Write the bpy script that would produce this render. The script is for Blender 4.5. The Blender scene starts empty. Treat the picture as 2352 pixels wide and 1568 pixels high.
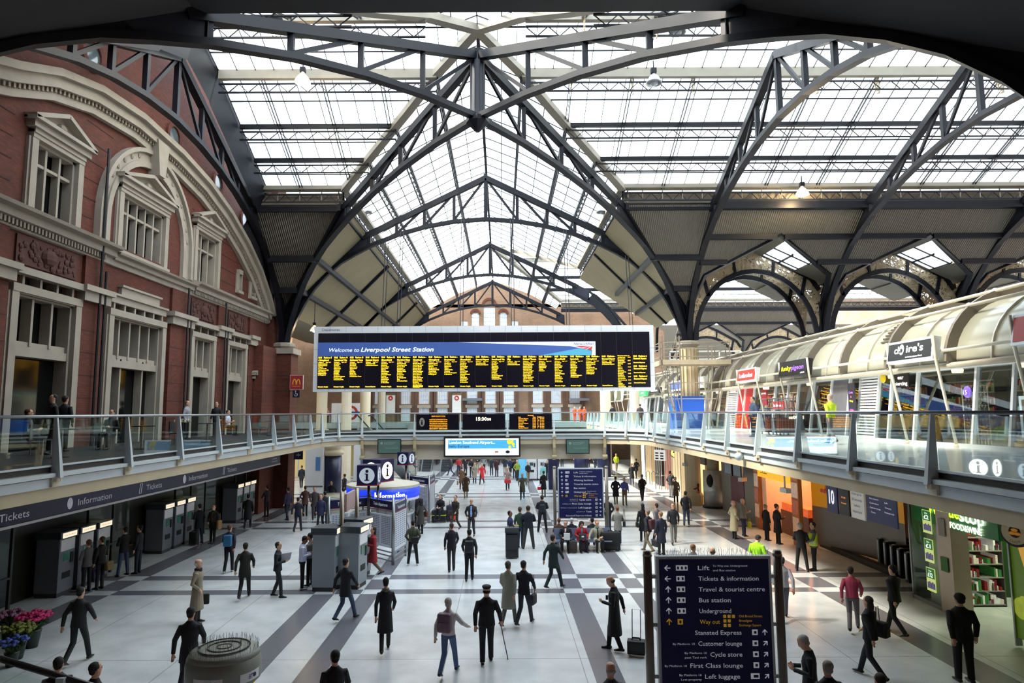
import bpy, math, random
from math import sin, cos, pi, radians, atan, sqrt, hypot
from mathutils import Vector as V, Matrix
random.seed(7)
S = bpy.context.scene
COL = S.collection
# ---------------------------------------------------------------- camera, sky, sun, exposure
CAMH = 5.85
PIT = atan(162/1500); ROLL = .005
cam = bpy.data.objects.new('camera', bpy.data.cameras.new('camera')); COL.objects.link(cam)
cam.data.sensor_width = 36; cam.data.lens = 36*1500/2352; cam.data.shift_x = 26/2352
cam.data.clip_start = .1; cam.data.clip_end = 500
cam.matrix_world = Matrix.Translation((0, 0, CAMH)) @ Matrix.Rotation(pi/2+PIT, 4, 'X') @ Matrix.Rotation(-ROLL, 4, 'Z')
S.camera = cam
W = bpy.data.worlds.new('sky'); S.world = W; W.use_nodes = True
bg = W.node_tree.nodes['Background']; bg.inputs[0].default_value = (.82, .91, 1, 1); bg.inputs[1].default_value = 2.3
sun = bpy.data.objects.new('sun', bpy.data.lights.new('sun', 'SUN')); COL.objects.link(sun)
sun.data.energy = 8; sun.data.angle = radians(12); sun.data.color = (1, .9, .74)
SUND = V((.66, .08, -.74)).normalized()
sun.rotation_euler = SUND.to_track_quat('-Z', 'Y').to_euler()
S.view_settings.view_transform = 'Standard'; S.view_settings.look = 'None'
S.view_settings.exposure = 1.15; S.view_settings.gamma = 1
# ---------------------------------------------------------------- pixel -> place helpers
_c, _s = cos(PIT), sin(PIT)
_r = V((1, 0, 0)); _u = V((0, -_s, _c)); _w = V((0, _c, _s))
CR = _r*cos(ROLL)-_u*sin(ROLL); CU = _u*cos(ROLL)+_r*sin(ROLL)
def ray(px, py): return CR*((px-1150)/1500)-CU*((py-784)/1500)+_w
def PY(px, py, y):
    d = ray(px, py); return d*(y/d.y)+V((0, 0, CAMH))
def PX(px, py, x):
    d = ray(px, py); return d*(x/d.x)+V((0, 0, CAMH))
def PZ(px, py, z=0):
    d = ray(px, py); return d*((z-CAMH)/d.z)+V((0, 0, CAMH))
# ---------------------------------------------------------------- materials
def lin(h):
    if len(h) == 4: h = '#'+''.join(c*2 for c in h[1:])
    h = h.lstrip('#'); r = []
    for i in (0, 2, 4):
        c = int(h[i:i+2], 16)/255; r.append(c/12.92 if c <= .04045 else ((c+.055)/1.055)**2.4)
    return (*r, 1)
MC = {}
def M(hexc, rough=.6, metal=0., var=.12, sc=3., emit=0., alpha=None, spec=.5, bump=0., bsc=60.):
    k = (hexc, rough, metal, var, sc, emit, alpha, spec, bump)
    if k in MC: return MC[k]
    m = bpy.data.materials.new('paint_'+hexc.strip('#')); m.use_nodes = True
    nt = m.node_tree; N = nt.nodes; L = nt.links; b = N['Principled BSDF']
    c = lin(hexc)
    tc = N.new('ShaderNodeTexCoord'); no = N.new('ShaderNodeTexNoise'); no.inputs['Scale'].default_value = sc; no.inputs['Detail'].default_value = 4
    L.new(tc.outputs['Object'], no.inputs['Vector'])
    mx = N.new('ShaderNodeMix'); mx.data_type = 'RGBA'
    mx.inputs[6].default_value = (*[x*(1-var) for x in c[:3]], 1); mx.inputs[7].default_value = (*[min(1, x*(1+var)) for x in c[:3]], 1)
    L.new(no.outputs['Fac'], mx.inputs[0]); L.new(mx.outputs[2], b.inputs['Base Color'])
    b.inputs['Roughness'].default_value = rough; b.inputs['Metallic'].default_value = metal; b.inputs['Specular IOR Level'].default_value = spec
    if emit:
        b.inputs['Emission Color'].default_value = c; b.inputs['Emission Strength'].default_value = emit
    if alpha is not None: b.inputs['Alpha'].default_value = alpha
    if bump:
        n2 = N.new('ShaderNodeTexNoise'); n2.inputs['Scale'].default_value = bsc; L.new(tc.outputs['Object'], n2.inputs['Vector'])
        bp = N.new('ShaderNodeBump'); bp.inputs['Strength'].default_value = bump; bp.inputs['Distance'].default_value = .02
        L.new(n2.outputs['Fac'], bp.inputs['Height']); L.new(bp.outputs[0], b.inputs['Normal'])
    MC[k] = m; return m
def mnode(nt, op, a, b=None):
    n = nt.nodes.new('ShaderNodeMath'); n.operation = op
    for i, v in enumerate((a, b)):
        if v is None: continue
        if isinstance(v, (int, float)): n.inputs[i].default_value = v
        else: nt.links.new(v, n.inputs[i])
    return n.outputs[0]
def brick(name, c1, c2, mort, axes, sc=1.0, bw=.225, bh=.075, rough=.85):
    m = bpy.data.materials.new(name); m.use_nodes = True; nt = m.node_tree; N = nt.nodes; L = nt.links; b = N['Principled BSDF']
    tc = N.new('ShaderNodeTexCoord'); sp = N.new('ShaderNodeSeparateXYZ'); cb = N.new('ShaderNodeCombineXYZ')
    L.new(tc.outputs['Object'], sp.inputs[0]); L.new(sp.outputs[axes[0]], cb.inputs[0]); L.new(sp.outputs[axes[1]], cb.inputs[1])
    br = N.new('ShaderNodeTexBrick'); L.new(cb.outputs[0], br.inputs['Vector'])
    br.inputs['Scale'].default_value = sc; br.inputs['Brick Width'].default_value = bw; br.inputs['Row Height'].default_value = bh
    br.inputs['Mortar Size'].default_value = .008; br.inputs['Color1'].default_value = lin(c1); br.inputs['Color2'].default_value = lin(c2); br.inputs['Mortar'].default_value = lin(mort)
    no = N.new('ShaderNodeTexNoise'); no.inputs['Scale'].default_value = .5; no.inputs['Detail'].default_value = 5; L.new(tc.outputs['Object'], no.inputs['Vector'])
    mx = N.new('ShaderNodeMix'); mx.data_type = 'RGBA'; mx.blend_type = 'MULTIPLY'; mx.inputs[0].default_value = .5
    cr = N.new('ShaderNodeValToRGB'); cr.color_ramp.elements[0].position = .35; cr.color_ramp.elements[0].color = (.5, .5, .5, 1); cr.color_ramp.elements[1].position = .65
    L.new(no.outputs['Fac'], cr.inputs[0]); L.new(br.outputs['Color'], mx.inputs[6]); L.new(cr.outputs[0], mx.inputs[7]); L.new(mx.outputs[2], b.inputs['Base Color'])
    b.inputs['Roughness'].default_value = rough; return m
def glassm(name, col, tr=.85, rough=.05, trans=0., fk=1.):
    m = bpy.data.materials.new(name); m.use_nodes = True; nt = m.node_tree; N = nt.nodes; L = nt.links
    N.remove(N['Principled BSDF']); out = N['Material Output']
    t = N.new('ShaderNodeBsdfTransparent'); t.inputs[0].default_value = col
    g = N.new('ShaderNodeBsdfGlossy'); g.inputs['Roughness'].default_value = rough; g.inputs[0].default_value = (.8, .9, .9, 1)
    mx = N.new('ShaderNodeMixShader'); fr = N.new('ShaderNodeFresnel'); fr.inputs[0].default_value = 1.5
    f = mnode(nt, 'MULTIPLY_ADD', fr.outputs[0], fk); f.node.inputs[2].default_value = 1-tr; 
    f2 = mnode(nt, 'MINIMUM', f, .9)
    L.new(f2, mx.inputs[0]); L.new(t.outputs[0], mx.inputs[1])
    if trans:
        d = N.new('ShaderNodeBsdfTranslucent'); d.inputs[0].default_value = (.85, .92, .95, 1)
        m2 = N.new('ShaderNodeMixShader'); m2.inputs[0].default_value = trans; L.new(g.outputs[0], m2.inputs[1]); L.new(d.outputs[0], m2.inputs[2]); L.new(m2.outputs[0], mx.inputs[2])
    else: L.new(g.outputs[0], mx.inputs[2])
    L.new(mx.outputs[0], out.inputs[0]); return m
IRON = M('#10121b', .5, 0, .25, 1.5, spec=.25); IRON2 = M('#20232f', .5, 0, .2, 1.5, spec=.3); IRONG = M('#8a857a', .6, .0, .15, 2)
STONE = M('#9b9488', .8, 0, .22, 1.6); STONED = M('#8d8577', .85, 0, .2, 3)
BRICK_YZ = brick('red_brick_side', '#6b3222', '#57271a', '#4a2e24', (1, 2)); BRICK_XZ = brick('red_brick_end', '#6b3222', '#57271a', '#4a2e24', (0, 2))
BRICKF = brick('brown_brick_far', '#8e6a50', '#7a5a45', '#a0907c', (0, 2)); BRICKFY = brick('brown_brick_far_side', '#8e6a50', '#7a5a45', '#a0907c', (1, 2))
ROOFGLASS = glassm('roof_glass', (.93, .97, 1, 1), .88, .2, .8)
GLASS = glassm('balustrade_glass', (.86, .95, .92, 1), .97, .02, 0, .55); SHOPGLASS = glassm('shop_glass', (.9, .95, .93, 1), .97, .02, 0, .22)
DARK = M('#14151a', .5); STEEL = M('#8f9296', .3, .8, .08, 8); SILV = M('#c0cbd0', .4, .1, .06, 4); WHITE = M('#e8e9ea', .5, 0, .04); CREAM = M('#c9bfa8', .7, 0, .1, 2)
NAVY = M('#1a1e46', .45, 0, .08); BLACK = M('#0c0c0f', .6); AMBER = M('#ffa51e', .5, 0, 0, 3, 1.6); TXT = M('#e6e8f0', .5, 0, 0, 3)
# ---------------------------------------------------------------- mesh builder
TXC = {}
class MB:
    def __init__(s): s.v = []; s.f = []; s.T = None; s.mi = []; s.cur = 0
    def add(s, vs, fs):
        o = len(s.v)
        if s.T is not None: vs = [s.T @ V(p) for p in vs]
        s.v += [tuple(p) for p in vs]; s.f += [tuple(i+o for i in f) for f in fs]; s.mi += [s.cur]*len(fs)
    def box(s, x0, x1, y0, y1, z0, z1):
        s.add([(x, y, z) for z in (z0, z1) for y in (y0, y1) for x in (x0, x1)], [(0, 2, 3, 1), (4, 5, 7, 6), (0, 1, 5, 4), (2, 6, 7, 3), (0, 4, 6, 2), (1, 3, 7, 5)])
        return s
    def beam(s, a, b, w, h=None, up=(0, 0, 1)):
        h = h or w; a = V(a); b = V(b); d = (b-a)
        if d.length < 1e-6: return s
        d.normalize(); u = V(up)
        if abs(d.dot(u)) > .99: u = V((0, 1, 0))
        x = d.cross(u).normalized(); z = x.cross(d).normalized()
        s.add([p+x*i*w/2+z*j*h/2 for p in (a, b) for j in (-1, 1) for i in (-1, 1)], [(0, 2, 3, 1), (4, 5, 7, 6), (0, 1, 5, 4), (2, 6, 7, 3), (0, 4, 6, 2), (1, 3, 7, 5)])
        return s
    def path(s, pts, w, h, up=(0, 0, 1), closed=False):
        pts = [V(p) for p in pts]; vs = []; n = len(pts)
        for i, p in enumerate(pts):
            a = pts[max(0, i-1)]; b = pts[min(n-1, i+1)]
            if closed: a = pts[(i-1) % n]; b = pts[(i+1) % n]
            d = (b-a).normalized(); x = d.cross(V(up))
            x = x.normalized() if x.length > 1e-4 else V((1, 0, 0)); z = x.cross(d).normalized()
            vs += [p+x*i2*w/2+z*j*h/2 for i2, j in ((-1, -1), (1, -1), (1, 1), (-1, 1))]
        fs = []
        for i in range(n if closed else n-1):
            q = (i+1) % n
            for k in range(4): fs.append((i*4+k, i*4+(k+1) % 4, q*4+(k+1) % 4, q*4+k))
        if not closed: fs += [(3, 2, 1, 0), ((n-1)*4, (n-1)*4+1, (n-1)*4+2, (n-1)*4+3)]
        s.add(vs, fs); return s
    def tube(s, pts, r, n=8, caps=True):
        pts = [V(p) for p in pts]; m = len(pts); rs = r if isinstance(r, (list, tuple)) else [r]*m; vs = []; x = None
        for i, p in enumerate(pts):
            d = (pts[min(m-1, i+1)]-pts[max(0, i-1)]).normalized()
            if x is None: x = d.orthogonal().normalized()
            else: x = (x-d*x.dot(d)); x = x.normalized() if x.length > 1e-5 else d.orthogonal().normalized()
            y = d.cross(x)
            vs += [p+(x*cos(2*pi*k/n)+y*sin(2*pi*k/n))*rs[i] for k in range(n)]
        fs = [(i*n+k, i*n+(k+1) % n, (i+1)*n+(k+1) % n, (i+1)*n+k) for i in range(m-1) for k in range(n)]
        if caps: fs += [tuple(range(n-1, -1, -1)), tuple((m-1)*n+k for k in range(n))]
        s.add(vs, fs); return s
    def lathe(s, prof, c=(0, 0, 0), n=16, sx=1, sy=1):
        c = V(c); m = len(prof); vs = [c+V((r*sx*cos(2*pi*k/n), r*sy*sin(2*pi*k/n), z)) for r, z in prof for k in range(n)]
        fs = [(i*n+k, i*n+(k+1) % n, (i+1)*n+(k+1) % n, (i+1)*n+k) for i in range(m-1) for k in range(n)]
        fs += [tuple(range(n-1, -1, -1)), tuple((m-1)*n+k for k in range(n))]; s.add(vs, fs); return s
    def rings(s, rs, n=10):
        # rs: (centre, rx, ry, axis) rings; axis = direction normal, x kept horizontal-ish
        vs = []
        for c, rx, ry, d in rs:
            c = V(c); d = V(d).normalized(); x = V((1, 0, 0)); x = (x-d*x.dot(d))
            x = x.normalized() if x.length > .2 else V((0, 1, 0)).cross(d).normalized()
            y = d.cross(x)
            vs += [c+x*rx*cos(2*pi*k/n)+y*ry*sin(2*pi*k/n) for k in range(n)]
        m = len(rs); fs = [(i*n+k, i*n+(k+1) % n, (i+1)*n+(k+1) % n, (i+1)*n+k) for i in range(m-1) for k in range(n)]
        fs += [tuple(range(n-1, -1, -1)), tuple((m-1)*n+k for k in range(n))]; s.add(vs, fs); return s
    def prism(s, poly, off):
        # planar polygon (3d points) extruded by vector off
        off = V(off); p = [V(q) for q in poly]; n = len(p)
        s.add(p+[q+off for q in p], [tuple(range(n-1, -1, -1)), tuple(range(n, 2*n))]+[(i, (i+1) % n, n+(i+1) % n, n+i) for i in range(n)]); return s
    def quad(s, *p): s.add(p, [tuple(range(len(p)))]); return s
    def ico(s, c, r, sx=1, sy=1, sz=1, n=8, m=5):
        prof = [(max(.001, r*sin(pi*i/m)), -r*cos(pi*i/m)*sz) for i in range(m+1)]; return s.lathe(prof, c, n, sx, sy)
    def text(s, t, x, z, w=None, h=.1, y=0., al='L', ext=.004, shear=0., bold=0., fix=None):
        """text in the local x-z plane facing -y; h = cap height; w = width to fit"""
        k = (t, shear, bold)
        if k not in TXC:
            cu = bpy.data.curves.new('t', 'FONT'); cu.body = t; cu.resolution_u = 2; cu.shear = shear; cu.offset = min(bold, .02)*.8; cu.size = 1
            o = bpy.data.objects.new('t', cu); me = bpy.data.meshes.new_from_object(o)
            vs = [tuple(q.co) for q in me.vertices]; fs = [tuple(p.vertices) for p in me.polygons]
            bpy.data.objects.remove(o); bpy.data.curves.remove(cu); bpy.data.meshes.remove(me)
            TXC[k] = (vs, fs)
        vs, fs = TXC[k]
        if not vs: return s
        xs = [p[0] for p in vs]; mn, mxx = min(xs), max(xs); sz = h/.72
        sxx = sz if w is None else w/(mxx-mn)
        if fix: sxx = min(sz*fix, w/(mxx-mn)) if w else sz*fix
        wd = (mxx-mn)*sxx; ox = {'L': 0, 'C': -wd/2, 'R': -wd}[al]
        s.add([(x+ox+(p[0]-mn)*sxx, y-ext, z+p[1]*sz) for p in vs], [f for f in fs]); return s
    def build(s, name, mat, parent=None, smooth=False, off=None, world=False):
        me = bpy.data.meshes.new(name)
        vs = s.v
        if world and parent is not None:
            o = off or parent.location; vs = [(p[0]-o[0], p[1]-o[1], p[2]-o[2]) for p in vs]
        me.from_pydata(vs, [], s.f)
        for m in (mat if isinstance(mat, (list, tuple)) else [mat]): me.materials.append(m)
        if isinstance(mat, (list, tuple)): me.polygons.foreach_set('material_index', s.mi)
        if smooth: me.polygons.foreach_set('use_smooth', [True]*len(me.polygons))
        me.update(); ob = bpy.data.objects.new(name, me); COL.objects.link(ob)
        if parent is not None: ob.parent = parent
        return ob
def tag(o, label, cat, group=None, kind=None):
    if label: o['label'] = label
    if cat: o['category'] = cat
    if group: o['group'] = group
    if kind: o['kind'] = kind
    return o
def thing(name, label, cat, loc=(0, 0, 0), rz=0., group=None, kind=None):
    o = bpy.data.objects.new(name, None); o.empty_display_size = .1; COL.objects.link(o); o.location = loc; o.rotation_euler = (0, 0, rz)
    return tag(o, label, cat, group, kind)
def struct(o): o['kind'] = 'structure'; return o
def copy_tree(o, parent=None):
    c = o.copy(); COL.objects.link(c); c.parent = parent
    for ch in list(o.children): copy_tree(ch, c)
    return c
def dup(o, loc, label, rz=None, group=None):
    c = copy_tree(o); c.location = loc; c['label'] = label
    if rz is not None: c.rotation_euler = (0, 0, rz)
    if group: c['group'] = group
    return c
def interp(tab, x):
    if x <= tab[0][0]: return tab[0][1]
    for (a, b), (c, d) in zip(tab, tab[1:]):
        if x <= c: return b+(d-b)*(x-a)/(c-a)
    return tab[-1][1]
def filigree(scale=5., cut=.5, col='#a8977a'):
    m = bpy.data.materials.new('cast_iron_filigree'); m.use_nodes = True; nt = m.node_tree; N = nt.nodes; L = nt.links; b = N['Principled BSDF']
    b.inputs['Base Color'].default_value = lin(col); b.inputs['Roughness'].default_value = .6
    tc = N.new('ShaderNodeTexCoord'); vo = N.new('ShaderNodeTexVoronoi'); vo.feature = 'DISTANCE_TO_EDGE'; vo.inputs['Scale'].default_value = scale
    wv = N.new('ShaderNodeTexVoronoi'); wv.inputs['Scale'].default_value = scale
    L.new(tc.outputs['Object'], vo.inputs['Vector']); L.new(tc.outputs['Object'], wv.inputs['Vector'])
    a = mnode(nt, 'LESS_THAN', vo.outputs['Distance'], .085*cut*2); r = mnode(nt, 'SINE', mnode(nt, 'MULTIPLY', wv.outputs['Distance'], 26.)); r2 = mnode(nt, 'GREATER_THAN', r, .3)
    L.new(mnode(nt, 'MAXIMUM', a, r2), b.inputs['Alpha']); return m
FIL = filigree(3.2, .55)
# ================================================================ ROOF
XC = -.95; YC = 27.; XL, XR = -14., 12.11; YF, YN = 42., 12.
COLX = [12.11, 20.84, 29.57, 38.3]
RZ = 22.68
def prof(d):  # roof height at distance d (transept metres) from ridge
    return RZ-d*.36 if d <= 2.2 else 21.75-(d-2.3)*.49
LOW = [(0, 18.5), (.16, 18.35), (.3, 18.02), (.44, 17.5), (.58, 16.75), (.66, 16.2), (.73, 15.65), (.8, 14.85), (.86, 13.95), (.91, 12.9), (.95, 11.8), (.975, 10.9), (.985, 10.4)]
def UP(s): return 21.3-6.45*s
def half_truss(C, K, parent, smin=0., plate=True, web=(.16, .31, .45, .59), th=.3, wide=.34, gust=True):
    C = V((C[0], C[1], 0)); K = V((K[0], K[1], 0)); d = K-C; nrm = V((-d.y, d.x, 0)).normalized()
    P = lambda s, z: C+d*s+V((0, 0, z))
    off = lambda q: [(p[0]-parent.location[0], p[1]-parent.location[1], p[2]-parent.location[2]) for p in q]
    def mk(name, fn, mat=IRON):
        b = MB(); fn(b); b.v = off(b.v); return b.build(name, mat, parent)
    up = V((0, 0, 1))
    mk('top_chord', lambda b: b.path([P(s, UP(s)) for s in (smin, .2, .4, .62)], wide, th+.05))
    def bc(b):
        ss = [smin]+[x for x, _ in LOW if x > smin]
        fine = []
        for i in range(len(ss)-1):
            for k in range(2): fine.append(ss[i]+(ss[i+1]-ss[i])*k/2)
        fine.append(ss[-1])
        lo = [P(s, interp(LOW, s)) for s in fine]
        b.path(lo, wide, th*.75)
    mk('bottom_chord', bc)
    w = [x for x in web if x > smin]; prev = smin
    for i, s in enumerate(w):
        mk('strut', lambda b: b.beam(P(s, interp(LOW, s)), P(s, UP(s)+.1), .2, .2))
        if s < .5: mk('brace', lambda b, p=prev, s=s: b.beam(P(p, UP(p)), P(s, interp(LOW, s)+.1), .12, .15))
        prev = s
    # solid plate where the chords meet, then the arched leg
    if plate:
        t = .16
        def pl(b):
            poly = [P(s, interp(LOW, s)) for s in (.58, .62, .66, .7)]+[P(.7, UP(.7)+.2), P(.58, UP(.58)+.15)]
            b.prism([p-nrm*t/2 for p in poly], nrm*t)
        mk('web_plate', pl, IRON2)
        def leg(b):
            ss = [.68, .72, .76, .8, .84, .87, .9, .925, .95, .97, .985]
            inner = [P(s, interp(LOW, s)+.02) for s in ss]; outer = [P(min(1, s+.015+.035*(1-s)*3), interp(LOW, s)+.35+.3*(.985-s)*3) for s in ss]
            for i in range(len(ss)-1):
                b.prism([inner[i]-nrm*.08, inner[i+1]-nrm*.08, outer[i+1]-nrm*.08, outer[i]-nrm*.08], nrm*.16)
            b.path(outer, wide*.9, .1)
        mk('arched_leg', leg)
        def fg(b):
            p = [P(.985, 10.6), P(.965, 12.0), P(.93, 13.2), P(.9, 14.0), P(.86, 14.9), P(.998, 13.1)]
            b.prism([q-nrm*.03 for q in p], nrm*.06)
        mk('filigree_panel', fg, FIL)
        mk('spandrel_bar', lambda b: b.path([P(.7, UP(.7)+.1), P(.86, 15.1), P(1., 12.95)], .22, .18))
for lab, K in (('right far', (XR, YF)), ('left far', (XL, YF)), ('right near', (XR, YN)), ('left near', (XL, YN))):
    t = thing('valley_truss', {'right far': 'dark iron valley truss from the central post down to the scaffolded right column', 'left far': 'dark iron valley truss from the central post down to the left brick pier', 'right near': 'dark iron valley truss arching up over the top right corner', 'left near': 'dark iron valley truss arching over the top left corner above the brick facade'}[lab], 'truss', (K[0], K[1], 10.4))
    half_truss((XC, YC), K, t)
t = thing('king_post', 'thick ribbed iron king post hanging where the four valley trusses meet', 'post', (XC, YC, 18.2))
b = MB(); b.lathe([(.28, .1), (.34, .3), (.3, 3.1), (.36, 3.3)], n=10); b.build('shaft', IRON2, t)
b = MB()
for k in range(10): b.beam((.31*cos(k*pi/5), .31*sin(k*pi/5), .3), (.31*cos(k*pi/5), .31*sin(k*pi/5), 3.1), .05)
b.build('rib', IRON, t)
b = MB(); b.lathe([(.1, -.35), (.3, -.15), (.5, .05), (.5, .25), (.3, .35)], n=8); b.build('boss', IRON, t)
# nave trusses and transept trusses
for i, y in enumerate((42., 59.46, 76.9)):
    t = thing('roof_truss', ['arched iron nave truss above the departures board', 'second nave truss behind the departures board with pale plate sections', 'farthest small nave truss before the brick gable'][i], 'truss', (XC, y, 10.4))
    half_truss((XC, y), (XL, y), t); half_truss((XC, y), (XR, y), t)
    b = MB(); b.beam((0, 0, 8.0), (0, 0, 11.2), .25); b.build('king_post', IRON, t)
for i, x in enumerate((XL, 12.11, 20.84, 29.57)):
    t = thing('roof_truss', ['curved iron truss hugging the brick facade on the left', 'arched iron truss landing on the scaffolded right column', 'arched iron truss at the right edge landing behind the barrel roof', 'farthest right arched iron truss mostly outside the frame'][i], 'truss', (x, YC, 10.4))
    half_truss((x, YC), (x, YF), t); half_truss((x, YC), (x, YN), t)
    b = MB(); b.beam((0, 0, 8.0), (0, 0, 11.0), .22); b.build('king_post', IRON, t)
# glazing: each slope a structure panel with bars
GN = [0]
def slope(pts_fn, along0, along1, dlist, barstep, name='ceiling', clip=None, trunc=None):
    """pts_fn(a, d)->world point; a runs along the ridge, d down the slope; clip(d)->(a0,a1)"""
    g = MB(); f = MB(); th = MB()
    for d0, d1 in zip(dlist, dlist[1:]):
        a0, a1 = clip(d0) if clip else (along0, along1); c0, c1 = clip(d1) if clip else (along0, along1)
        g.quad(pts_fn(a0, d0), pts_fn(a1, d0), pts_fn(c1, d1), pts_fn(c0, d1))
    D0, D1 = dlist[0], dlist[-1]; n = int((along1-along0)/barstep)
    for k in range(n+1):
        a = along0+k*barstep
        ds = [D0+(D1-D0)*i/8 for i in range(9)]
        ok = [d for d in ds if (not clip) or clip(d)[0] <= a <= clip(d)[1]]
        if len(ok) > 1:
            up = V((0, 0, 1)); f.beam(V(pts_fn(a, ok[0]))-up*.03, V(pts_fn(a, ok[-1]))-up*.03, .028, .05)
    for d in dlist:
        a0, a1 = clip(d) if clip else (along0, along1)
        f.beam(V(pts_fn(a0, d))-V((0, 0, .05)), V(pts_fn(a1, d))-V((0, 0, .05)), .045, .06)
    GN[0] += 1
    root = struct(g.build(name, ROOFGLASS)); f.build('glazing_bars', IRON, root); return root
EV = 8.85; HW = 7.9; YEV = YC+EV; kN = HW/EV
DU = [0, 1.18, 2.2]; DM = [2.3, 3.6, 4.87, 5.9, 6.88, 7.9, EV]
XE = 44.
def vx(d): return 0 if d < 0 else d*kN
for sgn in (1, -1):       # far and near transept slope, each side of the crossing
    f = lambda a, d, s=sgn: (a, YC+s*d, prof(d))
    for DL in (DU, DM):
        slope(f, -13.2, XC, DL, .873, clip=lambda d: (-13.2, XC-vx(d)))
        slope(f, XC, XE, DL, .873, clip=lambda d: (XC+vx(d), XE))
YE = 80.; Y2 = 65.
for sgn in (1, -1):       # nave slopes
    f = lambda a, d, s=sgn: (XC+s*d*kN, a, prof(d))
    for DL in (DU, DM):
        if sgn < 0: slope(f, YC, YE, DL, 1.45, clip=lambda d: (YC+d, YE))
        else: slope(f, YC, Y2, DL, 1.45, clip=lambda d: (YC+d, Y2-d)); slope(f, Y2, YE, DL, 1.09, clip=lambda d: (Y2+d, YE) if Y2+d < YE else (YE, YE))
        slope(f, 12, YC, DL, 1.09, clip=lambda d: (min(18.15, YC-d), YC-d))
# second glazed span seen through the arcade
for sgn in (1, -1):
    slope(lambda a, d, s=sgn: (a, Y2+s*d, prof(d)), XC, 50, DU+DM, .873, clip=lambda d: (XC+vx(d), 50))
# valley gutters (grey), ridge, step boxes, lattice purlins
def bar(name, label, cat, pts, w, h, mat, group=None, extra=None):
    pts = [V(p) for p in pts]; loc = pts[0]; t = thing(name, label, cat, loc, group=group)
    b = MB(); b.path([p-loc for p in pts], w, h); b.build('beam', mat, t)
    if extra: extra(t, loc)
    return t
for lab, sx, sy in (('far right', 1, 1), ('far left', -1, 1), ('near right', 1, -1), ('near left', -1, -1)):
    bar('valley_gutter', 'grey painted valley gutter of the glass roof, '+lab+' of the crossing', 'gutter', [(XC+sx*vx(d), YC+sy*d, prof(d)-.15) for d in (0, 2.2, 4, 6, EV)], .42, .3, IRONG, 'valley gutters of the crossing')
for sy, lab in ((1, 'far'), (-1, 'near')): bar('valley_gutter', 'grey valley gutter of the second crossing on the %s right' % lab, 'gutter', [(XC+vx(d), Y2+sy*d, prof(d)-.15) for d in (0, 3, 6, EV)], .42, .3, IRONG)
for d, nm in ((2.25, 'at the step'), (4.87, 'halfway down'), (6.88, 'nearest the eave')):
    t = thing('roof_purlin', 'lattice purlin of the second glazed span beyond the nave, '+nm, 'purlin', (XC+vx(d), Y2+d, prof(max(d, 2.3))), group='lattice purlins of the second glazed span'); b = MB(); b.box(0, 50-XC-vx(d), -.09, .09, -.3, .05); b.build('beam', IRON if d > 3 else IRONG, t)
bar('ridge_beam', 'ornate ridge beam running away under the glass nave apex', 'beam', [(XC, YC, RZ-.1), (XC, YE, RZ-.1)], .16, .3, IRON)
def bay_posts(t, loc, along, length, name='lattice', dep=.42, mat=IRON, st=.9, dz=-.3):
    b = MB(); n = int(length/st); ax = V(along)
    z0 = V((0, 0, dz)); z1 = V((0, 0, dz-dep))
    b.beam(z0, z0+ax*length, .07, .07); b.beam(z1, z1+ax*length, .07, .07)
    for k in range(n):
        p = ax*(k*length/n); q = ax*((k+1)*length/n); m = (p+q)/2
        b.beam(z0+p, z1+m, .035); b.beam(z1+m, z0+q, .035)
    b.build(name, mat, t)
def purlins(side, lab):
    for d, nm in ((2.25, 'at the lantern step'), (4.87, 'halfway down'), (6.88, 'nearest the eave')):
        for part in ((-13.2, XC-vx(d)), (XC+vx(d), XE)):
            where = 'left' if part[0] < XC-5 else 'right'
            y = YC+side*d; z = prof(max(d, 2.3))
            t = thing('roof_purlin', 'lattice purlin %s of the %s glass slope on the %s' % (nm, lab, where), 'purlin', (part[0], y, z), group='lattice purlins under the transept glass')
            L = part[1]-part[0]; b = MB()
            if d < 3: b.box(0, L, -.12, .12, -.28, .32); b.build('step_box', IRONG, t)
            else: b.box(0, L, -.09, .09, -.26, -.05); b.build('beam', IRON, t)
            bay_posts(t, None, (1, 0, 0), L, dz=-.5 if d < 3 else -.42)
purlins(1, 'far'); purlins(-1, 'near')
for s, lab in ((1, 'right'), (-1, 'left')):
    for d, nm in ((2.25, 'nearest the ridge'), (4.87, 'halfway down'), (6.88, 'nearest the eave')):
        y0 = YC+d; L = YE-y0
        t = thing('roof_purlin', 'long lattice purlin of the nave glass, %s side, %s' % (lab, nm), 'purlin', (XC+s*vx(d), y0, prof(max(d, 2.3))), group='lattice purlins under the nave glass')
        b = MB(); b.box(-.08, .08, 0, L, -.26, -.05); b.build('beam', IRON, t)
        bay_posts(t, None, (0, 1, 0), L, dz=-.34, dep=.5, st=.8)
# intermediate thin rafters on the transept slopes (between trusses)
for side, sn in ((1, 'far'), (-1, 'near')):
    for k, x in enumerate([-11.2, -8.4, -5.6, 3.4, 6.3, 9.2, 15., 17.9, 23.75, 26.7, 32.5]):
        if abs(x-XC) > vx(3.5):
            d1 = min(EV, abs(x-XC)/kN) if (abs(x-XC) < vx(EV)) else EV
            t = thing('roof_rafter', 'slender double rafter of the %s transept slope' % sn, 'rafter', (x, YC+side*2.3, prof(2.3)), group='slender rafters on the %s transept slope' % sn)
            b = MB()
            for o in (-.07, .07): b.beam((o, 0, -.15), (o, side*(d1-2.3), prof(d1)-prof(2.3)-.15), .035, .09)
            b.build('rail', IRON, t)
            if x > 0: 
                b = MB(); b.prism([(-.02, 0, .2), (-.02, 0, -1.1), (-.02, side*.3, -1.0), (-.02, side*.5, 0)], (.04, 0, 0)); b.build('filigree_bracket', FIL, t)
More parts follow.
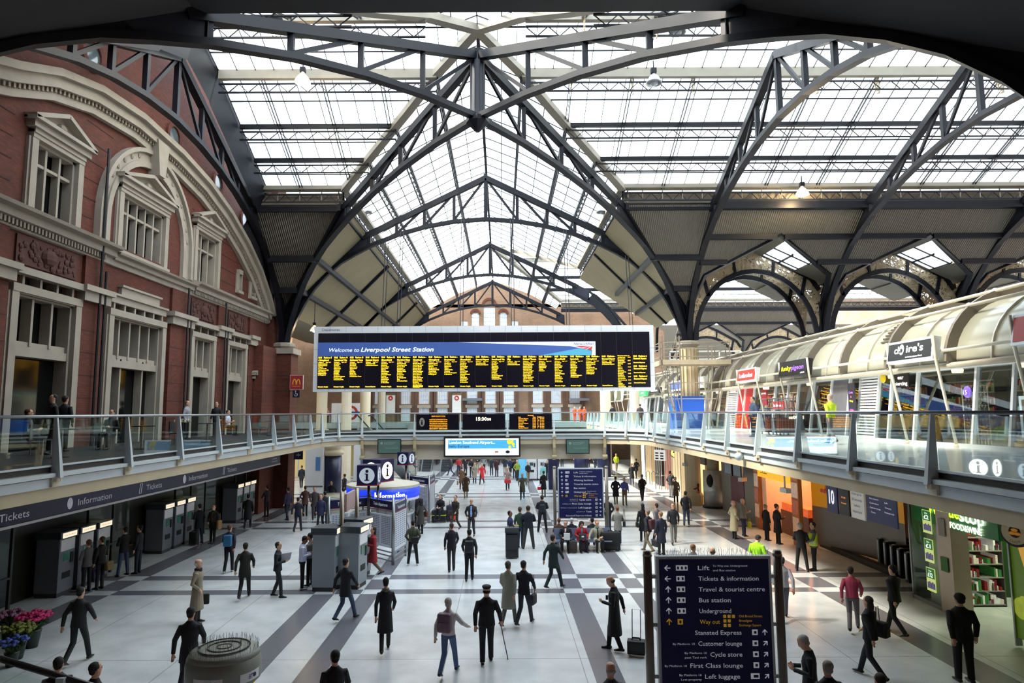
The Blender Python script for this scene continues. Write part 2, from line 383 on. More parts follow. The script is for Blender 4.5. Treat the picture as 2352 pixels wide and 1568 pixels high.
# eaves: gutter box + lattice girder
def eave(p0, ax, L, label, side):
    t = thing('eave_girder', label, 'girder', p0, group='lattice eave girders under the glass')
    ax = V(ax); sd = V(side); b = MB(); b.beam((0, 0, -.05), ax*L+V((0, 0, -.05)), .45, .22); b.build('gutter', IRONG, t)
    n = int(L/1.09); b = MB()
    for k in range(n+1):
        q = ax*(k*L/n); b.beam(q+V((0, 0, -.1)), q-V((0, 0, .75)), .05)
    for z in (-.25, -.42): b.beam(ax*0+V((0, 0, z)), ax*L+V((0, 0, z)), .04)
    b.build('rail', IRONG, t)
    bay_posts(t, None, ax, L, dep=.42, dz=-.42, st=.8, mat=IRON2)
    b = MB(); b.beam(V((0, 0, -1.15))+sd*.25, ax*L+V((0, 0, -1.15))+sd*.25, .18, .38); b.build('edge_beam', IRON, t)
    b = MB(); b.beam(V((0, 0, -.62))+sd*.3, ax*L+V((0, 0, -.62))+sd*.3, .05, .75); b.build('back_panel', STONED, t)
ze = prof(EV)
eave(V((XC+HW, YEV, ze)), (1, 0, 0), XE-XC-HW, 'long lattice eave girder under the glass on the right', (0, 1, 0))
eave(V((-13.8, YEV, ze)), (1, 0, 0), XC-HW+13.8, 'short lattice eave girder under the glass on the left', (0, 1, 0))
eave(V((XC+HW, YEV, ze)), (0, 1, 0), Y2-EV-YEV, 'lattice eave girder running away along the right of the nave', (1, 0, 0))
eave(V((XC-HW, YEV, ze)), (0, 1, 0), 80-YEV, 'lattice eave girder running away along the left of the nave', (-1, 0, 0))
eave(V((XC+HW, Y2+EV, ze)), (1, 0, 0), 42, 'distant lattice eave girder seen through the right arcade', (0, 1, 0))
# soffits
def corr(name, ax):
    m = bpy.data.materials.new(name); m.use_nodes = True; nt = m.node_tree; N = nt.nodes; L = nt.links; b = N['Principled BSDF']
    b.inputs['Base Color'].default_value = lin('#736f64'); b.inputs['Roughness'].default_value = .6
    tc = N.new('ShaderNodeTexCoord'); w = N.new('ShaderNodeTexWave'); w.bands_direction = ax; w.inputs['Scale'].default_value = 2.6
    L.new(tc.outputs['Object'], w.inputs['Vector']); bp = N.new('ShaderNodeBump'); bp.inputs['Strength'].default_value = 1; bp.inputs['Distance'].default_value = .08
    L.new(w.outputs['Fac'], bp.inputs['Height']); L.new(bp.outputs[0], b.inputs['Normal']); return m
CX = corr('corrugated_soffit_x', 'X'); CY = corr('corrugated_soffit_y', 'Y')
YB, ZT, ZB = 36.0, 17.5, 12.3
def spt(x, f): return (x, YB+(YF-YB)*f, ZT+(ZB-ZT)*f)
AF = .25; ZG = 14.1
def soff(name, pts, mat, holes=None):
    b = MB(); b.quad(*pts); o = b.build(name, mat); sm = o.modifiers.new('thick', 'SOLIDIFY'); sm.thickness = .1; return struct(o)
def soffit_bay(xa, xb, y0=YB, arch=True):
    dy = y0-YB; f = lambda x, q: (x, spt(x, q)[1]+dy, spt(x, q)[2])
    xm = (xa+xb)/2
    soff('ceiling', [f(xa, 0), f(xb, 0), f(xb, 1), f(xb-.5, .62), f(xm, AF), f(xa+.5, .62), f(xa, 1)], CX)
    t = thing('soffit_frame', None, 'beam', (xm, YF+dy, ZB))
    for q, h in ((.0, .4), (.27, .3), (.5, .3)):
        w = 1 if q <= AF else (q-AF)/(.65-AF)
        segs = [(xa, xb)] if q <= AF else [(xa, xm-(xm-xa)*w), (xm+(xb-xm)*w, xb)]
        for a, c in segs: b = MB(); b.beam(V(f(a, q))-V((0, .12, .1)), V(f(c, q))-V((0, .12, .1)), .25, h); b.v = [(p[0]-xm, p[1]-YF-dy, p[2]-ZB) for p in b.v]; b.build('cross_beam', IRON, t)
    b = MB(); b.path([f(xa, 1), f(xa+.5, .62), f(xm, AF), f(xb-.5, .62), f(xb, 1)], .3, .35)
    b.v = [(p[0]-xm, p[1]-YF-dy, p[2]-ZB) for p in b.v]; b.build('hip_beam', IRON, t)
    return t
names = ['first', 'second', 'third']
for i in range(3):
    t = soffit_bay(COLX[i], COLX[i+1]); t['label'] = 'dark beams framing the corrugated soffit above the %s arch on the right' % names[i]
for i in range(1, 3):
    t = soffit_bay(COLX[i], COLX[i+1], YB+Y2-YC); t['label'] = 'distant soffit beams seen through the %s arch on the right' % names[i]
# corner soffits (transept side then nave side), right and left
for sx, xe, xk, side in ((1, XC+HW, XR, 'right'), (-1, XC-HW, XL, 'left')):
    soff('ceiling', [(xe, YB, ZT), (xk+sx*.1, YB, ZT), (xk+sx*.1, YF, ZB), (xk, YF, ZB)], CX)
    ye = YE if sx < 0 else Y2-EV
    soff('ceiling', [(xe, YB, ZT), (xk, YF, ZB), (xk, ye if sx < 0 else 50, ZB), (xe, ye, ZT)], M('#7d7359', .7, 0, .15, 1))
    t = thing('soffit_frame', 'dark beams of the corner soffit above the %s of the departures board' % side, 'beam', (xk, YF, ZB))
    rel = lambda b: setattr(b, 'v', [(p[0]-xk, p[1]-YF, p[2]-ZB) for p in b.v])
    for q in (.45, .75):
        b = MB(); x0 = xe+(xk-xe)*q; b.beam(V(spt(x0, q))-V((0, .1, .1)), V(spt(xk, q))-V((0, .1, .1)), .25, .35); rel(b); b.build('cross_beam', IRON, t)
        b = MB(); p = V(spt(x0, q)); b.beam(p-V((sx*.1, 0, .1)), V((p.x, YE if sx < 0 else 51, p.z))-V((sx*.1, 0, .1)), .25, .3); rel(b); b.build('nave_beam', IRON, t)
    b = MB(); b.beam((xe, YB, ZT), (xk, YF, ZB), .35, .4); rel(b); b.build('hip_beam', IRON, t)
    for y in ((50.7, 59.4, 68.2) if sx < 0 else (47,)):
        b = MB(); b.beam((xe, y, ZT-.1), (xk, y, ZB-.1), .22, .3); rel(b); b.build('rib_beam', IRON, t)
# aisle bay roofs behind the arcade: gabled, with skylights
zap = ZT+(ZB-ZT)*AF; yap = YB+(YF-YB)*AF
DKR = M('#5b584e', .8, 0, .1, 2)
for i in range(3):
    xa, xb = COLX[i], COLX[i+1]; xm = (xa+xb)/2
    soff('ceiling', [(xa, 39.9, ZG), (xm, yap, zap), (xm, 48.5, zap), (xa, 48.5, ZG)], DKR)
    def sl(u, y): return (xm+(xb-xm)*u, y, zap+(ZG-zap)*u)
    yq = lambda u: yap+(39.9-yap)*u
    soff('ceiling', [sl(0, yap), sl(.12, yq(.12)), sl(.12, 48.5), sl(0, 48.5)], DKR)
    soff('ceiling', [sl(.12, 44), sl(.12, 48.5), sl(.62, 48.5), sl(.62, 44)], DKR)
    soff('ceiling', [sl(.62, yq(.62)), sl(1, 39.9), sl(1, 48.5), sl(.62, 48.5)], DKR)
    b = MB(); b.quad(sl(.12, 39.6), sl(.62, 39.6), sl(.62, 44), sl(.12, 44)); o = struct(b.build('window_%d' % (40+i), ROOFGLASS))
    b = MB()
    for u in (.12, .37, .62): b.beam(sl(u, 39.6), sl(u, 44), .1, .12)
    for y in (39.8, 41.2, 42.6, 44): b.beam(sl(.12, y), sl(.62, y), .08, .12)
    b.build('glazing_bars', IRON, o)
soff('ceiling', [(XR, 42, ZB+.05), (XR, 57.5, ZB+.05), (50, 57.5, ZB+3), (50, 42, ZB+3)], DKR) if 0 else None
# left aisle roof, near (south) closing roofs
NDK = M('#26262a', .8, 0, .1, 2)
b = MB(); ds = [0, 2.2, 2.3, 5, EV]
for s in (1, -1):
    for d0, d1 in zip(ds, ds[1:]): b.quad((-13.25, YC+s*d0, prof(d0)+.1), (-13.25, YC+s*d1, prof(d1)+.1), (-13.6, YC+s*d1, prof(d1)-1.5), (-13.6, YC+s*d0, prof(d0)-1.5))
b.quad((-13.25, YEV, ze), (-13.25, YF, ZB+4), (-14.9, YF, ZB), (-14.9, YEV, ze-3))
struct(b.build('wall_left', IRON))
soff('ceiling', [(XL, YF, ZB+.2), (-24, YF, 14.5), (-24, 80, 14.5), (XL, 80, ZB+.2)], DKR)
soff('ceiling', [(-15, 18, ZT), (XC-HW, 18, ZT), (XL, 12, ZB), (-15, 12, ZB)], NDK)
soff('ceiling', [(XC+HW, 18, ZT), (XE, 18, ZT), (XE, 12, ZB), (XR, 12, ZB)], NDK)
soff('ceiling', [(XC-HW, 18, ZT), (XC+HW, 18, ZT), (XC+HW, -3, ZT), (XC-HW, -3, ZT)], NDK)  # near nave roof, mostly out of view, made solid to darken the near floor
soff('ceiling', [(XC-HW, 18, ZT), (XC-HW, -3, ZT), (-15.2, -3, ZB), (-15.2, 12, ZB), (XL, 12, ZB)], NDK)
soff('ceiling', [(XC+HW, 18, ZT), (XR, 12, ZB), (XE, 12, ZB), (XE, -3, ZB), (XC+HW, -3, ZT)], NDK)
# ================================================================ COLUMNS
def column(x, y, label, base=None, arcade=False):
    t = thing('iron_column', label, 'column', (x, y, 0 if base is None else base))
    z0 = 0 if base is None else base
    b = MB(); b.tube([(0, 0, 10.3-z0), (0, 0, 13.1-z0)], .24, 10)
    for k in range(4):
        a = pi/4+k*pi/2; b.tube([(.3*cos(a), .3*sin(a), 10.3-z0), (.3*cos(a), .3*sin(a), 12.8-z0)], .1, 6)
    b.build('upper_shaft', IRON, t)
    b = MB(); b.lathe([(.5, 9.9-z0), (.75, 10.1-z0), (.75, 10.25-z0), (.55, 10.35-z0)], n=8); b.build('capital', IRON if arcade else STONE, t)
    return t
t = column(XR, YF, 'pale stone clad column wrapped in scaffolding right of the departures board')
b = MB(); b.lathe([(.62, 0), (.62, .6), (.5, .8), (.5, 9.9)], n=12); b.build('pier_cladding', M('#cdbf9f', .7, 0, .1, 2), t)
b = MB()
for k in range(12):
    a = k*pi/6; b.beam((.52*cos(a), .52*sin(a), 5), (.52*cos(a), .52*sin(a), 9.8), .07)
b.build('flute', M('#a8936b', .6, 0, .1, 2), t)
t = column(XL, YF, 'square red brick pier carrying iron arches at the left of the board')
b = MB(); b.box(-.8, .7, -.7, .7, 0, 9.9); b.build('brick_pier', BRICK_XZ, t)
b = MB(); b.box(-.9, .85, -.85, .85, 9.6, 9.95); b.build('stone_cap', STONE, t)
for i, x in enumerate(COLX[1:]):
    t = column(x, YF, 'dark iron arcade column, %s behind the barrel roofed shops' % ['first', 'second', 'third'][i], arcade=True)
    b = MB(); b.lathe([(.45, 0), (.45, 9.9)], n=10); b.build('lower_shaft', IRON, t)
for i, (x, y) in enumerate(((XR, 59.46), (XL, 59.46), (XR, 76.9), (XL, 76.9))):
    t = column(x, y, ['cream nave column behind the right end of the board', 'cream nave column seen through the left end of the bridge', 'farthest right nave column', 'farthest left nave column'][i])
    b = MB(); b.lathe([(.5, 0), (.45, 9.9)], n=12); b.build('lower_shaft', CREAM, t)
for i, x in enumerate(COLX[1:]):
    t = column(x, 80, 'distant dark arcade column seen through the %s arch' % ['first', 'second', 'third'][i], arcade=True)
    b = MB(); b.lathe([(.45, 0), (.45, 9.9)], n=8); b.build('lower_shaft', IRON, t)
# arcade arches with filigree
def arch(x0, x1, y, label, outer=True, axis='x'):
    xm = (x0+x1)/2; R = (x1-x0)/2-.45; t = thing('filigree_arch', label, 'arch', (xm, y, 10.4) if axis == 'x' else (y, xm, 10.4), 0 if axis == 'x' else pi/2)
    n = 20; inner = [(-R*cos(pi*k/n), 0, 4.46*sin(pi*k/n)) for k in range(n+1)]
    b = MB(); b.path(inner, .3, .16, up=(0, 1, 0)); b.build('inner_rib', IRON, t)
    out = [(-R-.25, 0, 3.2), (-R+.25, 0, 3.95), (-1.35, 0, 5.25), (0, 0, 5.85), (1.35, 0, 5.25), (R-.25, 0, 3.95), (R+.25, 0, 3.2)]
    b = MB(); b.path(out, .28, .2, up=(0, 1, 0)); b.build('outer_rib', IRON, t)
    def op(u): # point on outer at angle
        return interp([(p[0], p[2]) for p in out], u)
    cuts = [0, .22, .40, .60, .78, 1]; 
    for a, c in zip(cuts, cuts[1:]):
        ins = [(-R*cos(pi*(a+(c-a)*q/4)), 4.46*sin(pi*(a+(c-a)*q/4))) for q in range(5)]
        ous = [(x*1.12 if abs(x) > 2 else x, 0) for x, z in ins][::-1]
        poly = [(x, -.03, z) for x, z in ins]+[(x, -.03, max(interp([(p[0], p[2]) for p in out], max(-R-.2, min(R+.2, x))), .6)) for x, _ in ous]
        b = MB(); b.prism(poly, (0, .06, 0)); b.build('filigree_panel', FIL, t)
    for a in cuts[1:-1]:
        x = -R*cos(pi*a); z = 4.46*sin(pi*a); xo = x*1.1; b = MB(); b.beam((x, 0, z), (xo, 0, op(xo)), .16, .22); b.build('radial_bar', IRON, t)
    return t
for i in range(3):
    arch(COLX[i], COLX[i+1], 41.75, 'filigree iron arch nearest the camera side, %s from the scaffolded column' % names[i])
    arch(COLX[i], COLX[i+1], 43.6, 'rear twin of the filigree arch, %s from the scaffolded column' % names[i])
    if i: arch(COLX[i], COLX[i+1], 79.6, 'distant filigree arch seen through the arcade, %s from the nave' % names[i])
arch(42.3, 59.1, XR, 'long filigree arch along the right side of the nave', axis='y') if 0 else None
for (x, lab) in ((XR, 'right'), (XL, 'left')):
    arch(42.2, 50.9, x, 'filigree side arch on the %s of the nave beside the board' % lab, axis='y')
    if lab == 'left': arch(51.0, 59.3, x, 'second filigree side arch on the left of the nave behind the board', axis='y')
# ================================================================ WALLS / FLOORS
def wall_holes(name, axis, pos, a0, a1, z0, z1, holes, mat, th=.5, sgn=-1):
    """wall in plane axis=pos ('x' or 'y'); holes (a0,a1,z0,z1)"""
    A = sorted({a0, a1, *[h[0] for h in holes], *[h[1] for h in holes]}); Z = sorted({z0, z1, *[h[2] for h in holes], *[h[3] for h in holes]})
    b = MB()
    for p, q in zip(A, A[1:]):
        for r, s in zip(Z, Z[1:]):
            m, n = (p+q)/2, (r+s)/2
            if any(h[0] < m < h[1] and h[2] < n < h[3] for h in holes): continue
            if axis == 'x': b.box(min(pos, pos+sgn*th), max(pos, pos+sgn*th), p, q, r, s)
            else: b.box(p, q, min(pos, pos+sgn*th), max(pos, pos+sgn*th), r, s)
    return struct(b.build(name, mat))
# floor material: pale terrazzo with grey bands that swap where they cross
m = bpy.data.materials.new('terrazzo_floor'); m.use_nodes = True; nt = m.node_tree; N = nt.nodes; L = nt.links; bs = N['Principled BSDF']
tc = N.new('ShaderNodeTexCoord'); sp = N.new('ShaderNodeSeparateXYZ'); L.new(tc.outputs['Object'], sp.inputs[0])
def band(o, a, b): return mnode(nt, 'MULTIPLY', mnode(nt, 'GREATER_THAN', o, a), mnode(nt, 'LESS_THAN', o, b))
def addl(l):
    r = l[0]
    for q in l[1:]: r = mnode(nt, 'MAXIMUM', r, q)
    return r
lx = addl([band(sp.outputs[0], a, c) for a, c in ((-6.12, -5.45), (-4.6, -4.0), (2.05, 2.68), (4.13, 4.75), (-13.6, -12.75), (10.3, 11.2))])
ly = addl([band(sp.outputs[1], a, c) for a, c in ((21.95, 22.5), (23.82, 24.45), (33.95, 34.45), (35.8, 36.35), (45.9, 46.5), (47.8, 48.4), (58, 58.6), (60, 60.6))])
xo = mnode(nt, 'ABSOLUTE', mnode(nt, 'SUBTRACT', lx, ly))
def joint(o, step, w, off=0.):
    fr = mnode(nt, 'FRACT', mnode(nt, 'DIVIDE', mnode(nt, 'ADD', o, 100.+off), step)); return mnode(nt, 'LESS_THAN', fr, w/step)
jj = mnode(nt, 'MAXIMUM', joint(sp.outputs[0], 3.2, .02, .55), joint(sp.outputs[1], 6.1, .02, -.4))
no = N.new('ShaderNodeTexNoise'); no.inputs['Scale'].default_value = 1.2; no.inputs['Detail'].default_value = 8; L.new(tc.outputs['Object'], no.inputs['Vector'])
n3 = N.new('ShaderNodeTexNoise'); n3.inputs['Scale'].default_value = 45; n3.inputs['Detail'].default_value = 2; L.new(tc.outputs['Object'], n3.inputs['Vector'])
cr = N.new('ShaderNodeValToRGB'); cr.color_ramp.elements[0].color = lin('#bbbfc1'); cr.color_ramp.elements[1].color = lin('#d8dcde'); cr.color_ramp.elements[0].position = .35; cr.color_ramp.elements[1].position = .7
L.new(mnode(nt, 'ADD', mnode(nt, 'MULTIPLY', no.outputs['Fac'], .7), mnode(nt, 'MULTIPLY', n3.outputs['Fac'], .3)), cr.inputs[0])
mx = N.new('ShaderNodeMix'); mx.data_type = 'RGBA'; L.new(xo, mx.inputs[0]); L.new(cr.outputs[0], mx.inputs[6]); mx.inputs[7].default_value = lin('#6b6c74')
mx2 = N.new('ShaderNodeMix'); mx2.data_type = 'RGBA'; L.new(mnode(nt, 'MULTIPLY', jj, .6), mx2.inputs[0]); L.new(mx.outputs[2], mx2.inputs[6]); mx2.inputs[7].default_value = lin('#55565a')
L.new(mx2.outputs[2], bs.inputs['Base Color']); bs.inputs['Roughness'].default_value = .22; bs.inputs['Specular IOR Level'].default_value = .45
FLOORM = m
b = MB(); b.box(-26, 50, -5, 100, -.2, 0); struct(b.build('floor', FLOORM))
FX = -14.9
WD = [ # lower windows (y0,y1,z1), upper windows
 (19.75, 22.45, 4.7, 9.6), (24.7, 28.3, 4.7, 9.6), (31.3, 33.4, 4.7, 9.55), (35.35, 37.6, 4.7, 9.55)]
UWN = [(20.1, 22.1, 12.35, 14.6), (24.9, 28.1, 12.35, 14.5), (31.2, 33.5, 12.3, 14.8)]
SM = [(19.95, 22.3, 9.7, 10.15, 3), (24.75, 28.3, 9.7, 10.1, 5), (31.2, 33.6, 9.65, 10.1, 3), (35.3, 37.8, 9.65, 10.1, 3)]
xw = lambda w: (w[0], w[1], w[2], w[3])
extra = [(15.2, 17.6, 4.7, 9.6), (39.1, 40.4, 4.7, 7.6), (39.2, 40.1, 8.5, 9.1), (36.3, 36.7, 12.9, 13.7), (38.2, 38.8, 12.9, 13.7)]
wall_holes('wall_left', 'x', FX, -4, 41.3, 4.7, 24, WD+UWN+[s[:4] for s in SM]+extra, BRICK_YZ)
b = MB(); b.box(-17.5, -17.3, -4, 41.3, 0, 24); b.box(-17.5, FX, 41.3, 41.6, 4.4, 24); struct(b.build('wall_left', DARK))
b = MB(); b.box(-17.4, FX-.1, -4, 41.3, 4.2, 4.55); struct(b.build('floor', DARK))
# ticket hall wall at ground level under the left balcony
b = MB(); b.box(-15.4, -15.2, -4, 41, 0, 4.4); b.box(-15.2, -14.95, 12, 14, 0, 3.2); struct(b.build('wall_left', M('#22241f', .35, 0, .3, .6)))
# return wall beside pier
b = MB(); b.box(FX, -14.5, 41.3, 43, 0, 24); b.box(-14.95, -14.2, 38.9, 41.6, 0, 9.9); struct(b.build('wall_left', BRICK_XZ))
def win(i, y0, y1, z0, z1, cols, split=None, ped=None, rev=.35, fr=.28, low=False):
    """stone framed window set in the left facade; x runs into the wall"""
    t = struct(thing('window_%d' % i, None, None, (FX, (y0+y1)/2, z0)))
    del_ = [k for k in ('label', 'category') if k in t]
    ym = (y0+y1)/2; a = y0-ym; c = y1-ym; h = z1-z0; sz = 0 if low else -.15
    b = MB()
    for p, q in ((a-fr, a), (c, c+fr)): b.box(0, .16, p, q, sz, h); b.box(.0, .1, p-.08 if p < 0 else q, p if p < 0 else q+.08, sz, h)
    b.box(0, .18, a-fr, c+fr, h, h+.25)
    b.box(-rev, .0, a, a+.1, 0, h); b.box(-rev, .0, c-.1, c, 0, h); b.box(-rev, 0, a, c, h-.1, h)
    if not low: b.box(0, .22, a-fr-.1, c+fr+.1, -.3, -.15)
    b.build('window_frame', STONE, t)
    b = MB(); zz = split or h*.68
    if low:
        b.box(-rev+.02, -.1, a, c, zz-.08, zz+.12); b.box(-rev+.02, -.02, a, c, zz-.35, zz-.08)
    else: b.box(-rev+.04, -.08, a, c, zz-.05, zz+.05)
    for k in range(1, cols):
        y = a+(c-a)*k/cols; b.box(-rev+.04, -.06, y-.05, y+.05, zz if low else 0, h)
    if low and cols > 3:
        for y in (a+(c-a)*.28, c-(c-a)*.28): b.box(-rev+.04, -.1, y-.05, y+.05, 0, zz)
    b.build('mullion', STONE, t)
    b = MB(); b.box(-rev-.02, -rev+.02, a, c, 0, h); b.build('pane', M('#0d1012', .08, 0, .1, 2), t)
    if ped:
        w = (y1-y0)/2+fr+.25; ph = ped
        b = MB(); z = h+.3
        b.box(0, .3, -w+.1, w-.1, z, z+.22); b.box(0, .22, -w+.25, w-.25, z-.15, z)
        b.prism([(0, -w, z+.22), (0, w, z+.22), (0, w, z+.3), (0, 0, z+.35+ph), (0, -w, z+.3)], (.12, 0, 0))
        for s in (-1, 1): b.beam((.22, s*w, z+.3), (.22, 0, z+.38+ph), .42, .14)
        b.beam((.22, -w, z+.27), (.22, w, z+.27), .42, .12)
        b.build('pediment', STONE, t)
        b = MB(); b.ico((.14, 0, z+.5), .15, 1, 1.4, 1); b.ico((.13, .3, z+.38), .09); b.ico((.13, -.3, z+.38), .09); b.build('carving', STONED, t)
    return t
for i, w in enumerate(UWN): win(i+1, *w, (3, 5, 3)[i], ped=.55)
for i, w in enumerate(WD): win(i+4, *w, (3, 5, 3, 3)[i], split=3.3, rev=.45, fr=.3, low=True)
win(12, 15.2, 17.6, 4.7, 9.6, 3, split=3.3, rev=.45, low=True)
win(13, *extra[2], 1, fr=.12, rev=.2); win(14, *extra[1], 1, fr=.2, low=True, ped=.4, split=2.6)
win(15, *extra[3], 1, fr=.05, rev=.2); win(16, *extra[4], 1, fr=.05, rev=.2)
for i, (y0, y1, z0, z1, n) in enumerate(SM):
    t = struct(thing('window_%d' % (8+i), None, None, (FX, y0, z0))); W_ = y1-y0; H_ = z1-z0; b = MB()
    for k in range(n+1): b.box(-.3, .1, W_*k/n-.05, W_*k/n+.05, 0, H_)
    b.box(0, .12, -.12, W_+.12, -.14, .0); b.build('window_frame', STONE, t)
    b = MB(); b.box(-.3, -.26, 0, W_, 0, H_); b.build('pane', M('#2c2f2e', .2), t)
    b = MB()
    if n == 5:
        for a, c, p, q in ((-.25, W_+.25, H_, H_+.35), (.35, W_-.35, H_+.35, H_+.75)): b.box(0, .14, a, c, p, q); b.box(0, .22, a-.06, c+.06, q-.08, q)
    else: b.box(0, .3, -.5, W_+.5, H_, H_+.22)
    b.build('head_moulding', STONE, t)
# string course, great curved cornice, arch surround, pilasters
b = MB(); prof_ = [(0, -.62), (.12, -.6), (.14, -.35), (.3, -.32), (.32, -.1), (.55, -.05), (.6, .05), (0, .18)]
def run(b, y0, y1, z, k=1.):
    poly = [(FX+x*k, y0, z+dz*k) for x, dz in prof_]; b.prism(poly, (0, y1-y0, 0))
run(b, 2, 24.4, 12.1); run(b, 24.4, 30.9, 11.95, .75); run(b, 30.9, 41.5, 12.1)
struct(b.build('trim_1', STONE))
b = MB()
for k in range(int(18/.16)):
    for y in (6+k*.16, 31+k*.16):
        if y < 24.3 or 30.9 < y < 41.2: b.box(FX+.13, FX+.24, y, y+.08, 11.56, 11.74)
struct(b.build('trim_2', STONED))
CO = [(18.47, 16.34), (20.26, 17.1), (22.47, 17.65), (25.23, 17.9), (28.5, 17.75), (31.4, 17.35), (34, 16.65), (36.5, 15.65), (38.6, 14.5), (40.2, 13.2), (41.2, 12.15)]
CO = [(12, 11.9), (13.2, 13.4), (15, 14.8), (16.6, 15.7)]+CO
def off_curve(C_, d):
    r = []
    for i, (y, z) in enumerate(C_):
        a = C_[max(0, i-1)]; c = C_[min(len(C_)-1, i+1)]; t = V((c[0]-a[0], c[1]-a[1])).normalized(); r.append((y+t.y*d, z-t.x*d))
    return r
b = MB()
o1, o2, o3 = off_curve(CO, .25), off_curve(CO, .6), off_curve(CO, 1.0)
for A_, B_, x0, x1 in ((CO, o1, 0, .62), (o1, o2, 0, .42), (o2, o3, 0, .2)):
    for i in range(len(CO)-1):
        b.prism([(FX+x0, *A_[i]), (FX+x0, *A_[i+1]), (FX+x0, *B_[i+1]), (FX+x0, *B_[i])], (x1, 0, 0))
struct(b.build('trim_3', STONE))
b = MB(); o4 = off_curve(CO, .62)
for i in range(len(CO)-1):
    p, q = V((0, *o4[i])), V((0, *o4[i+1])); n = int((q-p).length/.2)
    for k in range(n):
        c = p.lerp(q, k/n); b.box(FX+.2, FX+.3, c.y, c.y+.09, c.z-.12, c.z+.03)
struct(b.build('trim_4', STONED))
b = MB(); yc, zc = 26.95, 13.3; R1, R2 = 3.25, 3.65
for r0, r1, x in ((2.85, 3.1, .16), (3.1, 3.45, .1), (3.45, 3.62, .25)):
    n = 24
    for k in range(n):
        a0 = pi*k/n; a1 = pi*(k+1)/n
        b.prism([(FX, yc-r*cos(a), zc+r*sin(a)) for r, a in ((r0, a0), (r1, a0), (r1, a1), (r0, a1))], (x, 0, 0))
    for s in (-1, 1): b.box(FX, FX+x, yc+min(s*r0, s*r1), yc+max(s*r0, s*r1), 12.15, zc)
b.prism([(FX, yc-.2, zc+2.6), (FX, yc+.25, zc+2.6), (FX, yc+.5, zc+4.1), (FX, yc-.45, zc+4.1)], (.5, 0, 0))
struct(b.build('trim_5', STONE))
b = MB()
for k in range(1, 18):
    a = pi*k/18; 
    if abs(k-9) > 1: b.ico((FX+.11, yc-3.27*cos(a), zc+3.27*sin(a)), .1, .5, 1, 1, 6, 4)
struct(b.build('trim_6', STONED))
# stone capitals of the pilasters and rustication grooves, carved panels, drain pipes
PILS = [(18.0, 19.3), (22.75, 24.1), (28.95, 30.85), (33.8, 35.1), (38.1, 39.0)]
for i, (y0, y1) in enumerate(PILS):
    b = MB(); b.box(FX, FX+.14, y0, y1, 4.7, 9.85); b.box(FX, FX+.12, y0+.1, y1-.1, 10.4, 11.5)
    struct(b.build('trim_%d' % (10+i), BRICK_YZ))
    b = MB(); b.box(FX, FX+.3, y0-.1, y1+.1, 9.85, 10.2); b.box(FX, FX+.42, y0-.2, y1+.2, 10.2, 10.4); struct(b.build('trim_%d' % (20+i), STONE))
b = MB()
for z in (5.6, 6.4, 7.2, 8.0, 8.8): 
    for y0, y1 in PILS: b.box(FX+.1, FX+.145, y0, y1, z, z+.03)
for k, z in enumerate((12.9, 13.6, 14.3, 15., 15.7, 16.4)):
    for y0, y1 in ((14.5+k*.8, 19.2), (22.6, 23.2+k*.2), (30.75, 31.0), (34.0, 39.-k*1.2)):
        if y1 > y0: b.box(FX, FX+.012, y0, y1, z, z+.035)
struct(b.build('trim_30', M('#3a1f19', .9)))
for i, (y0, y1) in enumerate(((19.6, 22.5), (31.0, 33.6), (35.3, 37.7))):
    b = MB(); b.box(FX, FX+.06, y0, y1, 10.5, 11.4)
    rnd = random.Random(i)
    for k in range(60):
        a = rnd.uniform(y0+.1, y1-.1); z = rnd.uniform(10.6, 11.3); b.ico((FX+.07, a, z), rnd.uniform(.05, .13), .5, 1, 1, 6, 4)
    b.ico((FX+.08, (y0+y1)/2, 10.95), .28, .5, 1.3, 1)
    struct(b.build('trim_%d' % (31+i), M('#4a2a22', .8, 0, .3, 5)))
for i, y in enumerate((23.5, 30.2, 34.4)):
    t = thing('drain_pipe', 'dark twin drain pipes on the brick facade, %s' % ['between the first two window bays', 'right of the arched window', 'beside the smallest window bay'][i], 'pipe', (FX+.3, y, 4.7))
    b = MB(); b.tube([(0, 0, 0), (0, 0, 11 if i < 1 else 7)], .05, 6); b.build('pipe', DARK, t); b = MB(); b.tube([(0, .3, 0), (0, .3, 6.4)], .05, 6); b.build('pipe', DARK, t)
for i, (y, z) in enumerate(((22.6, 18.9), (28.6, 18.4), (33.3, 17.9), (37, 17.))):
    t = struct(thing('window_%d' % (50+i), None, None, (FX, y, z))); b = MB(); n = 20
    b.path([(0.05, .55*cos(2*pi*k/n), .55*sin(2*pi*k/n)) for k in range(n)], .2, .12, up=(1, 0, 0), closed=True); b.build('window_frame', BRICK_YZ, t)
    b = MB(); b.add([(.03, .5*cos(2*pi*k/n), .5*sin(2*pi*k/n)) for k in range(n)], [tuple(range(n))]); b.build('pane', M('#5d6a70', .1, 0, .5, 2), t)
# far and side walls of the halls
b = MB()
for (x0, x1, z0, z1) in ((-30, 52, 9.4, 17.0),): b.box(x0, x1, 84.4, 84.9, z0, z1)
struct(b.build('wall_far', DKR)); 
NW = [(-15.6, -14.2), (-11.8, -10.2), (-9.4, -7.8), (-6.6, -5.0), (-1.6, 0.2), (1.3, 3.0), (4.2, 5.8), (8.8, 10.4), (11.6, 13.2), (14.3, 15.9)]
NW = []
for px0, px1 in ((861, 877), (922, 943), (963, 986), (1005, 1028), (1073, 1096), (1115, 1138), (1157, 1180), (1224, 1246), (1266, 1288), (1308, 1331)):
    NW.append((PY(px0, 900, 81).x, PY(px1, 900, 81).x))
GW = [(-3.6, -2.7, 15.5, 18.2), (-2.1, -.7, 15.5, 19.3), (-.1, .8, 15.5, 18.2), (1.4, 2.2, 15.5, 17.2), (-4.9, -4.1, 15.5, 17.2)]
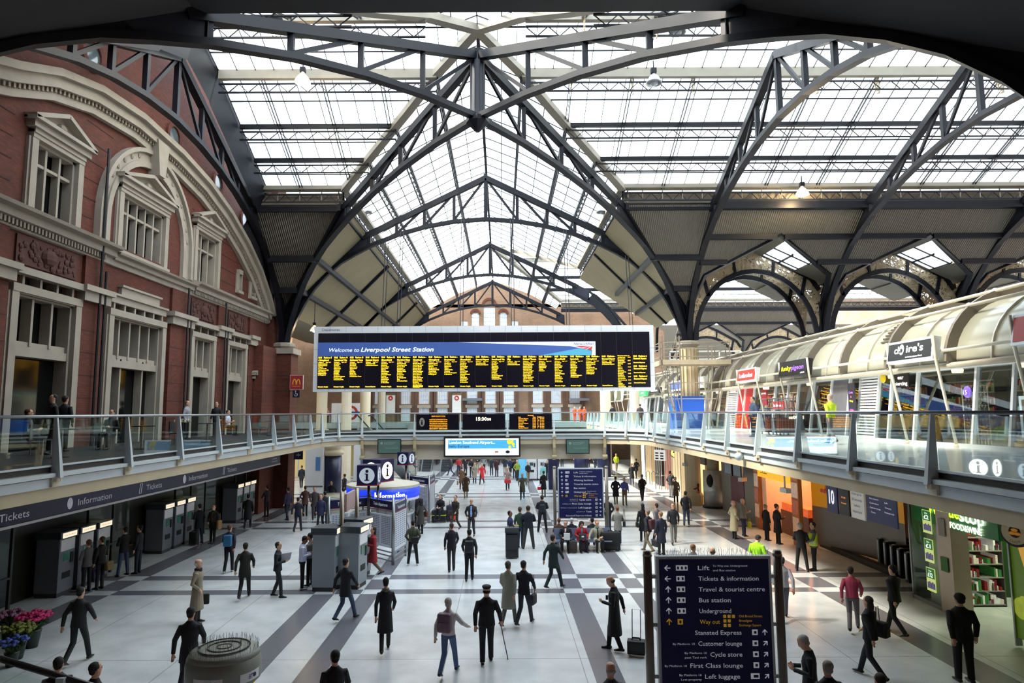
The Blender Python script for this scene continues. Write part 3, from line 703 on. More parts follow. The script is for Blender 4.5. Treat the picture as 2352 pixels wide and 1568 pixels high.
GW = [(g0, g1, z0-2, z1) for g0, g1, z0, z1 in GW]
hs = [(a, c, 6.9, 9.6) for a, c in NW]+[(a, c, 4.8, 6.4) for a, c in NW]+GW
wall_holes('wall_far', 'y', 81, -26, 16.5, 0, 18.9, hs, BRICKF, sgn=1)
b = MB(); b.prism([(XC-9.2, 81, 18.9), (XC+9.2, 81, 18.9), (XC, 81, 22.3)], (0, .5, 0)); struct(b.build('wall_far', BRICKF)); b = MB(); b.prism([(7.6, 76.6, 9.2), (7.6, 76.6, 17.4), (16.2, 76.6, 17.4), (19.3, 76.6, 15.2), (19.3, 76.6, 9.2)], (0, .4, 0)); struct(b.build('wall_far', BRICKF))
PANE = M('#cfd8e6', .2, 0, .1, 3)
for i, (x0, x1, z0, z1) in enumerate(hs):
    t = struct(thing('window_%d' % (60+i), None, None, ((x0+x1)/2, 81.1, z0))); w = (x1-x0)/2; h = z1-z0; b = MB()
    b.box(-w, w, 0, .04, 0, h); b.build('pane', PANE, t); b = MB()
    for k in range(5): b.box(-w+2*w*k/4-.03, -w+2*w*k/4+.03, -.05, .0, 0, h)
    for k in range(max(3, int(h/.5))+1): b.box(-w, w, -.05, 0, h*k/max(3, int(h/.5))-.025, h*k/max(3, int(h/.5))+.025)
    b.build('window_frame', WHITE, t)
    if z0 < 6: b = MB(); b.box(-w-.2, w+.2, -.35, -.05, h+.0, h+.35); b.build('lintel', STONE, t)
    if z0 > 10 and z1 > 18: b = MB(); b.path([(w*1.15*cos(pi*k/10), -.12, h-.1+w*1.1*sin(pi*k/10)) for k in range(11)], .3, .2, up=(0, 1, 0)); b.build('arch_surround', BRICK_XZ, t)
b = MB()
for p, q in zip([-17]+[x[1] for x in NW], [x[0] for x in NW]+[14]):
    if q-p > .4: b.box(p+.15, min(p+.55, q-.1), 80.8, 81, 4.7, 9.7); b.box(max(q-.55, p+.1), q-.15, 80.8, 81, 4.7, 9.7)
struct(b.build('trim_40', brick('dark_brick_pilaster', '#5f4335', '#4e3529', '#6d5a4c', (0, 2))))
b = MB(); b.box(50, 50.3, -5, 100, 0, 24); struct(b.build('wall_right', BRICKFY))
b = MB(); b.box(-26.3, -26, 41, 100, 0, 18); struct(b.build('wall_left', M('#d9b887', .8, 0, .2, .4)))
b = MB(); b.box(-26, 50, -5.3, -5, 0, 24); struct(b.build('wall_near', BRICK_XZ))
b = MB(); b.box(-26, -14.9, 41.6, 42, 0, 4.2) ; struct(b.build('wall_left', CREAM)) if 0 else None
# ---- mezzanine decks
MZ = 4.72
DECK = M('#9aa3a6', .25, 0, .1, 1.5); SOF = M('#b8ab90', .7, 0, .1, 1.2)
LP = [(-14.9, -4), (-9.95, -4), (-9.95, 36.4), (-9.4, 37.9), (-8.3, 38.9), (6.1, 38.9), (7.3, 38.1), (8.2, 36.6), (8.2, -4), (16.5, -4), (16.5, 80), (10.2, 80), (10.2, 44), (-12.5, 44), (-12.5, 60), (-24, 60), (-24, 42), (-14.9, 42)]
def deckmesh(poly, z0, z1, name, mat):
    b = MB(); b.prism([(x, y, z0) for x, y in poly], (0, 0, z1-z0)); return struct(b.build(name, mat))
L1 = [(-14.9, 2), (-9.95, 2), (-9.95, 36.4), (-9.4, 37.9), (-8.3, 38.9), (-8.3, 43.5), (-14.9, 43.5)]
L2 = [(-8.3, 38.9), (6.1, 38.9), (6.1, 43.5), (-8.3, 43.5)]
L3 = [(6.1, 38.9), (7.3, 38.1), (8.2, 36.6), (8.2, 2), (17.5, 2), (17.5, 79), (9.6, 79), (9.6, 43.5), (6.1, 43.5)]
for P_, nm in ((L1, DARK), (L2, DECK), (L3, M('#dde3e4', .2, 0, .04, 1.5))):
    deckmesh(P_, MZ-.12, MZ, 'floor', nm)
    deckmesh(P_, MZ-.75, MZ-.13, 'ceiling', SOF)
b = MB(); b.box(-8.3, 6.1, 39.3, 39.6, MZ-1.65, MZ-.76); struct(b.build('trim_41', M('#c4bba8', .6, 0, .06, 2)))
# gallery beyond the nave opening
b = MB(); b.box(-26, 17, 74, 81, MZ-.6, MZ); struct(b.build('floor', DECK))
# ================================================================ BALUSTRADES, BRIDGE
RAILZ = 5.80
def balustrade(name, label, pts, ny, panels=True, skip=(), glass=True):
    """pts: plan polyline of the glass line; posts at every point in ny (list of (x,y))"""
    t = thing(name, label, 'balustrade', (*pts[0], MZ-.3)); R_ = lambda b: setattr(b, 'v', [(p[0]-pts[0][0], p[1]-pts[0][1], p[2]-MZ+.3) for p in b.v])
    b = MB(); b.tube([(x, y, RAILZ) for x, y in pts], .035, 8); R_(b); b.build('handrail', STEEL, t, True)
    cx, cy = (-1, 25)
    for i, (x, y, nx, nn) in enumerate(ny):
        n = V((nx, nn, 0)); s = V((-nn, nx, 0)); o = V((x, y, 0)); b = MB()
        z0, z1 = 4.46, RAILZ-.03
        lo = [o+n*.02-s*.06+V((0, 0, z0)), o+n*.24-s*.06+V((0, 0, z0)), o+n*.06-s*.02+V((0, 0, z1)), o-n*.02-s*.02+V((0, 0, z1))]
        hi = [o+n*.02+s*.06+V((0, 0, z0)), o+n*.24+s*.06+V((0, 0, z0)), o+n*.06+s*.02+V((0, 0, z1)), o-n*.02+s*.02+V((0, 0, z1))]
        b.add(lo+hi, [(0, 1, 2, 3), (7, 6, 5, 4), (0, 4, 5, 1), (1, 5, 6, 2), (2, 6, 7, 3), (3, 7, 4, 0)]); R_(b); b.build('post', SILV, t)
    for i, ((x0, y0, *_), (x1, y1, *_)) in enumerate(zip(ny, ny[1:])):
        a = V((x0, y0, 0)); c = V((x1, y1, 0)); d = (c-a).normalized()*.06
        if i not in skip:
            b = MB(); b.quad(a+d+V((0, 0, MZ+.02)), c-d+V((0, 0, MZ+.02)), c-d+V((0, 0, RAILZ-.06)), a+d+V((0, 0, RAILZ-.06))); R_(b); b.build('glass_panel', GLASS, t)
    b = MB()
    for (x0, y0), (x1, y1) in zip(pts, pts[1:]):
        a = V((x0, y0, 0)); c = V((x1, y1, 0)); n = V(((c-a).y, -(c-a).x, 0)).normalized()
        if (V((cx, cy, 0))-a).dot(n) < 0: n = -n
        b.beam(a+n*.03+V((0, 0, MZ-.0)), c+n*.03+V((0, 0, MZ-.0)), .05, .04); b.beam(a+n*.08+V((0, 0, MZ-.2)), c+n*.08+V((0, 0, MZ-.2)), .14, .09); b.beam(a+n*.02+V((0, 0, MZ-.37)), c+n*.02+V((0, 0, MZ-.37)), .08, .2)
    R_(b); b.build('fascia', SILV, t)
    b = MB()
    for (x0, y0), (x1, y1) in zip(pts, pts[1:]): b.beam((x0, y0, MZ-.09), (x1, y1, MZ-.09), .03, .1)
    R_(b); b.build('edge_strip', DARK, t)
    for (x0, y0, nx, nn), (x1, y1, *_) in zip(ny, ny[1:]):
        n = V((nx, nn, 0)); a = V((x0, y0, 0)).lerp(V((x1, y1, 0)), .12); c = V((x0, y0, 0)).lerp(V((x1, y1, 0)), .88); b = MB()
        b.prism([a+V((0, 0, MZ-.5)), a+n*.02+V((0, 0, MZ-.45)), a-n*.5+V((0, 0, MZ-.8)), a-n*.6+V((0, 0, MZ-.76))], c-a); R_(b); b.build('light_trough', SOF, t)
        b = MB(); o = V((x0, y0, 0)); b.box(o.x-.12, o.x+.12, o.y-.12, o.y+.12, MZ-.45, MZ-.28); b.tube([o+n*.1+V((0, 0, MZ-.34)), o+n*.1+V((0, 0, MZ-.24))], .12, 8); R_(b); b.build('post_bracket', CREAM, t)
    return t
lp = [(-9.95, 6.3+2.79*k, 1, 0) for k in range(11)]+[(-9.95, 36.4, 1, 0)]
balustrade('glass_balustrade', 'long glass balustrade with silver posts along the left balcony', [(-9.95, 6.3), (-9.95, 36.4)], lp)
rp = [(8.2, 6.9+2.79*k, -1, 0) for k in range(11)]+[(8.2, 36.6, -1, 0)]
balustrade('glass_balustrade', 'long glass balustrade with silver posts along the right balcony', [(8.2, 6.9), (8.2, 36.6)], rp)
bx = [-8.19, -5.1, -2.4, .37, 3.12, 6.1]
bp = [(-9.95, 36.4, .7, -.7), (-9.4, 37.9, .7, -.7)]+[(x, 38.9, 0, -1) for x in bx]+[(7.3, 38.1, -.7, -.7), (8.2, 36.6, -.7, -.7)]
balustrade('glass_balustrade', 'glass balustrade of the bridge carrying the three small displays', [(-9.95, 36.4), (-9.4, 37.9), (-8.19, 38.9), (6.1, 38.9), (7.3, 38.1), (8.2, 36.6)], bp)
bk = [(x, 43.4, 0, 1) for x in (-8.2, -4.6, -1, 2.6, 6.1)]
balustrade('glass_balustrade', 'rear glass balustrade of the bridge behind the displays', [(-8.2, 43.4), (6.1, 43.4)], bk)
rk = [(9.65, 44+2.4*k, -1, 0) for k in range(13)]
balustrade('glass_balustrade', 'farther glass balustrade receding beyond the bridge on the right', [(9.65, 43.5), (9.65, 73)], rk)
# near stair balustrade bottom left
t = thing('stair_balustrade', 'dark handrail with glass crossing the bottom left corner', 'balustrade', (-7.5, 8.5, 0))
a = PZ(0, 1512, 2.9); c = PZ(200, 1572, 2.6); d = c+(c-a)*.3; o = V((-7.5, 8.5, 0)); b = MB(); b.tube([a-o, c-o, d-o], .04, 8); b.build('handrail', M('#55585c', .35, .7), t, True)
b = MB(); b.quad(a-o-V((0, 0, .1)), d-o-V((0, 0, .1)), d-o-V((0, 0, 1)), a-o-V((0, 0, 1))); b.build('glass_panel', GLASS, t)
q = PZ(140, 1556, 2.7); b = MB(); b.beam(q-o, q-o-V((0, 0, 1.4)), .1, .05); b.beam(q-o-V((0, 0, 1.2)), V((q.x-o.x, q.y-o.y, 0)), .06); b.build('post', SILV, t)
# bridge displays
def panel(name, label, cat, c, w, h, body, face, rz=0., d=.15, frame=.04, group=None, z0=None):
    """upright panel, c = centre; returns thing + content builder space (origin bottom-left of face)"""
    t = thing(name, label, cat, (c[0], c[1], c[2]), rz, group)
    b = MB(); b.box(-w/2-frame, w/2+frame, 0, d, -h/2-frame, h/2+frame); b.build('casing', body, t)
    b = MB(); b.box(-w/2, w/2, -.012, .0, -h/2, h/2); b.build('face', face, t)
    return t
SCR = M('#15141f', .2, 0, .1); xm = lambda a, c: ((a+c)/2, 38.78)
t = panel('display_screen', 'small black display with orange security notice on the bridge, leftmost of three', 'display', ((bx[1]+bx[2])/2, 38.85, 5.28), 2.45, .86, DARK, SCR)
b = MB()
for k, s in enumerate(('BENEFIT SECURITY NOTICE', '- - - - - - - - - - - - -', 'PASSENGERS ARE REMINDED NOT TO', 'LEAVE LUGGAGE UNATTENDED AT ANY', 'TIME. ITEMS LEFT UNATTENDED MAY', 'BE REMOVED WITHOUT WARNING', 'OR MAY BE DESTROYED BY THE', 'SECURITY SERVICES')): b.text(s, .05, .32-k*.105, 1.05 if k > 1 else .8, .055, -.015, 'C')
b.build('lettering', AMBER, t)
b = MB(); b.lathe([(.2, 0), (.2, .01)], n=20); b.v = [(p[0]*.8-.92, -.014+p[2], p[1]*1.3) for p in b.v]; b.v = [(x, -.013-.003*(y > -.01), z) for x, y, z in b.v]; b.build('logo_disc', M('#8f8a80'), t)
b = MB(); b.text('i', -.92, -.15, .1, .3, -.02, 'C', bold=.03); b.build('logo', SCR, t)
t = panel('display_screen', 'small black display showing the clock time on the bridge', 'display', ((bx[2]+bx[3])/2, 38.85, 5.28), 2.45, .86, DARK, SCR)
CLK = M('#f6f0c8', .5, 0, 0, 3, 1.8); b = MB(); b.text('15:30', -.45, .08, .62, .2, -.015, bold=.02); b.text('50', .2, .08, .22, .14, -.015, bold=.02); b.build('lettering', CLK, t)
t = panel('display_screen', 'small black arrivals display with orange rows on the bridge, rightmost of three', 'display', ((bx[3]+bx[4])/2, 38.85, 5.28), 2.45, .86, DARK, SCR)
b = MB(); b.text('Arrivals', 0, .34, .35, .06, -.015, 'C')
for k, (s, tm, pf, st) in enumerate((('From', 'Time', 'Plat', 'Due'), ('Stansted Airport', '15:32', '6', 'On time'), ('Clacton-on-Sea', '15:33', '10', 'On time'), ('Cambridge', '15:35', '3', 'On time'), ('Stansted Airport', '15:40', '5', 'On time'), ('Norwich', '15:42', '9', 'On time'), ('Chingford', '15:45', '17', 'On time'), ('Stansted Airport', '15:47', '7', 'On time'))):
    z = .24-k*.09
    b.text(s, -.72, z, .1*len(s)*.36, .055, -.015); b.text(tm, .12, z, .18, .055, -.015); b.text(pf, .4, z, .05*len(pf), .055, -.015); b.text(st, .55, z, .25, .055, -.015)
b.build('lettering', AMBER, t)
# advertising lightbox under the bridge
t = panel('advertising_lightbox', 'wide backlit airline destination advert hanging under the bridge', 'sign', (-1.12, 38.75, 3.83), 4.3, .98, DARK, M('#eef2f6', .4, 0, .0, 3, .45), frame=.1, d=.3)
b = MB(); b.box(-2.0, 2.0, -.02, -.012, -.1, .4); b.build('blue_band', M('#48a6d8', .4, 0, .03, 3, .3), t)
b = MB(); b.text('London Southend Airport...', -1.95, .18, 2.7, .17, -.025, bold=.02); b.build('lettering', M('#f4f8ff', .5, 0, 0, 3, .5), t)
b = MB(); b.text('hello Europe', -1.95, -.03, 1.2, .17, -.025, bold=.01); b.text('EUROPEAN FLIGHTS DIRECT FROM LONDON SOUTHEND', -1.95, -.25, 1.9, .035, -.02); b.build('lettering', M('#1d3f82'), t)
b = MB()
rr = random.Random(3)
for k in range(14): x, z = 1.7+rr.uniform(-.2, .2), .17+rr.uniform(-.2, .2); b.ico((x, -.022, z), rr.uniform(.05, .1), 1, .1, 1, 7, 4)
b.build('map_shape', M('#e6d531', .5, 0, .0, 3, .3), t)
b = MB(); b.ico((1.5, -.02, -.3), .11, 1.2, .1, .8, 12, 6); b.build('logo', NAVY, t); b = MB(); b.box(.75, .95, -.02, -.012, -.34, -.25); b.build('logo', M('#e06a4a'), t)
for px, lab in ((894, 'left'), (1327, 'right')):
    p = PY(px, 1025, 38.8); t = panel('monitor_screen', 'grey green monitor under the bridge, %s of the airline advert' % lab, 'display', p, 1.28, .76, DARK, M('#3f5550', .3, 0, .08, 2, .25), frame=.05)
    b = MB(); b.text('The next train departure information', -.3, .2, .7, .035, -.02); b.text('is shown on the main board', -.3, .13, .55, .035, -.02); b.text('Please keep your belongings with you', -.2, -.1, .75, .035, -.02); b.build('lettering', M('#9fb0aa', .5, 0, 0, 3, .2), t)
    b = MB(); b.path([(-.45+.05*cos(k*pi/6), -.02, .19+.05*sin(k*pi/6)) for k in range(12)], .02, .01, up=(0, 1, 0), closed=True); b.build('logo', M('#9fb0aa', .5, 0, 0, 3, .2), t)
    b = MB(); b.box(-.03, .03, .15, .25, .3, .7); b.build('bracket', DARK, t)
# bridge haunch brackets
for i, x in enumerate(bx):
    t = thing('bridge_bracket', 'cream iron bracket under a bridge post', 'bracket', (x, 39.1, MZ-.76), group='cream brackets under the bridge posts')
    b = MB(); b.prism([(-.08, -.3, .3), (-.08, .2, .3), (-.08, .2, -.95), (-.08, -.02, -.9), (-.08, -.3, -.2)], (.16, 0, 0)); b.build('web', M('#b5a784', .7, 0, .1, 2), t); b = MB(); b.tube([(-.14, -.15, -.75), (.14, -.15, -.75)], .13, 10); b.build('roller', M('#a69a7c', .6), t)
# ---------------------------------------------------------------- departures board
A0 = PY(722, 750, 40.2); A1 = PY(1505, 896, 40.2)
BW = A1.x-A0.x; BH = A0.z-A1.z; bc_ = V(((A0.x+A1.x)/2, 40.2, (A0.z+A1.z)/2))
t = thing('departures_board', 'huge white framed electronic departures board hanging over the bridge', 'board', bc_); BRD = t
hx, hz = BW/2, BH/2; fr = .36
b = MB(); b.box(-hx, hx, 0, .6, -hz, hz); b.build('casing', M('#d5dae0', .5, 0, .05, 1), t)
b = MB()
for k in range(1, 21):
    x = -hx+k*BW/21.3; b.box(x-.008, x+.008, -.006, 0, hz-fr, hz); b.box(x-.008, x+.008, -.006, 0, -hz, -hz+.2)
for z in (.6, -.3, -1.1):
    for s in (-1, 1): b.box(*sorted((s*hx, s*(hx-fr*.7))), -.006, 0, z-.008, z+.008)
b.build('tile_joints', M('#8a8f98'), t)
sx0, sx1, sz0, sz1 = -hx+.27, hx-.27, -hz+.2, hz-.42
b = MB(); b.box(sx0, sx1, -.03, 0, sz0, sz1); b.build('screen', SCR, t)
NC = 21; cw = (sx1-sx0-.1)/NC
b = MB()
for k in range(1, NC): b.box(sx0+k*cw-.012, sx0+k*cw+.012, -.036, -.03, sz0, sz1)
b.build('column_joints', M('#07070c'), t)
zb1 = sz1-.58; zb0 = zb1-.86; xb1 = sx0+cw*17.65
b = MB(); b.box(sx0, xb1, -.045, -.03, zb0, zb1); b.build('banner', M('#3d5a9e', .4, 0, .3, .25, .12), t)
b = MB(); b.prism([(xb1-8.5, -.05, zb1-.02), (xb1, -.05, zb1-.02), (xb1, -.05, zb0), (xb1-.25, -.05, zb0), (xb1-.2, -.05, zb0+.3), (xb1-1.6, -.05, zb1-.29)], (0, .02, 0)); b.build('banner_flash', M('#dfe6f2', .4, 0, .02, 1, .2), t)
b = MB(); b.prism([(xb1-3.4, -.052, zb0), (xb1-.28, -.052, zb0), (xb1-.23, -.052, zb0+.27), (xb1-1.0, -.052, zb0+.43)], (0, .02, 0)); b.build('banner_flash', M('#4e9fc0', .4, 0, .02, 1, .15), t)
b = MB(); b.text('Welcome to', sx0+.7, zb1-.58, 1.85, .24, -.05, shear=.25); b.text('Liverpool Street Station', sx0+2.65, zb1-.58, 4.5, .27, -.05, shear=.25, bold=.025); b.build('lettering', M('#e4eefc', .5, 0, 0, 3, .5), t)
b = MB(); b.text('NetworkRail', xb1-1.35, zb1-.22, 1.25, .14, -.06, shear=.25, bold=.01); b.text('Departures', -hx+.5, hz-.27, 1.08, .15, -.01); b.build('lettering', M('#23306a'), t)
b = MB(); b.prism([(xb1-1.3, -.06, zb1-.28), (xb1-.18, -.06, zb1-.28), (xb1-.25, -.06, zb0+.3)], (0, .01, 0)); b.build('logo', M('#b8383c', .5, 0, 0, 3, .2), t)
b = MB()
for a_, c_ in (((xb1-.9, zb1-.42), (xb1-.2, zb1-.28)), ((xb1-.6, zb1-.52), (xb1-.19, zb1-.29))): b.beam((a_[0], -.066, a_[1]), (c_[0], -.066, c_[1]), .008, .03)
b.build('logo', M('#e8ecf4'), t)
T1 = ['Bethnal Green', 'Hackney Downs', 'Clapton', 'St. James St', 'Walthamstow Ctl', 'Wood Street', 'Highams Park', '& Chingford']
T2 = ['Stratford', 'Romford', 'Shenfield', 'Billericay', 'Wickford', 'Rayleigh', 'Hockley', 'Rochford', 'Southend Airport', 'Prittlewell', '& Southend Vic']
T3 = ['Stratford', 'Shenfield', 'Ingatestone', 'Chelmsford', 'Witham', 'Kelvedon', 'Marks Tey', 'Colchester', '& Colchester Town']
T4 = ['Tottenham Hale', '& Stansted Airport']
T5 = ['Stratford', 'Maryland', 'Forest Gate', 'Manor Park', 'Ilford', 'Seven Kings', 'Goodmayes', 'Chadwell Heath', 'Romford', 'Gidea Park', 'Harold Wood', 'Brentwood', '& Shenfield']
T6 = ['Hackney Downs', 'Tottenham Hale', 'Ponders End', 'Brimsdown', 'Enfield Lock', 'Waltham Cross', 'Cheshunt', 'Broxbourne', 'Rye House', 'St. Margarets', 'Ware', '& Hertford East']
T7 = ['Bethnal Green', 'Cambridge Heath', 'London Fields', 'Hackney Downs', 'Rectory Road', 'Stoke Newington', 'Stamford Hill', 'Seven Sisters', 'Bruce Grove', 'White Hart Lane', 'Silver Street', 'Edmonton Green', 'Southbury', 'Turkey Street', 'Theobalds Grove', '& Cheshunt']
T8 = ['Stratford', 'Shenfield', 'Chelmsford', 'Witham', 'White Notley', 'Cressing', 'Braintree Freeport', '& Braintree']
CD = [('15:35', '5', 'Chingford', T1), ('15:35', '11', 'Southend Vic', T2), ('15:38', '13', 'Colchester Town', T3), ('15:40', '6', 'Stansted Airport', T4), ('15:40', '16', 'Shenfield', T5), ('15:42', '-', 'Hertford East', T6), ('15:45', '-', 'Cheshunt', T7), ('15:48', '-', 'Chingford', T1), ('15:48', '-', 'Braintree', T8), ('15:50', '-', 'Shenfield', T5), ('15:55', '-', 'Stansted Airport', T4), ('15:55', '-', 'Southend Vic', T2), ('15:58', '-', 'Ely', T4[:2]), ('16:00', '-', 'Enfield Town', T7[:13]), ('16:00', '-', 'Norwich', T3[:6]), ('16:00', '-', 'Shenfield', T5), ('16:02', '-', 'Ipswich', T2[:10]), ('16:03', '-', 'Chingford', T1), ('16:10', '-', 'Stansted Airport', T4)]
zt = zb0-.12
YEL = M('#ffb81c', .5, 0, 0, 3, 2.2)
for k, (tm, pf, de, st) in enumerate(CD):
    b = MB(); x = sx0+k*cw+.05; w = cw-.14
    b.text(tm, x, zt, w*.26, .1, -.036, bold=.03); b.text('Platform '+pf, x+w*.4, zt, w*.58, .1, -.036, bold=.03)
    b.text(de, x, zt-.16, min(w*.95, .07*len(de)), .1, -.036, bold=.03); b.text('Calling at', x, zt-.27, w*.38, .055, -.036); b.text('Page 1 of 1', x+w*.55, zt-.27, w*.36, .055, -.036)
    for j, s in enumerate(st): b.text(s, x, zt-.37-j*.097, min(w, .042*len(s)), .062, -.036, bold=.02)
    b.text('Stansted Express' if de == 'Stansted Airport' else 'Greater Anglia', x, sz0+.08, w*.75, .065, -.036, bold=.03); b.build('departure_column', YEL, t)
b = MB(); x = sx0+19*cw+.05; w = cw-.14
for j, s in enumerate(['Fastest train to', 'Audley End', 'Broxbourne', 'Cambridge', 'Chelmsford', 'Clacton', 'Diss', 'Harlow', 'Ilford', 'Kelvedon', 'Manningtree', 'Romford', 'Rochford', 'Stratford', 'Stowmarket', 'Shoeburyness', 'Ware', 'Witham', 'Wickford', 'Woodbridge']): b.text(s, x, zt-j*.1+.05, .045*len(s), .06, -.036, bold=.02)
b.build('departure_column', YEL, t); b = MB()
for j in range(10): b.text('15:%02d' % (35+j*2), x+w*.75, zt-.05-j*.2, w*.2, .06, -.036)
b.build('departure_column', YEL, t)
b = MB(); x = sx0+20*cw+.05
for j, tm in enumerate(('15:40', '15:55', '16:10')):
    z = zt-j*.62; b.text(tm, x, z, w*.25, .1, -.036, bold=.03); b.text('Platform 6', x+w*.38, z, w*.6, .1, -.036, bold=.03); b.text('Stansted Airport', x, z-.15, w*.95, .1, -.036, bold=.03); b.text('Stansted Express', x, z-.38, w*.85, .065, -.036, bold=.02)
b.build('departure_column', YEL, t)
for px0, py0 in ((880, 640), (915, 520), (1060, 500), (1178, 490), (1305, 550), (1450, 620)):
    p = PY(px0, 745, 40.5); t = thing('hanger_rod', 'thin twin hanger rod holding up the departures board', 'rod', (p.x, 40.5, A0.z), group='hanger rods above the departures board')
    s = abs(p.x-XC)/13.; b = MB(); H_ = interp(LOW, s)-A0.z
    for o in (-.09, .09): b.tube([(o, 0, 0), (o, 1.4*min(1, H_/8), H_)], .025, 5)
    b.build('rod', IRON2, t)
# ---------------------------------------------------------------- wayfinding totems
SGW = M('#ccd0da', .5, 0, 0, 3, .12); SGY = M('#c79a2c', .5, 0, 0, 3, .12)  # slight glow put into unlit sign lettering to keep it readable in shade
def arrow(b, x, z, s, dx, dz, y=-.03):
    d = V((dx, 0, dz)).normalized(); p = V((x, y, z)); q = V((-d.z, 0, d.x)); k = s*.16
    b.beam(p-d*s*.5, p+d*s*.45, .008, k, up=q); 
    for g in (1, -1): b.beam(p+d*s*.5, p+d*s*.0+q*g*s*.45, .008, k, up=d)
def totem(name, label, x, y, rows, w=2.0, ztop=3.33, zbot=1.05, spikes=False, rz=0.):
    t = thing(name, label, 'sign', (x, y, 0), rz); h = w/2
    for s in (-1, 1):
        b = MB(); b.tube([(s*(h+.14), .05, 0), (s*(h+.14), .05, ztop+.07)], .075, 14); b.tube([(s*(h+.14), .05, ztop+.0), (s*(h+.14), .05, ztop+.09)], [.085, .06], 14); b.build('post', M('#7d7870', .35, .35, .1, 6), t, True)
    b = MB(); b.box(-h, h, 0, .12, zbot, ztop); b.build('frame', SILV, t)
    b = MB()
    for z in (ztop-.35, zbot+.3, (ztop+zbot)/2):
        for s in (-1, 1): b.box(min(s*h, s*(h+.1)), max(s*h, s*(h+.1)), .03, .07, z-.03, z+.03)
    b.build('bracket', STEEL, t)
    b = MB(); b.box(-h+.05, h-.05, -.015, 0, zbot+.04, ztop-.05); b.build('panel', M('#1c2158', .5, 0, .05, spec=.3), t)
    n = len(rows); st = (ztop-zbot-.15)/n; bw_ = MB(); by = MB(); bi = MB(); bb = MB()
    for i, r in enumerate(rows):
        side, ad, ic, txt, small = r; z = ztop-.13-st*(i+.5)+.03; o = by if txt == 'Way out' else bw_
        cap = st*.42; tw = len(txt)*cap*.66
        if side == 'L':
            arrow(o, -h+.19, z, st*.55, *ad); bi_ = by if txt == 'Way out' else bi
            iw = st*(.55 if ic == 1 else .9 if ic == 2 else 1.25); bi_.box(-h+.34, -h+.34+iw*.9, -.022, -.015, z-st*.25, z+st*.25)
            for k in range(ic): xk = -h+.34+iw*.9*(k+.5)/ic; bb.lathe([(st*.13, 0), (st*.13, .006)], n=10); bb.v[-20:] = [(p[0]*.8+xk, -.026+p[2], p[1]*1.2+z) for p in bb.v[-20:]]
            o.text(txt, -h+.72, z-cap*.5, tw, cap, -.018, bold=.004); e = -h+.72+tw+.06
            for k, s in enumerate(small): o.text(s, e, z+(.2-k*.42)*st-.02, len(s)*st*.145, st*.19, -.018)
            if txt == 'Way out':
                for a in range(3):
                    for c in range(3 if a == 0 else 2): by.box(e+.0+c*.075-.0, e+.05+c*.075, -.022, -.016, z+.06-a*.075, z+.11-a*.075)
                for k, s in enumerate(('Old Broad Street', 'Broadgate', 'Exchange Square')): by.text(s, e+.27, z+.07-k*.075, len(s)*.025, .04, -.018)
        else:
            arrow(o, h-.17, z, st*.5, *ad); bi.box(h-.33-st*.3*ic, h-.33+st*.22, -.022, -.015, z-st*.25, z+st*.25)
            bb.box(h-.34-st*.2*ic+.02, h-.33+st*.1, -.026, -.02, z-st*.12, z+st*.12)
            e = h-.45-st*.3*(ic-1)*1.0-.12; o.text(txt, e-tw, z-cap*.5, tw, cap, -.018, bold=.004)
            for k, s in enumerate(small): o.text(s, e-tw-.06, z+(.15-k*.4)*st-(.05 if len(small) == 1 else .02), len(s)*st*.15, st*.19, -.018, al='R')
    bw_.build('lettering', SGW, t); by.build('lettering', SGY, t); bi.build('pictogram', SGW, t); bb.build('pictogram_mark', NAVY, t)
    if spikes:
        b = MB(); r_ = random.Random(5)
        for k in range(120):
            x_ = -h+k*2*h/120; b.beam((x_, .06+r_.uniform(-.04, .04), ztop), (x_+r_.uniform(-.03, .03), .06+r_.uniform(-.06, .06), ztop+r_.uniform(.08, .15)), .0035)
        b.build('bird_spikes', STEEL, t)
    return t
LFT, UPA, RGT, NE, NW_ = (-1, 0), (0, 1), (1, 0), (1, 1), (-1, 1)
PL = 'By Platform 10'
rows1 = [('L', LFT, 3, 'Lift', ('To Way out, Underground', 'and Bus station')), ('L', LFT, 2, 'Tickets & information', ()), ('L', UPA, 2, 'Travel & tourist centre', ()), ('L', UPA, 2, 'Bus station', ()), ('L', UPA, 2, 'Underground', ()), ('L', UPA, 1, 'Way out', ()), ('R', UPA, 1, 'Stansted Express', ()), ('R', NE, 1, 'Customer lounge', (PL,)), ('R', NE, 1, 'Cycle store', (PL, 'past Taxi rank')), ('R', NE, 1, 'First Class lounge', (PL,)), ('R', NE, 2, 'Left luggage', (PL, 'Lost property')), ('R', NE, 1, 'Taxis', (PL,))]
totem('wayfinding_sign', 'large navy wayfinding sign on two steel posts in the right foreground', 3.69, 11.74, rows1, 2.0, 3.33, 1.02, True)
rows2 = [('L', LFT, 3, 'Lift', ('To Way out, Underground', 'and Bus station')), ('L', LFT, 2, 'Tickets & information', ()), ('L', UPA, 1, 'Waiting facilities', ()), ('L', UPA, 2, 'Travel & tourist centre', ()), ('L', UPA, 2, 'Bus station', ()), ('L', UPA, 2, 'Underground', ('Travel & tourist', 'centre')), ('L', UPA, 1, 'Way out', ()), ('R', RGT, 1, 'Cycle store', (PL, 'past Taxi rank')), ('R', RGT, 1, 'First Class lounge', (PL,)), ('R', RGT, 1, 'Left luggage', (PL+' Lost property',)), ('R', RGT, 1, 'Taxis', (PL,)), ('R', NW_, 1, 'Stansted Express tickets', ())]
totem('wayfinding_sign', 'navy wayfinding sign standing behind the row of seated women', 3.55, 29.77, rows2, 2.05, 3.33, 1.12)
t = thing('wayfinding_sign', 'pair of tall steel sign posts with an edge-on panel behind the grey ticket machines', 'sign', (-5.48, 22.9, 0))
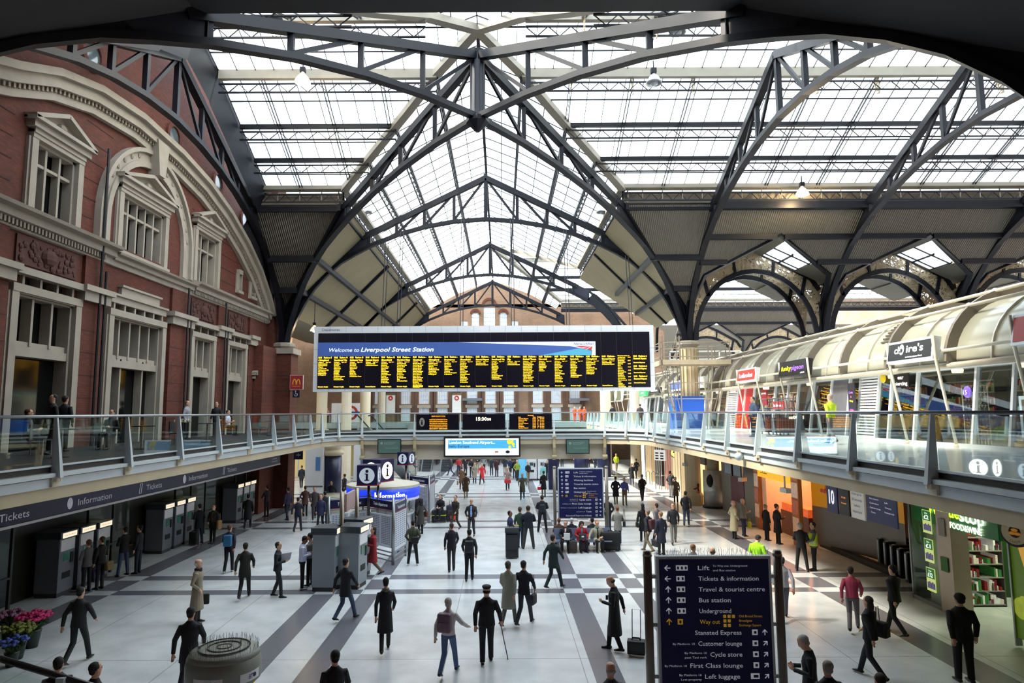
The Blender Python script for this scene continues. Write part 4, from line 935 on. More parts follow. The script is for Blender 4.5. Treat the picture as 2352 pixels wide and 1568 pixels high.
for (x, y, z, r) in ((0, 0, 3.15, .075), (.17, 1.6, 3.1, .075)): b = MB(); b.tube([(x, y, 0), (x, y, z)], r, 12); b.build('post', M('#8f8578', .3, .8, .1, 6), t, True)
b = MB(); b.box(.05, .13, .15, 1.5, 2.45, 3.05); b.build('panel', M('#a58c8a', .4), t)
# info cubes
def cube(label, x, y, z0, s, pole=True, lit=False, rz=0.):
    t = thing('information_cube', label, 'sign', (x, y, 0), rz); h = s/2; b = MB(); b.box(-h, h, -h, h, z0, z0+s); b.build('cube', M('#1b1c48', .4), t)
    b = MB(); b.box(-h-.01, h+.01, -h-.01, h+.01, z0, z0+.04); b.build('red_edge', M('#a02038'), t)
    D = M('#cdd7e2' if not lit else '#fffbe8', .5, 0, 0, 3, .15 if not lit else 1.2)
    for f in range(2):
        R_ = Matrix.Rotation(f*pi/2, 4, 'Z')
        b = MB(); b.T = R_; n = 24; b.add([(s*.38*cos(2*pi*k/n), -h-.012, z0+h+s*.38*sin(2*pi*k/n)) for k in range(n)], [tuple(range(n))]); b.build('disc', D, t)
        b = MB(); b.T = R_; y_ = -h-.02; zc_ = z0+h
        b.ico((0, y_+.002, zc_+s*.21), s*.08, 1, .05, 1, 12, 8); b.box(-s*.055, s*.055, y_, y_+.006, zc_-s*.22, zc_+s*.1); b.box(-s*.11, s*.0, y_, y_+.006, zc_+s*.06, zc_+s*.1); b.box(-s*.12, s*.12, y_, y_+.006, zc_-s*.25, zc_-s*.2); b.build('letter_i', M('#10123a'), t)
    if pole: b = MB(); b.tube([(0, 0, 0), (0, 0, z0)], .055, 10); b.build('pole', M('#8a8078', .3, .8), t, True)
    return t
cube('navy information cube on a pole, nearest of the three cubes', -5.42, 27.17, 2.92, .82)
cube('large lit navy information cube above the round information desk', -5.6, 30.2, 2.75, 1.0, True, True, radians(-28))
cube('small navy information cube farthest back near the bridge', -5.4, 37.6, 2.9, .72, True, False, radians(-25))
# round information desk
t = thing('information_desk', 'round information desk with lit blue canopy band and counter', 'desk', (-5.75, 32.4, 0))
b = MB(); b.lathe([(1.75, 2.3), (1.75, 2.42), (.6, 2.62), (.05, 2.65)], n=32); b.build('canopy', M('#b9b3a4', .6), t)
b = MB(); b.lathe([(1.72, 1.86), (1.76, 1.86), (1.76, 2.3), (1.72, 2.3)], n=32); b.build('canopy_band', M('#1430b8', .4, 0, .5, 1.2, .7), t, True)
b = MB(); b.lathe([(1.7, 1.72), (1.74, 1.72), (1.74, 1.86), (1.7, 1.86)], n=32); b.build('canopy_trim', M('#dfe3ea'), t, True)
b = MB()
acc = 0
for ch, cw_ in zip('Information', (.06, .13, .08, .13, .09, .19, .12, .09, .06, .13, .13)):
    a = -pi/2-.05+(acc+cw_/2)/1.77; acc += cw_*1.22; b.T = Matrix.Rotation(a+pi/2, 4, 'Z') @ Matrix.Translation((0, -1.77, 0)); b.text(ch, 0, 1.96, cw_, {'I': .24, 'f': .24, 't': .22, 'i': .24}.get(ch, .17), 0, 'C', bold=.03)
b.T = None; b.build('lettering', M('#ffffff', .5, 0, 0, 3, 1.5), t)
b = MB(); b.lathe([(1.35, 0), (1.35, 1.0), (1.5, 1.02), (1.5, 1.08), (.8, 1.08)], n=32); b.build('counter', M('#c9cbd0', .4), t)
for a in (.3, 1.4, 2.6, 3.8, 5.0): b = MB(); b.tube([(1.3*cos(a), 1.3*sin(a), 1.08), (1.3*cos(a), 1.3*sin(a), 1.9)], .04, 8); b.build('canopy_post', STEEL, t)
# poster frames
PP = M('#c7ccd8', .5, 0, .1, 1.5)
def frame(label, p, q, title, zt_, n=2, small=False, ext=None, poster=True, zp=(.62, 1.85)):
    p, q = V(p), V(q); d = q-p; L_ = d.length; rz = math.atan2(d.y, d.x); t = thing('poster_stand', label, 'sign', (p.x, p.y, 0), rz)
    for x in (0, L_): b = MB(); b.tube([(x, 0, 0), (x, 0, zt_)], .05, 8); b.build('post', STEEL, t, True)
    for z in (zt_-.1, zt_-.55, .45, .3, .12): b = MB(); b.tube([(0, 0, z), (L_, 0, z)], .02 if z > 1 else .03, 6); b.build('crossbar', STEEL, t)
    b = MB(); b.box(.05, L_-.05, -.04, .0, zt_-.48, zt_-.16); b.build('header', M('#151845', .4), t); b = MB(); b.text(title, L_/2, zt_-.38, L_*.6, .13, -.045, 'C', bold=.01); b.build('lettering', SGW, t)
    b = MB(); b.box(.05, L_-.05, -.05, -.04, zt_-.5, zt_-.48); b.build('header_edge', M('#a02038'), t)
    z0, z1 = zp
    for k in range(n):
        x0 = .06+(L_-.12)*k/n+.02; x1 = .06+(L_-.12)*(k+1)/n-.02; b = MB(); b.box(x0, x1, -.03, .01, z0, z1); b.build('poster', PP, t)
        b = MB()
        for c in range(5):
            for r in range(16):
                xx = x0+.05+(x1-x0-.1)*c/5; b.box(xx, xx+(x1-x0-.1)/7, -.034, -.03, z1-.1-r*(z1-z0-.15)/16, z1-.07-r*(z1-z0-.15)/16)
        b.build('print', M('#6d7488'), t)
    return t
frame('double poster frame titled train departures right of the cube pole', (-5.36, 27.17), (-4.22, 26.01), 'Train departures', 2.55)
frame('double poster frame titled train departures left of the cube pole', (-6.85, 26.5), (-5.45, 27.3), 'Train Departures', 2.55)
frame('narrow poster frame at the right end of the departures posters', (-4.2, 26.05), (-3.95, 27.6), 'Train departures', 2.45, 1, zp=(.5, 1.95))
frame('poster frame with engineering information behind the round desk', (-5.1, 36.9), (-3.87, 35.6), 'Engineering information', 2.5)
frame('side poster frame facing the concourse behind the round desk', (-3.9, 35.7), (-3.8, 37.6), 'Information', 2.5, 1, zp=(.5, 1.95))
# A-boards
t = thing('a_board', 'blue folding A-board leaning open beside the information desk', 'sign', (-4.05, 28.4, 0), radians(-78))
for s in (-1, 1): b = MB(); b.prism([(-.35, s*.35, 0), (.35, s*.35, 0), (.3, s*.02, 1.25), (-.3, s*.02, 1.25)], (0, s*.03, 0)); b.build('leaf', M('#4a7da8') if s < 0 else STEEL, t)
t = thing('a_board', 'pale blue A-board standing by the white far ticket machines', 'sign', (1.85, 57.5, 0)); b = MB(); b.prism([(-.45, -.25, 0), (.45, -.25, 0), (.45, 0, 1.9), (-.45, 0, 1.9)], (0, .05, 0)); b.build('leaf', M('#5d6068'), t); b = MB(); b.prism([(-.38, -.25, .2), (.38, -.25, .2), (.38, -.03, 1.8), (-.38, -.03, 1.8)], (0, .02, 0)); b.build('poster', M('#6cc0e8', .5, 0, .1, 1, .1), t)
# ---------------------------------------------------------------- ticket machines
def machine(label, x, y, rz, h=2.05, w=.78, d=.75, side='#70757f', head='#e0e2e6', group=None):
    t = thing('ticket_machine', label, 'ticket machine', (x, y, 0), rz, group)
    b = MB(); b.box(-w/2, w/2, 0, d, .14, h-.22); b.build('cabinet', M(side, .45, .2, .06, 2), t)
    b = MB(); b.box(-w/2+.02, w/2-.02, .02, d-.02, 0, .14); b.build('plinth', M('#3c3e42'), t)
    b = MB(); b.box(-w/2-.05, w/2+.05, -.06, d+.05, h-.22, h); b.build('hood', M('#3c444e', .4, .2), t)
    b = MB(); b.box(-w/2+.04, w/2-.04, -.07, -.055, h-.2, h-.04); b.build('lit_header', M('#fff0cf', .5, 0, .1, 8, .4), t)
    b = MB(); b.text('Tickets & collection', -w/2+.08, h-.14, w-.2, .06, -.075); b.build('lettering', M('#9c3a3a'), t)
    b = MB(); b.box(-w/2+.05, w/2-.05, -.02, 0, h-.62, h-.26); b.build('notice', M(head, .5, 0, .1), t)
    b = MB(); b.box(-.18, .12, -.02, 0, h-.95, h-.68); b.build('screen', M('#24493e', .2, 0, .1, 3, .2), t)
    b = MB(); b.box(.16, .3, -.03, 0, h-1.05, h-.72); b.build('keypad', DARK, t)
    b = MB(); b.box(-.2, .2, -.01, .02, h-1.5, h-1.3); b.build('ticket_tray', BLACK, t)
    return t
for k, (px, lab) in enumerate((((172+206)/2, 'nearest'), (230.5, 'middle'), (268, 'farthest'))):
    y = 14.25*1500/(1150-px)/1.01; machine('lit ticket machine in the first bank below the left balcony, %s of three' % lab, -14.25, y, pi/2)
for k, (px, lab) in enumerate(((409, 'nearest'), (434, 'middle'), (457, 'farthest'))):
    machine('lit ticket machine in the second bank below the left balcony, %s of three' % lab, -14.25, 14.25*1500/(1150-px)/1.01, pi/2)
for k, (px, lab) in enumerate(((566, 'nearest'), (581, 'middle'), (594, 'farthest'))):
    machine('lit ticket machine in the last bank beside the brick pier, %s of three' % lab, -14.25, 14.25*1500/(1150-px)/1.01, pi/2)
machine('freestanding grey ticket machine behind the two men talking', -5.5, 22.6, radians(86), 2.05, side='#8f979f'); machine('second freestanding grey ticket machine beside the woman in red', -4.72, 22.85, radians(80), 2.05, side='#8f979f')
machine('third grey ticket machine hidden behind the freestanding pair', -4.9, 24.3, radians(75), 2.05, side='#8f979f')
for x, lab in ((2.62, 'left'), (3.55, 'right')): machine('white rail ticket machine far behind the concourse, %s one' % lab, x, 57, 0, 2.2, .85, .7, '#e2e4ea')
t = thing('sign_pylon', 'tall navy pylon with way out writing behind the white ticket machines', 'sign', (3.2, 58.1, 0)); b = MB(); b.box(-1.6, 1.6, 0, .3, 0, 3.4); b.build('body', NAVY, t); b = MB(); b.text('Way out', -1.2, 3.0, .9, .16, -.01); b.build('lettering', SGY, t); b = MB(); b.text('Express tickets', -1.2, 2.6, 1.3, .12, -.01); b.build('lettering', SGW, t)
t = thing('sign_pylon', 'navy slab pylon left of the seated women sign', 'sign', (4.2, 50.3, 0)); b = MB(); b.box(-.6, .1, 0, .6, 0, 3.6); b.build('body', NAVY, t)
# ticket office fascia under left balcony
t = thing('ticket_office_fascia', 'long dark blue ticket office fascia under the left balcony', 'sign', (-12.9, 3, 2.95), pi/2)
b = MB(); b.box(0, 35.6, 0, .3, 0, .5); b.build('board', M('#15163c', .35, 0, .05), t); b = MB(); b.box(0, 35.6, -.03, .3, -.07, 0); b.build('trim_strip', M('#c7c7cc', .4, .2), t)
b = MB(); bi = MB()
for px, s in ((55, 'Tickets'), (235, 'Information'), (366, 'Tickets'), (465, 'Information'), (540, 'Tickets')):
    y = 12.9*1500/(1150-px)/1.0-3; w = .26*len(s)*.6; b.text(s, y-w/2, .14, w, .2, -.01)
    x = y-w/2-.38
    if s[0] == 'I': 
        bi.add([(x+.13*cos(2*pi*k/14), -.012, .25+.17*sin(2*pi*k/14)) for k in range(14)], [tuple(range(14))])
    else: bi.path([(x-.08, -.012, .08), (x+.04, -.012, .08), (x+.1, -.012, .42), (x-.02, -.012, .42)], .03, .01, up=(0, 1, 0), closed=True)
b.text('Customer', 34.2, .3, .8, .09, -.01); b.text('information', 34.2, .15, .9, .09, -.01)
b.build('lettering', M('#b9bbc8', .5, 0, 0, 3, .1), t); bi.build('pictogram', M('#b9bbc8', .5, 0, 0, 3, .1), t)  # lettering and pictograms glow slightly so the unlit fascia stays readable
b = MB(); b.box(-15, -12.7, 3, 38.7, 3.45, 3.96); struct(b.build('ceiling', M('#4a4638', .8)))
# ticket office glazing
for i, (y0, y1) in enumerate(((6, 12), (14, 20), (23.6, 26.2), (29.8, 34), (36.4, 38.4))):
    t = struct(thing('window_%d' % (100+i), None, None, (-14.6, y0, 0))); W_ = y1-y0; b = MB()
    for k in range(int(W_/1.5)+1): x = min(W_, k*1.5); b.box(-.04, .04, x-.04, x+.04, 0, 2.95)
    b.box(-.04, .04, 0, W_, 1.0, 1.06); b.build('window_frame', M('#3b3f3c', .4, .5), t); b = MB(); b.quad((0, 0, 0), (0, W_, 0), (0, W_, 2.95), (0, 0, 2.95)); b.build('pane', SHOPGLASS, t)
for i, y in enumerate((10, 17.5, 25, 31.5, 33.2)):
    t = thing('ceiling_light', 'dim yellowish strip light inside the ticket office behind the left glass', 'light', (-15.0, y, 2.7), group='strip lights inside the ticket office'); b = MB(); b.box(-.05, .05, -.5, .5, 0, .06); b.build('tube', M('#e9e3a8', .5, 0, 0, 3, 1.5), t)
# hanging signs left
for (px0, px1, py0, py1, y, lab, col, txt) in ((667, 695, 862, 893, 41.0, 'dark red hanging restaurant sign beside the brick pier', '#7a1f24', 'm'), (673, 687, 897, 912, 41.0, 'small black wheelchair access sign under the red restaurant sign', '#101225', '&'), (676, 694, 1035, 1054, 41, 'small dark hanging sign under the balcony by the pier', '#101225', '+')):
    a, c = PY(px0, py0, y), PY(px1, py1, y); t = panel('hanging_sign', lab, 'sign', (a+c)/2, c.x-a.x, a.z-c.z, M('#d8d8d8') if txt == 'm' else BLACK, M(col, .4, 0, .05, 3, .15), frame=.02, d=.1)
    b = MB()
    if txt == 'm':
        for s in (-.12, .12): b.path([(s+.11*cos(pi*k/8), -.02, -.15+.33*sin(pi*k/8)) for k in range(9)], .05, .01, up=(0, 1, 0))
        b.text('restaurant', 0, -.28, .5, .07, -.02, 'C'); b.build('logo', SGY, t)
    elif txt == '&':
        b.path([(.1*cos(pi*(1.0+k/8)), -.02, -.03+.1*sin(pi*(1.0+k/8))) for k in range(10)], .02, .01, up=(0, 1, 0)); b.beam((-.03, -.02, .16), (-.02, -.02, 0), .01, .03); b.beam((-.02, -.02, 0), (.1, -.02, 0), .01, .03); b.ico((-.03, -.02, .17), .03, 1, .1, 1, 6, 4); b.build('pictogram', TXT, t)
    else: b.box(-.15, .15, -.02, -.012, -.02, .02); b.box(-.02, .02, -.02, -.012, -.12, .12); b.build('pictogram', TXT, t)
    b = MB(); b.box(-1.3, 0, .02, .06, (a.z-c.z)/2-.04, (a.z-c.z)/2); b.build('bracket', BLACK, t)
# BT style round phone kiosk with spikes
kc = V((-4.5, 11.05, 0)); t = thing('phone_kiosk', 'round grey topped phone kiosk with rings of bird spikes at the bottom left', 'kiosk', kc); t.scale = (.93, .93, 1)
b = MB(); b.lathe([(.5, 2.06), (.6, 1.98), (.62, 1.85), (.62, 1.62), (.55, 1.56)], n=32); b.lathe([(.05, 2.1), (.4, 2.09), (.56, 2.05), (.6, 1.98)], n=32); b.build('roof', M('#8d9088', .5), t, True)
b = MB(); b.lathe([(.5, 0), (.5, 1.56)], n=24); b.build('body', M('#30363a', .4), t, True)
b = MB(); b.lathe([(.515, 1.3), (.515, 1.52)], n=24); b.build('poster_band', M('#c9a21c', .5, 0, .4, 6, .3), t, True)
for a0, a1, s in ((-2.0, -1.2, 'BT'), (-.75, -.05, 'BT')):
    b = MB(); n = 8; b.add([(.626*cos(a0+(a1-a0)*k/n), .626*sin(a0+(a1-a0)*k/n), z) for k in range(n+1) for z in (1.66, 1.8)], [(2*k, 2*k+2, 2*k+3, 2*k+1) for k in range(n)]); b.build('label_plate', WHITE, t)
    am = (a0+a1)/2; b = MB(); b.T = Matrix.Rotation(am+pi/2, 4, 'Z') @ Matrix.Translation((0, -.632, 0)); b.text(s, -.02, 1.7, .09, .07, 0, 'C', bold=.03); b.ico((.07, 0, 1.735), .035, 1, .2, 1, 8, 5); b.T = None; b.build('logo', M('#23306a'), t)
b = MB(); b.T = Matrix.Rotation(radians(-35)+pi/2, 4, 'Z') @ Matrix.Translation((0, -.53, 0)); b.box(-.12, .12, -.01, 0, 1.3, 1.55); b.build('poster', WHITE, t); b = MB(); b.T = Matrix.Rotation(radians(-35)+pi/2, 4, 'Z') @ Matrix.Translation((0, -.545, 0)); b.box(-.12, -.06, -.005, 0, 1.3, 1.55); b.box(.06, .12, -.005, 0, 1.3, 1.55); b.ico((0, 0, 1.42), .04, 1, .1, 1, 5, 4); b.build('poster_mark', M('#c02a2a'), t)
b = MB(); r_ = random.Random(9)
for R_ in (.12, .27, .42, .55):
    n = int(R_*150)
    for k in range(n):
        a = 2*pi*k/n; x, y = R_*cos(a), R_*sin(a); z = 2.09-max(0, R_-.4)*.3; b.beam((x, y, z), (x+r_.uniform(-.025, .025), y+r_.uniform(-.025, .025), z+r_.uniform(.09, .13)), .003)
b.build('bird_spikes', M('#4f4f4c', .4, .5), t)
b = MB()
for R_ in (.12, .27, .42): b.path([(R_*cos(2*pi*k/24), R_*sin(2*pi*k/24), 2.1) for k in range(24)], .02, .015, closed=True)
b.build('spike_strip', M('#3a3a38'), t)
# flower buckets
def flowers(label, px, py, col, leaf, s=1., n=60):
    p = PZ(px, py, 0); t = thing('flower_bucket', label, 'flowers', p); b = MB(); b.lathe([(.13*s, 0), (.19*s, .38*s), (.2*s, .4*s)], n=14); b.build('bucket', M('#1c2b26', .4), t, True)
    r = random.Random(px); b = MB(); g = MB()
    for k in range(n):
        a = r.uniform(0, 6.28); q = r.uniform(0, 1)**.5*.36*s; z = .62*s+.16*s*cos(q*3)+r.uniform(-.05, .05); b.ico((q*cos(a), q*sin(a), z), r.uniform(.04, .07)*s, 1, 1, .7, 6, 4)
        g.beam((q*.3*cos(a), q*.3*sin(a), .35*s), (q*cos(a), q*sin(a), z), .01); g.ico((q*.8*cos(a+.3), q*.8*sin(a+.3), z-.15*s), .05*s, 1, .5, .6, 5, 4)
    b.build('blooms', M(col, .6, 0, .35, 9), t); g.build('leaves', M(leaf, .6, 0, .3, 9), t)
flowers('bucket of deep pink flowers, tallest at the bottom left', 72, 1486, '#c02768', '#2e5a2c', 1.05, 90)
flowers('bucket of mixed pink and white flowers left of the deep pink one', 20, 1478, '#8a5a78', '#33502a', 1., 60)
flowers('bucket of yellow green foliage in front of the pink flowers', 38, 1512, '#6b7420', '#3c5a22', 1., 70)
flowers('bucket of tiny blue flowers nearest the handrail', 25, 1530, '#5060b0', '#33502a', .8, 50)
# ================================================================ LAMPS
def lamp(label, p, lit, power=0, s=1., up=1.1):
    t = thing('dome_lamp', label, 'lamp', p)
    b = MB(); b.lathe([(.05*s, .55*s), (.1*s, .42*s), (.22*s, .3*s), (.34*s, .1*s), (.36*s, 0), (.33*s, 0), (.3*s, .1*s), (.1*s, .35*s)], n=16); b.build('lamp_shade', M('#b8bcc2', .3, .6) if not lit else M('#e8d9b8', .4, 0, 0, 3, .6), t, True)
    b = MB(); b.ico((0, 0, .08*s), .2*s, n=12, m=6); b.build('bulb', M('#ffe9b0', .5, 0, 0, 3, 14) if lit else M('#9a9fa5', .2), t)
    b = MB(); b.tube([(0, 0, .5*s), (0, 0, up*s)], .03*s, 6); b.box(-.12*s, .12*s, -.1*s, .1*s, .5*s, .72*s); b.build('hanger', IRON, t)
    if lit and power:
        l = bpy.data.lights.new('lamp_light', 'POINT'); l.energy = power; l.color = (1, .75, .42); l.shadow_soft_size = .2
        o = bpy.data.objects.new('lamp_light', l); COL.objects.link(o); o.parent = t; o.location = (0, 0, -.2)
lamp('unlit dome lamp hanging below the step beam right of the king post', PY(1502, 192, 28.2), False)
lamp('glowing dome lamp below the step beam on the left', PY(695, 190, 28.2), True, 150)
lamp('glowing dome lamp hanging above the upper left girder plate', PY(630, 72, 24), True, 100, .9)
lamp('unlit dome lamp at the top right near the big arch', PY(1556, 75, 25.5), False)
lamp('lit dome lamp against the lattice eave girder on the right', PY(1843, 448, 34.9), True, 250)
lamp('unlit dome lamp left of the board under the nave glass', PY(842, 488, 41), False)
lamp('unlit dome lamp right of the board under the nave glass', PY(1382, 488, 41), False)
lamp('small lit lamp beside the top left corner of the board', PY(722, 760, 44), True, 60, .8, 3.2)
lamp('small distant lamp under the left nave eave', PY(957, 668, 66), False, 0, 1.3)
lamp('small distant lamp under the right nave glass', PY(1337, 558, 60), False, 0, 1.3)
# ================================================================ RIGHT MEZZANINE SHOPS
SX = 13.85; STX = 14.2; ZS = 7.22
def lean(z): return SX+(STX-SX)*(z-MZ)/(ZS-MZ)
PIPE = M('#d8d0bb', .5, .1, .08, 3)
def ywall(px, x=SX): return x*1500/(px-1150)
mull = [2306, 2220, 2087, 2029, 2000, 1958, 1934, 1893, 1852, 1818, 1795, 1766, 1718, 1698, 1682, 1658, 1641]
ys = [12.2, 15.3]+[ywall(p)*1.0 for p in mull]; y = ys[-1]
while y < 72: y += random.choice((1.2, 1.7, 2.2)); ys.append(y)
R2 = random.Random(11)
kinds = {18: 'louver', }
def seg_kind(ya, yb):
    m = (ya+yb)/2; px = 1150+SX*1500/m
    if 1958 < px < 2000 or 1658 < px < 1682: return 'louver'
    if 1682 < px < 1718: return 'red'
    if 1934 > px > 1893: return 'grey'
    if px < 1640: return R2.choice(['glass', 'glass', 'white', 'glass', 'grey'])
    return 'glass'
t = thing('shopfront', 'long leaning glass shopfront with white mullions on the upper right level', 'shopfront', (SX, 40, MZ)); R_ = lambda b: setattr(b, 'v', [(p[0]-SX, p[1]-40, p[2]-MZ) for p in b.v])
for y in ys: b = MB(); b.beam((SX, y, MZ), (STX, y, ZS), .1, .09, up=(0, 1, 0)); R_(b); b.build('mullion', WHITE, t)
b = MB(); b.beam((SX, 12, MZ+.06), (SX, 72, MZ+.06), .1, .12); b.beam((STX, 12, ZS), (STX, 72, ZS), .14, .2); R_(b); b.build('rail', WHITE, t)
for ya, yb in zip(ys, ys[1:]):
    k = seg_kind(ya, yb); b = MB()
    mt = {'glass': SHOPGLASS, 'louver': WHITE, 'red': M('#c0282a', .3, 0, .1, 2), 'grey': M('#6a6a6e', .3), 'white': WHITE}[k]
    if k == 'louver':
        for j in range(22):
            z = MZ+.15+j*.11; b.beam((lean(z)-.02, ya+.06, z), (lean(z)-.02, yb-.06, z), .05, .07)
        R_(b); b.build('louvre_panel', WHITE, t)
    else:
        b.quad((SX+.03, ya, MZ+.1), (SX+.03, yb, MZ+.1), (STX+.03, yb, ZS), (STX+.03, ya, ZS)); R_(b); b.build('glass_pane' if k == 'glass' else 'infill_panel', mt, t)
b = MB(); b.box(17.6, 17.8, 8, 79, MZ, 9); struct(b.build('wall_right', M('#3c3430', .7, 0, .5, .8)))
b = MB(); b.box(14.1, 17.6, 8, 79, 7.3, 7.4); struct(b.build('ceiling', M('#4a4642', .8)))
GC = ['#c98a3a', '#b83a4a', '#5a4a8a', '#d8c27a', '#7a9a5a', '#2f2b2e', '#d8d0c8', '#c2602a']
def shelf(label, x, y, rz, w=1.8, h=1.9, d=.4, rows=5, z=MZ, cols=GC, back='#2b2624', group=None, lit=0.):
    t = thing('shelf_unit', label, 'shelf', (x, y, z), rz, group); b = MB(); b.box(-w/2, w/2, d-.04, d, 0, h); b.box(-w/2-.03, -w/2, 0, d, 0, h); b.box(w/2, w/2+.03, 0, d, 0, h); b.build('carcass', M(back), t)
    for r in range(rows+1): b = MB(); zz = .08+r*(h-.1)/rows; b.box(-w/2, w/2, 0, d, zz-.03, zz); b.build('shelf_board', M('#8d8a84', .4), t)
    for c in range(4):
        b = MB()
        for r in range(rows):
            zz = .08+r*(h-.1)/rows; xx = -w/2+.03
            while xx < w/2-.1:
                ww = R2.uniform(.05, .1)
                if R2.randrange(4) == c: b.box(xx, xx+ww-.01, .03, d-.06, zz, zz+R2.uniform(.1, (h-.1)/rows-.08))
                xx += ww
        o = b.build('goods', M(cols[(c*2+R2.randrange(2)) % len(cols)], .5, 0, .3, 9, lit), t); o['kind'] = 'stuff'
    return t
for i, (y, w) in enumerate(((14, 3), (17.5, 2.6), (20.7, 2.4), (24, 2.6), (27.5, 2.4), (31, 2.6), (34, 2.2), (39, 2.6), (42, 2.4), (46, 3), (50, 3), (55, 4), (61, 4), (67, 4))):
    shelf('stocked display shelving inside an upper level shop', 17.1, y, -pi/2, w, 2.2, .4, 5, group='stocked shelves inside the upper shops', lit=0)
for i, y in enumerate((13.5, 16.5, 19.5, 22.3, 26, 29.5, 33, 38.5, 41, 44, 47, 50, 54, 58, 63)):
    t = thing('ceiling_light', 'warm downlight row inside the upper level shops', 'light', (15.6, y, 7.1), group='warm downlights inside the upper shops'); b = MB(); b.lathe([(.16, 0), (.18, .1), (.12, .2)], n=10); b.build('fitting', M('#ffdca0', .5, 0, 0, 3, 3 if 35 < y < 48 else 1.4), t)
l = bpy.data.lights.new('shop_light', 'AREA'); l.shape = 'RECTANGLE'; l.size = 2.5; l.size_y = 9; l.energy = 260; l.color = (1, .72, .42); o = bpy.data.objects.new('shop_light', l); COL.objects.link(o); o.location = (15.8, 42.5, 7.2)
# spectacle and card stands, posters, balloons in the near shop
t = thing('card_stand', 'white wire card stand behind the glass of the accessories shop', 'stand', (14.9, 20.6, MZ)); b = MB()
for k in range(9):
    b.beam((-.4+k*.1, 0, 0), (-.4+k*.1, 0, 1.9), .015); b.beam((-.4, 0, .2+k*.21), (.4, 0, .2+k*.21), .02)
b.build('grid', M('#d6d2c6'), t); b = MB()
for r in range(8):
    for c in range(6): b.box(-.38+c*.13, -.3+c*.13, -.02, 0, .24+r*.21, .36+r*.21)
b.build('cards', M('#6d6a70', .5, 0, .5, 20), t)
t = thing('poster_stand', 'framed portrait poster standing inside the near upper shop', 'poster', (14.45, 17.9, MZ+.35), -pi/2+.2); b = MB(); b.box(-.33, .33, 0, .05, 0, 1.15); b.build('frame', M('#d8e4ee', .4, 0, 0, 3, .15), t); b = MB(); b.box(-.25, .25, -.01, 0, .1, 1.05); b.build('print', M('#7d6a5c', .4, 0, .5, 3), t); b = MB(); b.ico((0, -.01, .7), .14, 1, .1, 1.35, 10, 6); b.build('printed_face', M('#c9a083', .5), t)
for (px, py, c, lab) in ((2028, 868, '#d8b81e', 'yellow balloon shape high behind the shop glass near the ear piercing sign'), (2222, 900, '#6a4ec0', 'purple round price sticker with number 15 inside the accessories shop')):
    p = PX(px, py, 14.1); t = thing('balloon' if c == '#d8b81e' else 'price_sticker', lab, 'balloon' if c == '#d8b81e' else 'sticker', p); b = MB(); b.ico((0, 0, 0), .17, .3, 1, 1.1, 12, 8); b.build('body', M(c, .4, 0, .05, 3, .1), t)
    if c != '#d8b81e': b = MB(); b.T = Matrix.Rotation(-pi/2, 4, 'Z'); b.text('15', 0, -.07, .16, .13, -.07, 'C'); b.build('lettering', WHITE, t)
# small signs on/behind glass
def wall_sign(name, label, cat, px0, py0, px1, py1, col, txts, tcol='#f0f0f0', x=13.75, emit=.1, rz=-pi/2, d=.05, name2='lettering', white=False):
    a, c = PX(px0, py0, x), PX(px1, py1, x); w = abs(a.y-c.y); h = abs(a.z-c.z); cz = (a.z+c.z)/2
    t = thing(name, label, cat, (x, (a.y+c.y)/2, cz), rz); b = MB(); b.box(-w/2, w/2, 0, d, -h/2, h/2); b.build('board', M(col, .35, 0, .06, 3, emit), t)
    if x == 12.35: b = MB(); b.tube([(0, .02, h/2), (0, .02, 3.97-cz)], .02, 6); b.build('hanger', STEEL, t)
    if white: b = MB(); [b.box(*q) for q in ((-w/2, -w/2+.06, -.02, d, -h/2, h/2), (w/2-.06, w/2, -.02, d, -h/2, h/2), (-w/2, w/2, -.02, d, -h/2, -h/2+.06), (-w/2, w/2, -.02, d, h/2-.06, h/2))]; b.build('frame', WHITE, t)
    for (s, x_, z_, ww, hh, cc, bo) in txts: b = MB(); b.text(s, x_*w, z_*h, ww*w, hh*h, -.012-.01*white, 'C', bold=bo); b.build(name2, M(cc or tcol, .5, 0, 0, 3, .6), t)  # glow put into board and lettering, as if backlit
    return t
wall_sign('window_sign', 'black ear piercing sign behind the glass under the accessories sign', 'sign', 2052, 860, 2088, 888, '#0c0c0e', [('ear', 0, .1, .4, .3, None, .03), ('piercing', 0, -.35, .85, .28, None, .02)], x=14.0)
wall_sign('window_sign', 'small red betting shop sign behind the glass, lower one', 'sign', 1775, 922, 1800, 939, '#c8282a', [('Ladbrokes', 0, -.2, .85, .4, None, .03)], x=13.8)
wall_sign('window_sign', 'dark panel listing cards and gifts in coloured writing', 'sign', 1946, 880, 1966, 960, '#2a2830', [('Cards', 0, .2, .6, .06, '#b06ae0', .02), ('&', 0, .08, .15, .06, '#e06a9a', .02), ('Wrap', 0, -.04, .55, .06, '#e0c82a', .02), ('Gifts', 0, -.3, .6, .06, '#d05ab0', .02)], x=13.78)
wall_sign('window_sign', 'dark red notice panel behind the glass of the betting shop', 'sign', 1748, 895, 1762, 930, '#8a1f22', [('BET HERE', 0, .2, .8, .1, None, .02)], x=14.0)
